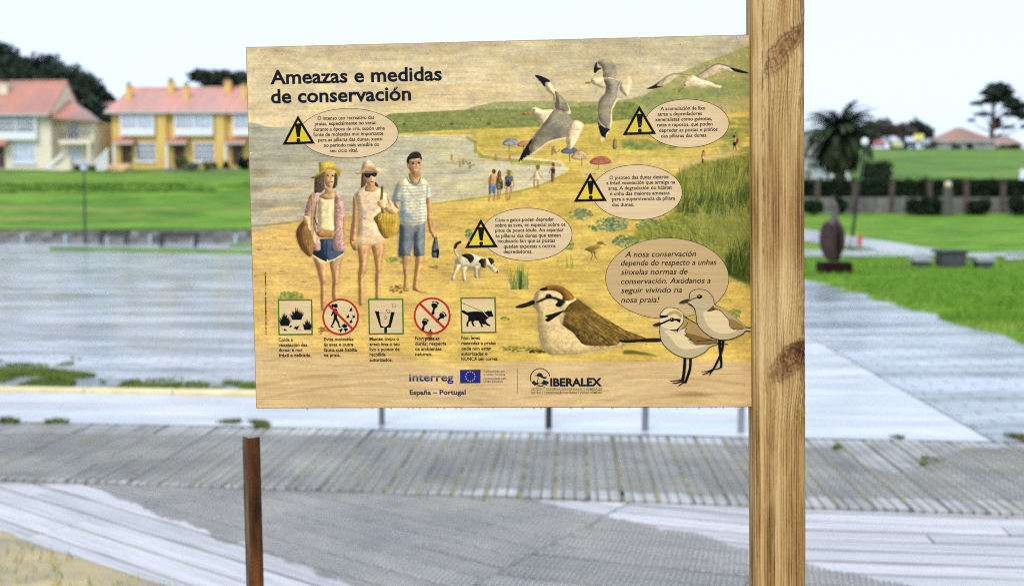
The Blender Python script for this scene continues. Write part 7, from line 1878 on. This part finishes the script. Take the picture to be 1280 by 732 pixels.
bubble((834, 347.8), 76.8, 50.2, [('A nosa conservación', 645, 1000, 525), ('depende do respecto a unhas', 625, 1102, 568), ('sinxelas normas de', 625, 958, 613), ('conservación. Axúdanos a', 625, 1073, 659), ('seguir vivindo na', 625, 930, 704), ('nosa praia!', 625, 817, 752)], (620, 190, 4), None, 25, 'tan oval with slanted handwriting, A nosa conservación', (206, 175, 126), 0.22, (38, 32, 30), 0.012)

# ---- the two outlined plovers at the right
def plovers():
    q = Print(0.0012); q.at(810, 355, 5.424); K = (16, 16, 18)
    def shape(pts, fill, w_=4.2): q.poly(pts, fill, True); q.line(pts, w_, K, True, True)
    c1, c2, tan, br_ = (232, 208, 160), (196, 178, 138), (176, 146, 88), (132, 100, 54)
    # left bird
    q.line([(250, 500), (246, 570), (236, 640), (222, 655)], 20, K); q.line([(288, 500), (284, 570), (262, 640), (250, 668)], 18, K)
    q.line([(236, 645), (195, 652), (152, 655)], 10, K, True, False, 4); q.line([(230, 655), (195, 668), (166, 668)], 9, K, True, False, 4); q.line([(252, 662), (228, 672), (204, 690)], 9, K, True, False, 4); q.line([(250, 660), (215, 660), (185, 672)], 9, K, True, False, 4)
    shape([(80, 215), (90, 190), (118, 164), (160, 158), (205, 172), (240, 205), (262, 228), (330, 268), (380, 320), (430, 360), (482, 380), (470, 405), (420, 425), (380, 462), (330, 488), (290, 500), (240, 496), (180, 472), (120, 425), (90, 380), (78, 330), (82, 280)], c2)
    q.poly([(110, 320), (150, 310), (190, 330), (250, 305), (262, 360), (300, 405), (400, 410), (340, 430), (260, 440), (220, 432), (185, 405), (150, 360)], c1, True)
    q.poly([(246, 222), (330, 268), (385, 325), (440, 368), (478, 380), (470, 400), (400, 408), (320, 410), (300, 398), (322, 398), (276, 372), (296, 372), (244, 345), (262, 340), (248, 318), (262, 300), (232, 300), (220, 285), (240, 250)], tan, False); q.poly([(262, 330), (330, 345), (420, 372), (470, 384), (470, 400), (400, 408), (320, 408), (322, 398), (280, 372), (296, 370), (248, 345)], br_, False)
    q.line([(262, 300), (248, 318), (262, 340), (244, 345), (296, 372), (276, 372), (322, 398), (300, 400), (322, 410), (400, 408), (478, 396)], 4, K, False); q.line([(246, 222), (330, 268)], 4, K); q.line([(420, 362), (470, 372)], 4, K); q.line([(330, 385), (420, 378), (478, 382)], 4, K)
    q.poly([(82, 215), (118, 168), (160, 160), (205, 174), (238, 206), (238, 250), (210, 290), (180, 308), (120, 300), (84, 275)], c1, True); q.poly([(118, 215), (150, 185), (200, 182), (232, 210), (220, 225), (185, 200), (150, 212)], (190, 160, 96), True)
    q.poly([(78, 210), (138, 210), (132, 222), (84, 232)], K); q.line([(80, 270), (110, 258), (150, 240), (185, 240), (218, 244)], 12, K); q.poly([(190, 232), (222, 236), (216, 262), (196, 250)], K); q.ell(162, 240, 17, 14, (60, 56, 50), 24); q.ell(162, 241, 11, 10, K, 20); q.ell(158, 236, 3, 3, (230, 220, 200), 10)
    q.poly([(30, 278), (52, 264), (82, 258), (86, 276), (60, 284)], (40, 40, 44), True)
    q.line([(240, 210), (240, 250), (212, 292), (182, 312), (150, 308)], 4, K); q.poly([(150, 308), (190, 306), (216, 290), (200, 320), (186, 312)], K); q.line([(270, 258), (250, 290), (220, 304)], 3, K)
    # right bird
    q.line([(488, 372), (484, 410), (490, 470), (496, 530), (494, 565)], 22, K, True, False, 14); q.line([(508, 375), (504, 430), (480, 500), (450, 560), (436, 582)], 18, K, True, False, 12)
    q.line([(494, 560), (470, 572), (450, 574)], 9, K, True, False, 5); q.line([(440, 575), (405, 588), (362, 592)], 9, K, True, False, 4); q.line([(438, 580), (400, 600), (366, 612)], 9, K, True, False, 4); q.line([(438, 580), (424, 600), (414, 616)], 9, K, True, False, 4); q.line([(490, 405), (520, 402), (544, 408)], 9, K, True, False, 4)
    shape([(268, 125), (282, 100), (280, 70), (300, 45), (345, 34), (400, 46), (440, 92), (452, 138), (500, 160), (560, 200), (620, 250), (665, 290), (712, 290), (712, 318), (665, 315), (640, 335), (590, 360), (540, 374), (490, 376), (430, 358), (370, 315), (335, 268), (325, 205), (312, 160)], c2)
    q.poly([(372, 195), (400, 180), (440, 175), (500, 190), (545, 240), (565, 300), (600, 312), (560, 330), (500, 335), (440, 315), (395, 265)], c1, True); q.poly([(445, 160), (500, 160), (560, 200), (620, 250), (655, 290), (610, 305), (560, 290), (545, 235), (510, 195), (460, 172)], (190, 164, 112), True); q.poly([(548, 235), (600, 250), (650, 290), (600, 304), (562, 290)], (156, 122, 74), True)
    q.line([(448, 160), (490, 178), (515, 205), (545, 240), (556, 290), (600, 306), (650, 300), (708, 294)], 4, K); q.poly([(300, 70), (345, 45), (400, 58), (432, 98), (400, 128), (380, 100), (340, 80)], (204, 176, 120), True); q.poly([(395, 186), (430, 155), (442, 142), (446, 160), (470, 168), (430, 182)], (110, 66, 34))
    q.poly([(208, 126), (238, 108), (272, 100), (272, 118), (240, 128)], (48, 48, 54), True); q.line([(268, 118), (300, 100), (330, 92)], 8, (120, 78, 40)); q.ell(348, 84, 19, 14, (40, 34, 30), 24); q.ell(349, 84, 12, 11, K, 20); q.ell(345, 80, 4, 4, (230, 220, 200), 10); q.line([(270, 128), (300, 145), (322, 190), (330, 262)], 4, K)
    return q.build('printed_plovers', 'two black-outlined standing plovers printed at the lower right')
plovers()
# ---- pictograms
BLK = (16, 16, 20); GRN = (72, 122, 44); RED = (192, 44, 38); PCR = (228, 203, 152)
def framed(ctx, x0, y0, x1, y1, th, fill=PCR):
    q = Print(0.0006); q.at(*ctx); q.poly([(x0, y0), (x0 + 8, y1), (x1, y1 - 4), (x1 - 8, y0 - 3)], GRN); q.poly([(x0 + th, y0 + th), (x0 + 8 + th, y1 - th), (x1 - th, y1 - 4 - th), (x1 - 8 - th, y0 - 3 + th)], fill); return q
def ringed(ctx, cx_, cy_, r, th, draw):
    q = Print(0.0006); q.at(*ctx); q.ell(cx_, cy_, r, r, RED, 48); q.ell(cx_, cy_, r - th, r - th, PCR, 48); draw(q)
    k = (r - th * .5) * .7071; q.poly([(cx_ - k - 12, cy_ - k + 10), (cx_ - k + 12, cy_ - k - 12), (cx_ + k + 12, cy_ + k - 12), (cx_ + k - 10, cy_ + k + 12)], RED); return q
rr_ = random.Random(4)
def tuftp(q, x, yb, wx, h, n):
    q.poly([(x - wx * .72, yb), (x - wx * .85, yb - h * .16), (x - wx * .62, yb - h * .34), (x - wx * .2, yb - h * .55), (x + wx * .2, yb - h * .55), (x + wx * .62, yb - h * .34), (x + wx * .85, yb - h * .16), (x + wx * .72, yb)], BLK)
    for i in range(n):
        t_ = (i / (n - 1) - .5) * 2; hh = h * (1 - .5 * abs(t_)) * rr_.uniform(.72, 1.0); xb = x + t_ * wx * .6
        q.poly([(xb - 11, yb - h * .12), (xb + 11, yb - h * .12), (x + t_ * wx * 1.22 + rr_.uniform(-6, 6), yb - hh)], BLK)
K4 = (340, 365, 11.13); K5 = (455, 365, 11.13)
q = framed(K4, 82, 102, 568, 598, 19)
tuftp(q, 345, 385, 90, 210, 21); tuftp(q, 180, 466, 80, 230, 17); tuftp(q, 495, 520, 62, 190, 13)
for a in [[(130, 495), (152, 500), (148, 512)], [(165, 520), (182, 500), (196, 520), (212, 525), (205, 536), (186, 524), (170, 535)], [(245, 480), (262, 462), (290, 468), (262, 480), (252, 496)], [(305, 505), (330, 470), (345, 480), (385, 455), (362, 490), (372, 510), (350, 508), (345, 525), (330, 500)], [(380, 510), (402, 520), (396, 532)]]: q.poly(a, BLK)
q.build('pictogram', 'green square pictogram of dune grass tufts')
def d2(q):
    q.ell(888, 190, 28, 32, BLK, 20); q.ell(848, 186, 22, 24, BLK, 18); q.poly([(868, 225), (905, 235), (918, 280), (906, 330), (905, 360), (862, 360), (856, 300), (830, 335), (820, 325), (840, 270)], BLK); q.poly([(862, 350), (905, 350), (940, 430), (948, 478), (966, 482), (962, 490), (928, 488), (918, 440), (886, 385), (862, 440), (838, 470), (858, 484), (855, 492), (815, 484), (818, 470), (848, 410)], BLK)
    for bx_, by in ((1098, 240), (1055, 335), (1135, 335), (1098, 405)): q.poly([(bx_ - 28, by + 22), (bx_ - 12, by + 6), (bx_ - 18, by - 24), (bx_, by - 6), (bx_ + 12, by - 36), (bx_ + 16, by - 4), (bx_ + 26, by + 14), (bx_ + 6, by + 24)], BLK)
    q.poly([(962, 470), (985, 455), (980, 440), (1005, 448), (1002, 432), (1030, 450), (1052, 462), (1040, 485), (1010, 498), (985, 488)], BLK); q.poly([(915, 528), (940, 522), (960, 505), (985, 505), (978, 535), (962, 545), (965, 562), (950, 558), (950, 542), (935, 535)], BLK); q.poly([(1000, 510), (1020, 498), (1058, 505), (1050, 528), (1030, 540), (1035, 556), (1022, 552), (1015, 532), (1002, 525)], BLK)
ringed(K4, 955, 343, 255, 27, d2).build('pictogram', 'red ring pictogram of a walker scaring birds')
q = framed(K5, 58, 92, 555, 588, 19, (224, 196, 148))
q.poly([(150, 260), (208, 265), (240, 465), (290, 485), (345, 440), (378, 275), (428, 275), (372, 490), (322, 490), (320, 566), (282, 566), (282, 492), (228, 492)], BLK); q.line([(208, 288), (290, 296), (376, 290)], 4, BLK)
for a in ([(382, 160), (432, 158), (438, 212), (396, 212), (402, 180)], [(302, 248), (345, 240), (368, 262), (340, 288), (322, 270)], [(280, 342), (302, 322), (322, 350), (306, 374), (284, 362)]): q.line(a, 6, BLK, False, True)
q.poly([(248, 462), (285, 455), (292, 440), (305, 458), (340, 452), (318, 470), (290, 482), (268, 470)], (228, 210, 170)); q.build('pictogram', 'green square pictogram of a litter bin')
def foot(q, x, y, s, rot, toe=True):
    c_, s_ = math.cos(rot), math.sin(rot); T_ = lambda pts: [(x + (a * c_ - b * s_) * s, y + (a * s_ + b * c_) * s) for a, b in pts]
    q.poly(T_([(-14, 10), (-34, -8), (-44, -40), (-26, -58), (10, -60), (40, -48), (44, -20), (20, 10), (14, 40), (22, 72), (12, 96), (-10, 98), (-22, 80), (-16, 45)]), BLK, True)
    for i, (a, b, r) in enumerate([(40, -70, 14), (18, -80, 9), (0, -84, 8), (-17, -80, 8), (-32, -72, 7)]):
        (cx_, cy_), = T_([(a, b)]); q.ell(cx_, cy_, r * s, r * s * 1.15, BLK, 12)
def d4(q):
    foot(q, 975, 215, 1.02, 0.18); foot(q, 1066, 345, 0.95, 0.75); foot(q, 838, 445, 0.9, 0.25); q.poly([(895, 548), (915, 530), (925, 508), (938, 522), (935, 540), (956, 545), (950, 556)], BLK)
ringed(K5, 948, 328, 257, 27, d4).build('pictogram', 'red ring pictogram of bare footprints')
q = framed((560, 365, 8.13), 125, 54, 492, 417, 14)
q.poly([(140, 180), (165, 185), (195, 202), (240, 196), (300, 194), (350, 200), (385, 198), (405, 188), (430, 190), (438, 184), (448, 200), (455, 225), (464, 238), (452, 252), (430, 248), (410, 262), (385, 285), (400, 315), (434, 335), (430, 346), (400, 340), (372, 320), (375, 336), (350, 320), (352, 340), (365, 352), (340, 354), (325, 318), (310, 292), (275, 288), (258, 305), (266, 335), (284, 344), (256, 346), (240, 318), (235, 292), (215, 300), (205, 328), (210, 350), (188, 350), (186, 318), (205, 282), (205, 240), (170, 222), (142, 205)], BLK)
q.line([(140, 108), (240, 150), (352, 198)], 5, BLK); q.line([(358, 198), (385, 228), (410, 254)], 6, PCR); q.build('pictogram', 'green square pictogram of a dog on a lead')
# captions under the pictograms
CAPS = [('Coida a', 193, 265, 345), ('vexetación das', 193, 337, 371.5), ('dunas; é moi', 195, 312, 397), ('fráxil e delicada.', 195, 355, 423), ('Evita molestias', 420, 568, 343), ('ás aves e outra', 420, 567, 369), ('fauna que habita', 420, 585, 395.5), ('na praia.', 420, 503, 421.5), ('Mantén limpo o', 648, 795, 341), ('areal; leva o teu', 648, 798, 367), ('lixo a puntos de', 648, 798, 393), ('recollida', 648, 728, 419), ('autorizados.', 648, 763, 445.5), ('Non pises as', 876, 998, 338.5), ('dunas; respecta', 876, 1032, 364.5), ('os ambientes', 876, 1008, 391), ('naturais.', 876, 963, 417), ('Non leves', 1107, 1200, 336), ('mascotas a praias', 1107, 1279, 362), ('onde non están', 1107, 1256, 389), ('autorizadas e', 1107, 1237, 415), ('NUNCA sen correa.', 1107, 1291, 441)]
CAPTIONS_ = [CAPS[0:4], CAPS[4:8], CAPS[8:13], CAPS[13:17], CAPS[17:22]]
for caps in CAPTIONS_:
  q = Print(0.0005); q.at(300, 340, 4)
  for st, x0, x1, yb in caps: q.text(st, x0, x1, yb, 16.5, TXT, 0.022)
  q.build('caption_lettering', 'small dark caption beginning ' + caps[0][0])
# tiny upright credit line at the left edge, too small to read
q = Print(0.0005); yb = 418.0
while yb > 341:
    L = rr_.uniform(0.5, 1.3); q.line([(332.6 - 0.8 * (419 - yb) / 78, yb), (332.6 - 0.8 * (419 - yb) / 78, yb - L)], rr_.uniform(1.0, 1.9), (70, 58, 48), False); q.k = 0; yb -= L + (0.35 if rr_.random() < .82 else 1.3)
q.build('credit_line', 'tiny vertical credit line at the left edge')
# logos
q = Print(0.0005); q.at(505, 455, 4.923)
BLU = (52, 52, 104)
q.text('Interreg', 33, 305, 103, 48, (92, 88, 132), 0.022)
o = q.build('programme_logo', 'violet lettering Interreg, paler towards the top')
def fade_ink(o, top, bot):
    m = bpy.data.materials.new('fading_violet_ink'); m.use_nodes = True; n = m.node_tree.nodes; l = m.node_tree.links; b = n['Principled BSDF']
    zs = [v.co.z for v in o.data.vertices]
    tc = n.new('ShaderNodeTexCoord'); sp = n.new('ShaderNodeSeparateXYZ'); mr = n.new('ShaderNodeMapRange'); rp = n.new('ShaderNodeValToRGB')
    mr.inputs[1].default_value = min(zs) + 0.005; mr.inputs[2].default_value = max(zs) - 0.001
    rp.color_ramp.elements[0].color = (*acol(bot), 1); rp.color_ramp.elements[1].color = (*acol(top), 1); rp.color_ramp.elements[0].position = 0.25
    l.new(tc.outputs['Object'], sp.inputs[0]); l.new(sp.outputs['Z'], mr.inputs[0]); l.new(mr.outputs[0], rp.inputs[0]); l.new(rp.outputs[0], b.inputs['Base Color'])
    b.inputs['Specular IOR Level'].default_value = 0.08; o.data.materials[0] = m
fade_ink(o, (176, 158, 150), (48, 46, 104))
q = Print(0.0005); q.at(505, 455, 4.923); q.text('España – Portugal', 35, 380, 186, 28, BLU, 0.028); q.build('programme_lettering', 'violet lettering España – Portugal')
q = Print(0.0005); q.at(505, 455, 4.923); q.poly([(345, 34), (345, 116), (471, 115), (471, 33)], (36, 44, 120))
for i in range(12):
    a = i * math.pi / 6; cx_, cy_ = 408 + 29 * math.cos(a), 74 + 29 * math.sin(a)
    q.poly([(cx_ + (5.4 if k % 2 == 0 else 2.2) * math.sin(k * math.pi / 5), cy_ - (5.4 if k % 2 == 0 else 2.2) * math.cos(k * math.pi / 5)) for k in range(10)], (222, 196, 90)); q.k = 1
q.build('flag', 'blue flag with a ring of twelve gold stars')
q = Print(0.0005); q.at(505, 455, 4.923)
for st, x0, x1, yb in [('Cofinanciado por', 490, 622, 48), ('la Unión Europea', 490, 622, 68), ('Cofinanciado pela', 490, 630, 91.5), ('União Europeia', 490, 609, 111)]: q.text(st, x0, x1, yb, 12, (84, 80, 104), 0.004)
q.line([(697, 30), (699, 178)], 2.6, (110, 96, 84), False)
q.build('cofunding_lettering', 'small cofunding lines beside the flag')
q = Print(0.0005); q.at(505, 455, 4.923); LN = (30, 40, 56)
q.line([(838 + 60 * math.cos(a), 85 + 60 * math.sin(a)) for a in np.linspace(2.75, 6.1, 22)], 5, LN, False)
q.poly([(818, 62), (835, 52), (850, 60), (858, 75), (878, 78), (872, 88), (850, 84), (836, 76), (822, 74)], LN, True); q.line([(818, 66), (826, 84), (820, 104), (832, 118), (852, 112), (862, 92)], 4, LN); q.line([(806, 70), (822, 66)], 4, LN)
q.poly([(786, 112), (800, 100), (812, 112), (826, 112), (820, 124), (800, 124)], LN, True); q.poly([(848, 116), (862, 98), (880, 104), (892, 112), (880, 122), (860, 124)], LN, True)
q.line([(800, 130), (820, 124), (840, 132), (862, 124), (884, 130)], 4, LN); q.line([(814, 138), (838, 134), (866, 139)], 3.4, LN)
q.text('IBERALEX', 900, 1217, 133, 46, (22, 30, 46), 0.04)
q.text('GESTIÓN Y CONSERVACIÓN DE PLAYAS Y HUMEDALES', 780, 1217, 160, 14, (128, 110, 84), 0.006); q.text('GESTÃO E CONSERVAÇÃO DE PRAIAS E ZONAS HÚMIDAS', 780, 1217, 181, 14, (104, 96, 82), 0.006)
q.build('project_logo', 'dark project logo of a wader in a ring with lettering IBERALEX')
# ------------------------------------------------------------------ rain drops on the panel and under its edge
M_drop = bpy.data.materials.new('rain_water'); M_drop.use_nodes = True
_b = M_drop.node_tree.nodes['Principled BSDF']; _b.inputs['Transmission Weight'].default_value = 1.0; _b.inputs['Roughness'].default_value = 0.02; _b.inputs['IOR'].default_value = 1.33; _b.inputs['Base Color'].default_value = (1, 1, 1, 1)
def drops():
    r_ = np.random.default_rng(9); V = []; F = []; k = 0
    def dome(u, v, rx, ry, h, tilt=0.0):
        nonlocal k
        n = 10; rings_ = [(1.0, 0.0), (0.86, 0.5), (0.5, 0.87)]
        for a, b in rings_:
            for i in range(n):
                t_ = 2 * math.pi * i / n; V.append(wp(u + rx * a * math.cos(t_), v + ry * a * math.sin(t_) + tilt * b, 0.0012 * 0 + 0.0007 + h * b))
        V.append(wp(u, v + tilt, 0.0007 + h))
        for r0 in range(2):
            for i in range(n): F.append((k + r0 * n + i, k + r0 * n + (i + 1) % n, k + (r0 + 1) * n + (i + 1) % n, k + (r0 + 1) * n + i))
        for i in range(n): F.append((k + 2 * n + i, k + 2 * n + (i + 1) % n, k + 3 * n))
        k += 3 * n + 1
    for i in range(520):
        u = BW * r_.random(); v = BH * (r_.random() ** 2.3) * 0.96
        s = 0.00065 + 0.0013 * r_.random() ** 2.0
        dome(u, v, s, s * r_.uniform(1.0, 1.7), s * 0.7, s * 0.3)
    return V, F
Vd, Fd = drops()
me = bpy.data.meshes.new('rain_drops'); me.from_pydata([tuple(v) for v in Vd], [], Fd); me.materials.append(M_drop)
me.polygons.foreach_set('use_smooth', [True] * len(me.polygons)); me.update()
setp(mkobj('rain_drops', me, panel), 'small rain drops beading on the panel face', kind='stuff')
m = MB(); rr_ = random.Random(11); u = 0.01
Vh = []; Fh = []
while u < BW - 0.01:
    s = rr_.uniform(0.0012, 0.0026); c = wp(u, BH, -rr_.uniform(0.003, 0.009)); n = 10; prof = [(0.9, 0.0), (1.0, 0.5), (0.86, 1.2), (0.5, 1.8)]
    k = len(Vh)
    for a, b in prof:
        for i in range(n):
            t_ = 2 * math.pi * i / n; Vh.append(tuple(c + BU * (s * a * math.cos(t_)) + BN * (s * a * math.sin(t_)) + BV * (s * b - 0.0002)))
    Vh.append(tuple(c + BV * (s * 2.0)))
    for r0 in range(3):
        for i in range(n): Fh.append((k + r0 * n + i, k + r0 * n + (i + 1) % n, k + (r0 + 1) * n + (i + 1) % n, k + (r0 + 1) * n + i))
    for i in range(n): Fh.append((k + 3 * n + i, k + 3 * n + (i + 1) % n, k + 4 * n))
    u += rr_.choice([0.012, 0.02, 0.03, 0.05, 0.008])
me = bpy.data.meshes.new('hanging_drops'); me.from_pydata(Vh, [], Fh); me.materials.append(M_drop)
me.polygons.foreach_set('use_smooth', [True] * len(me.polygons)); me.update()
setp(mkobj('hanging_drops', me, panel), 'water drops hanging under the panel edge', kind='stuff')
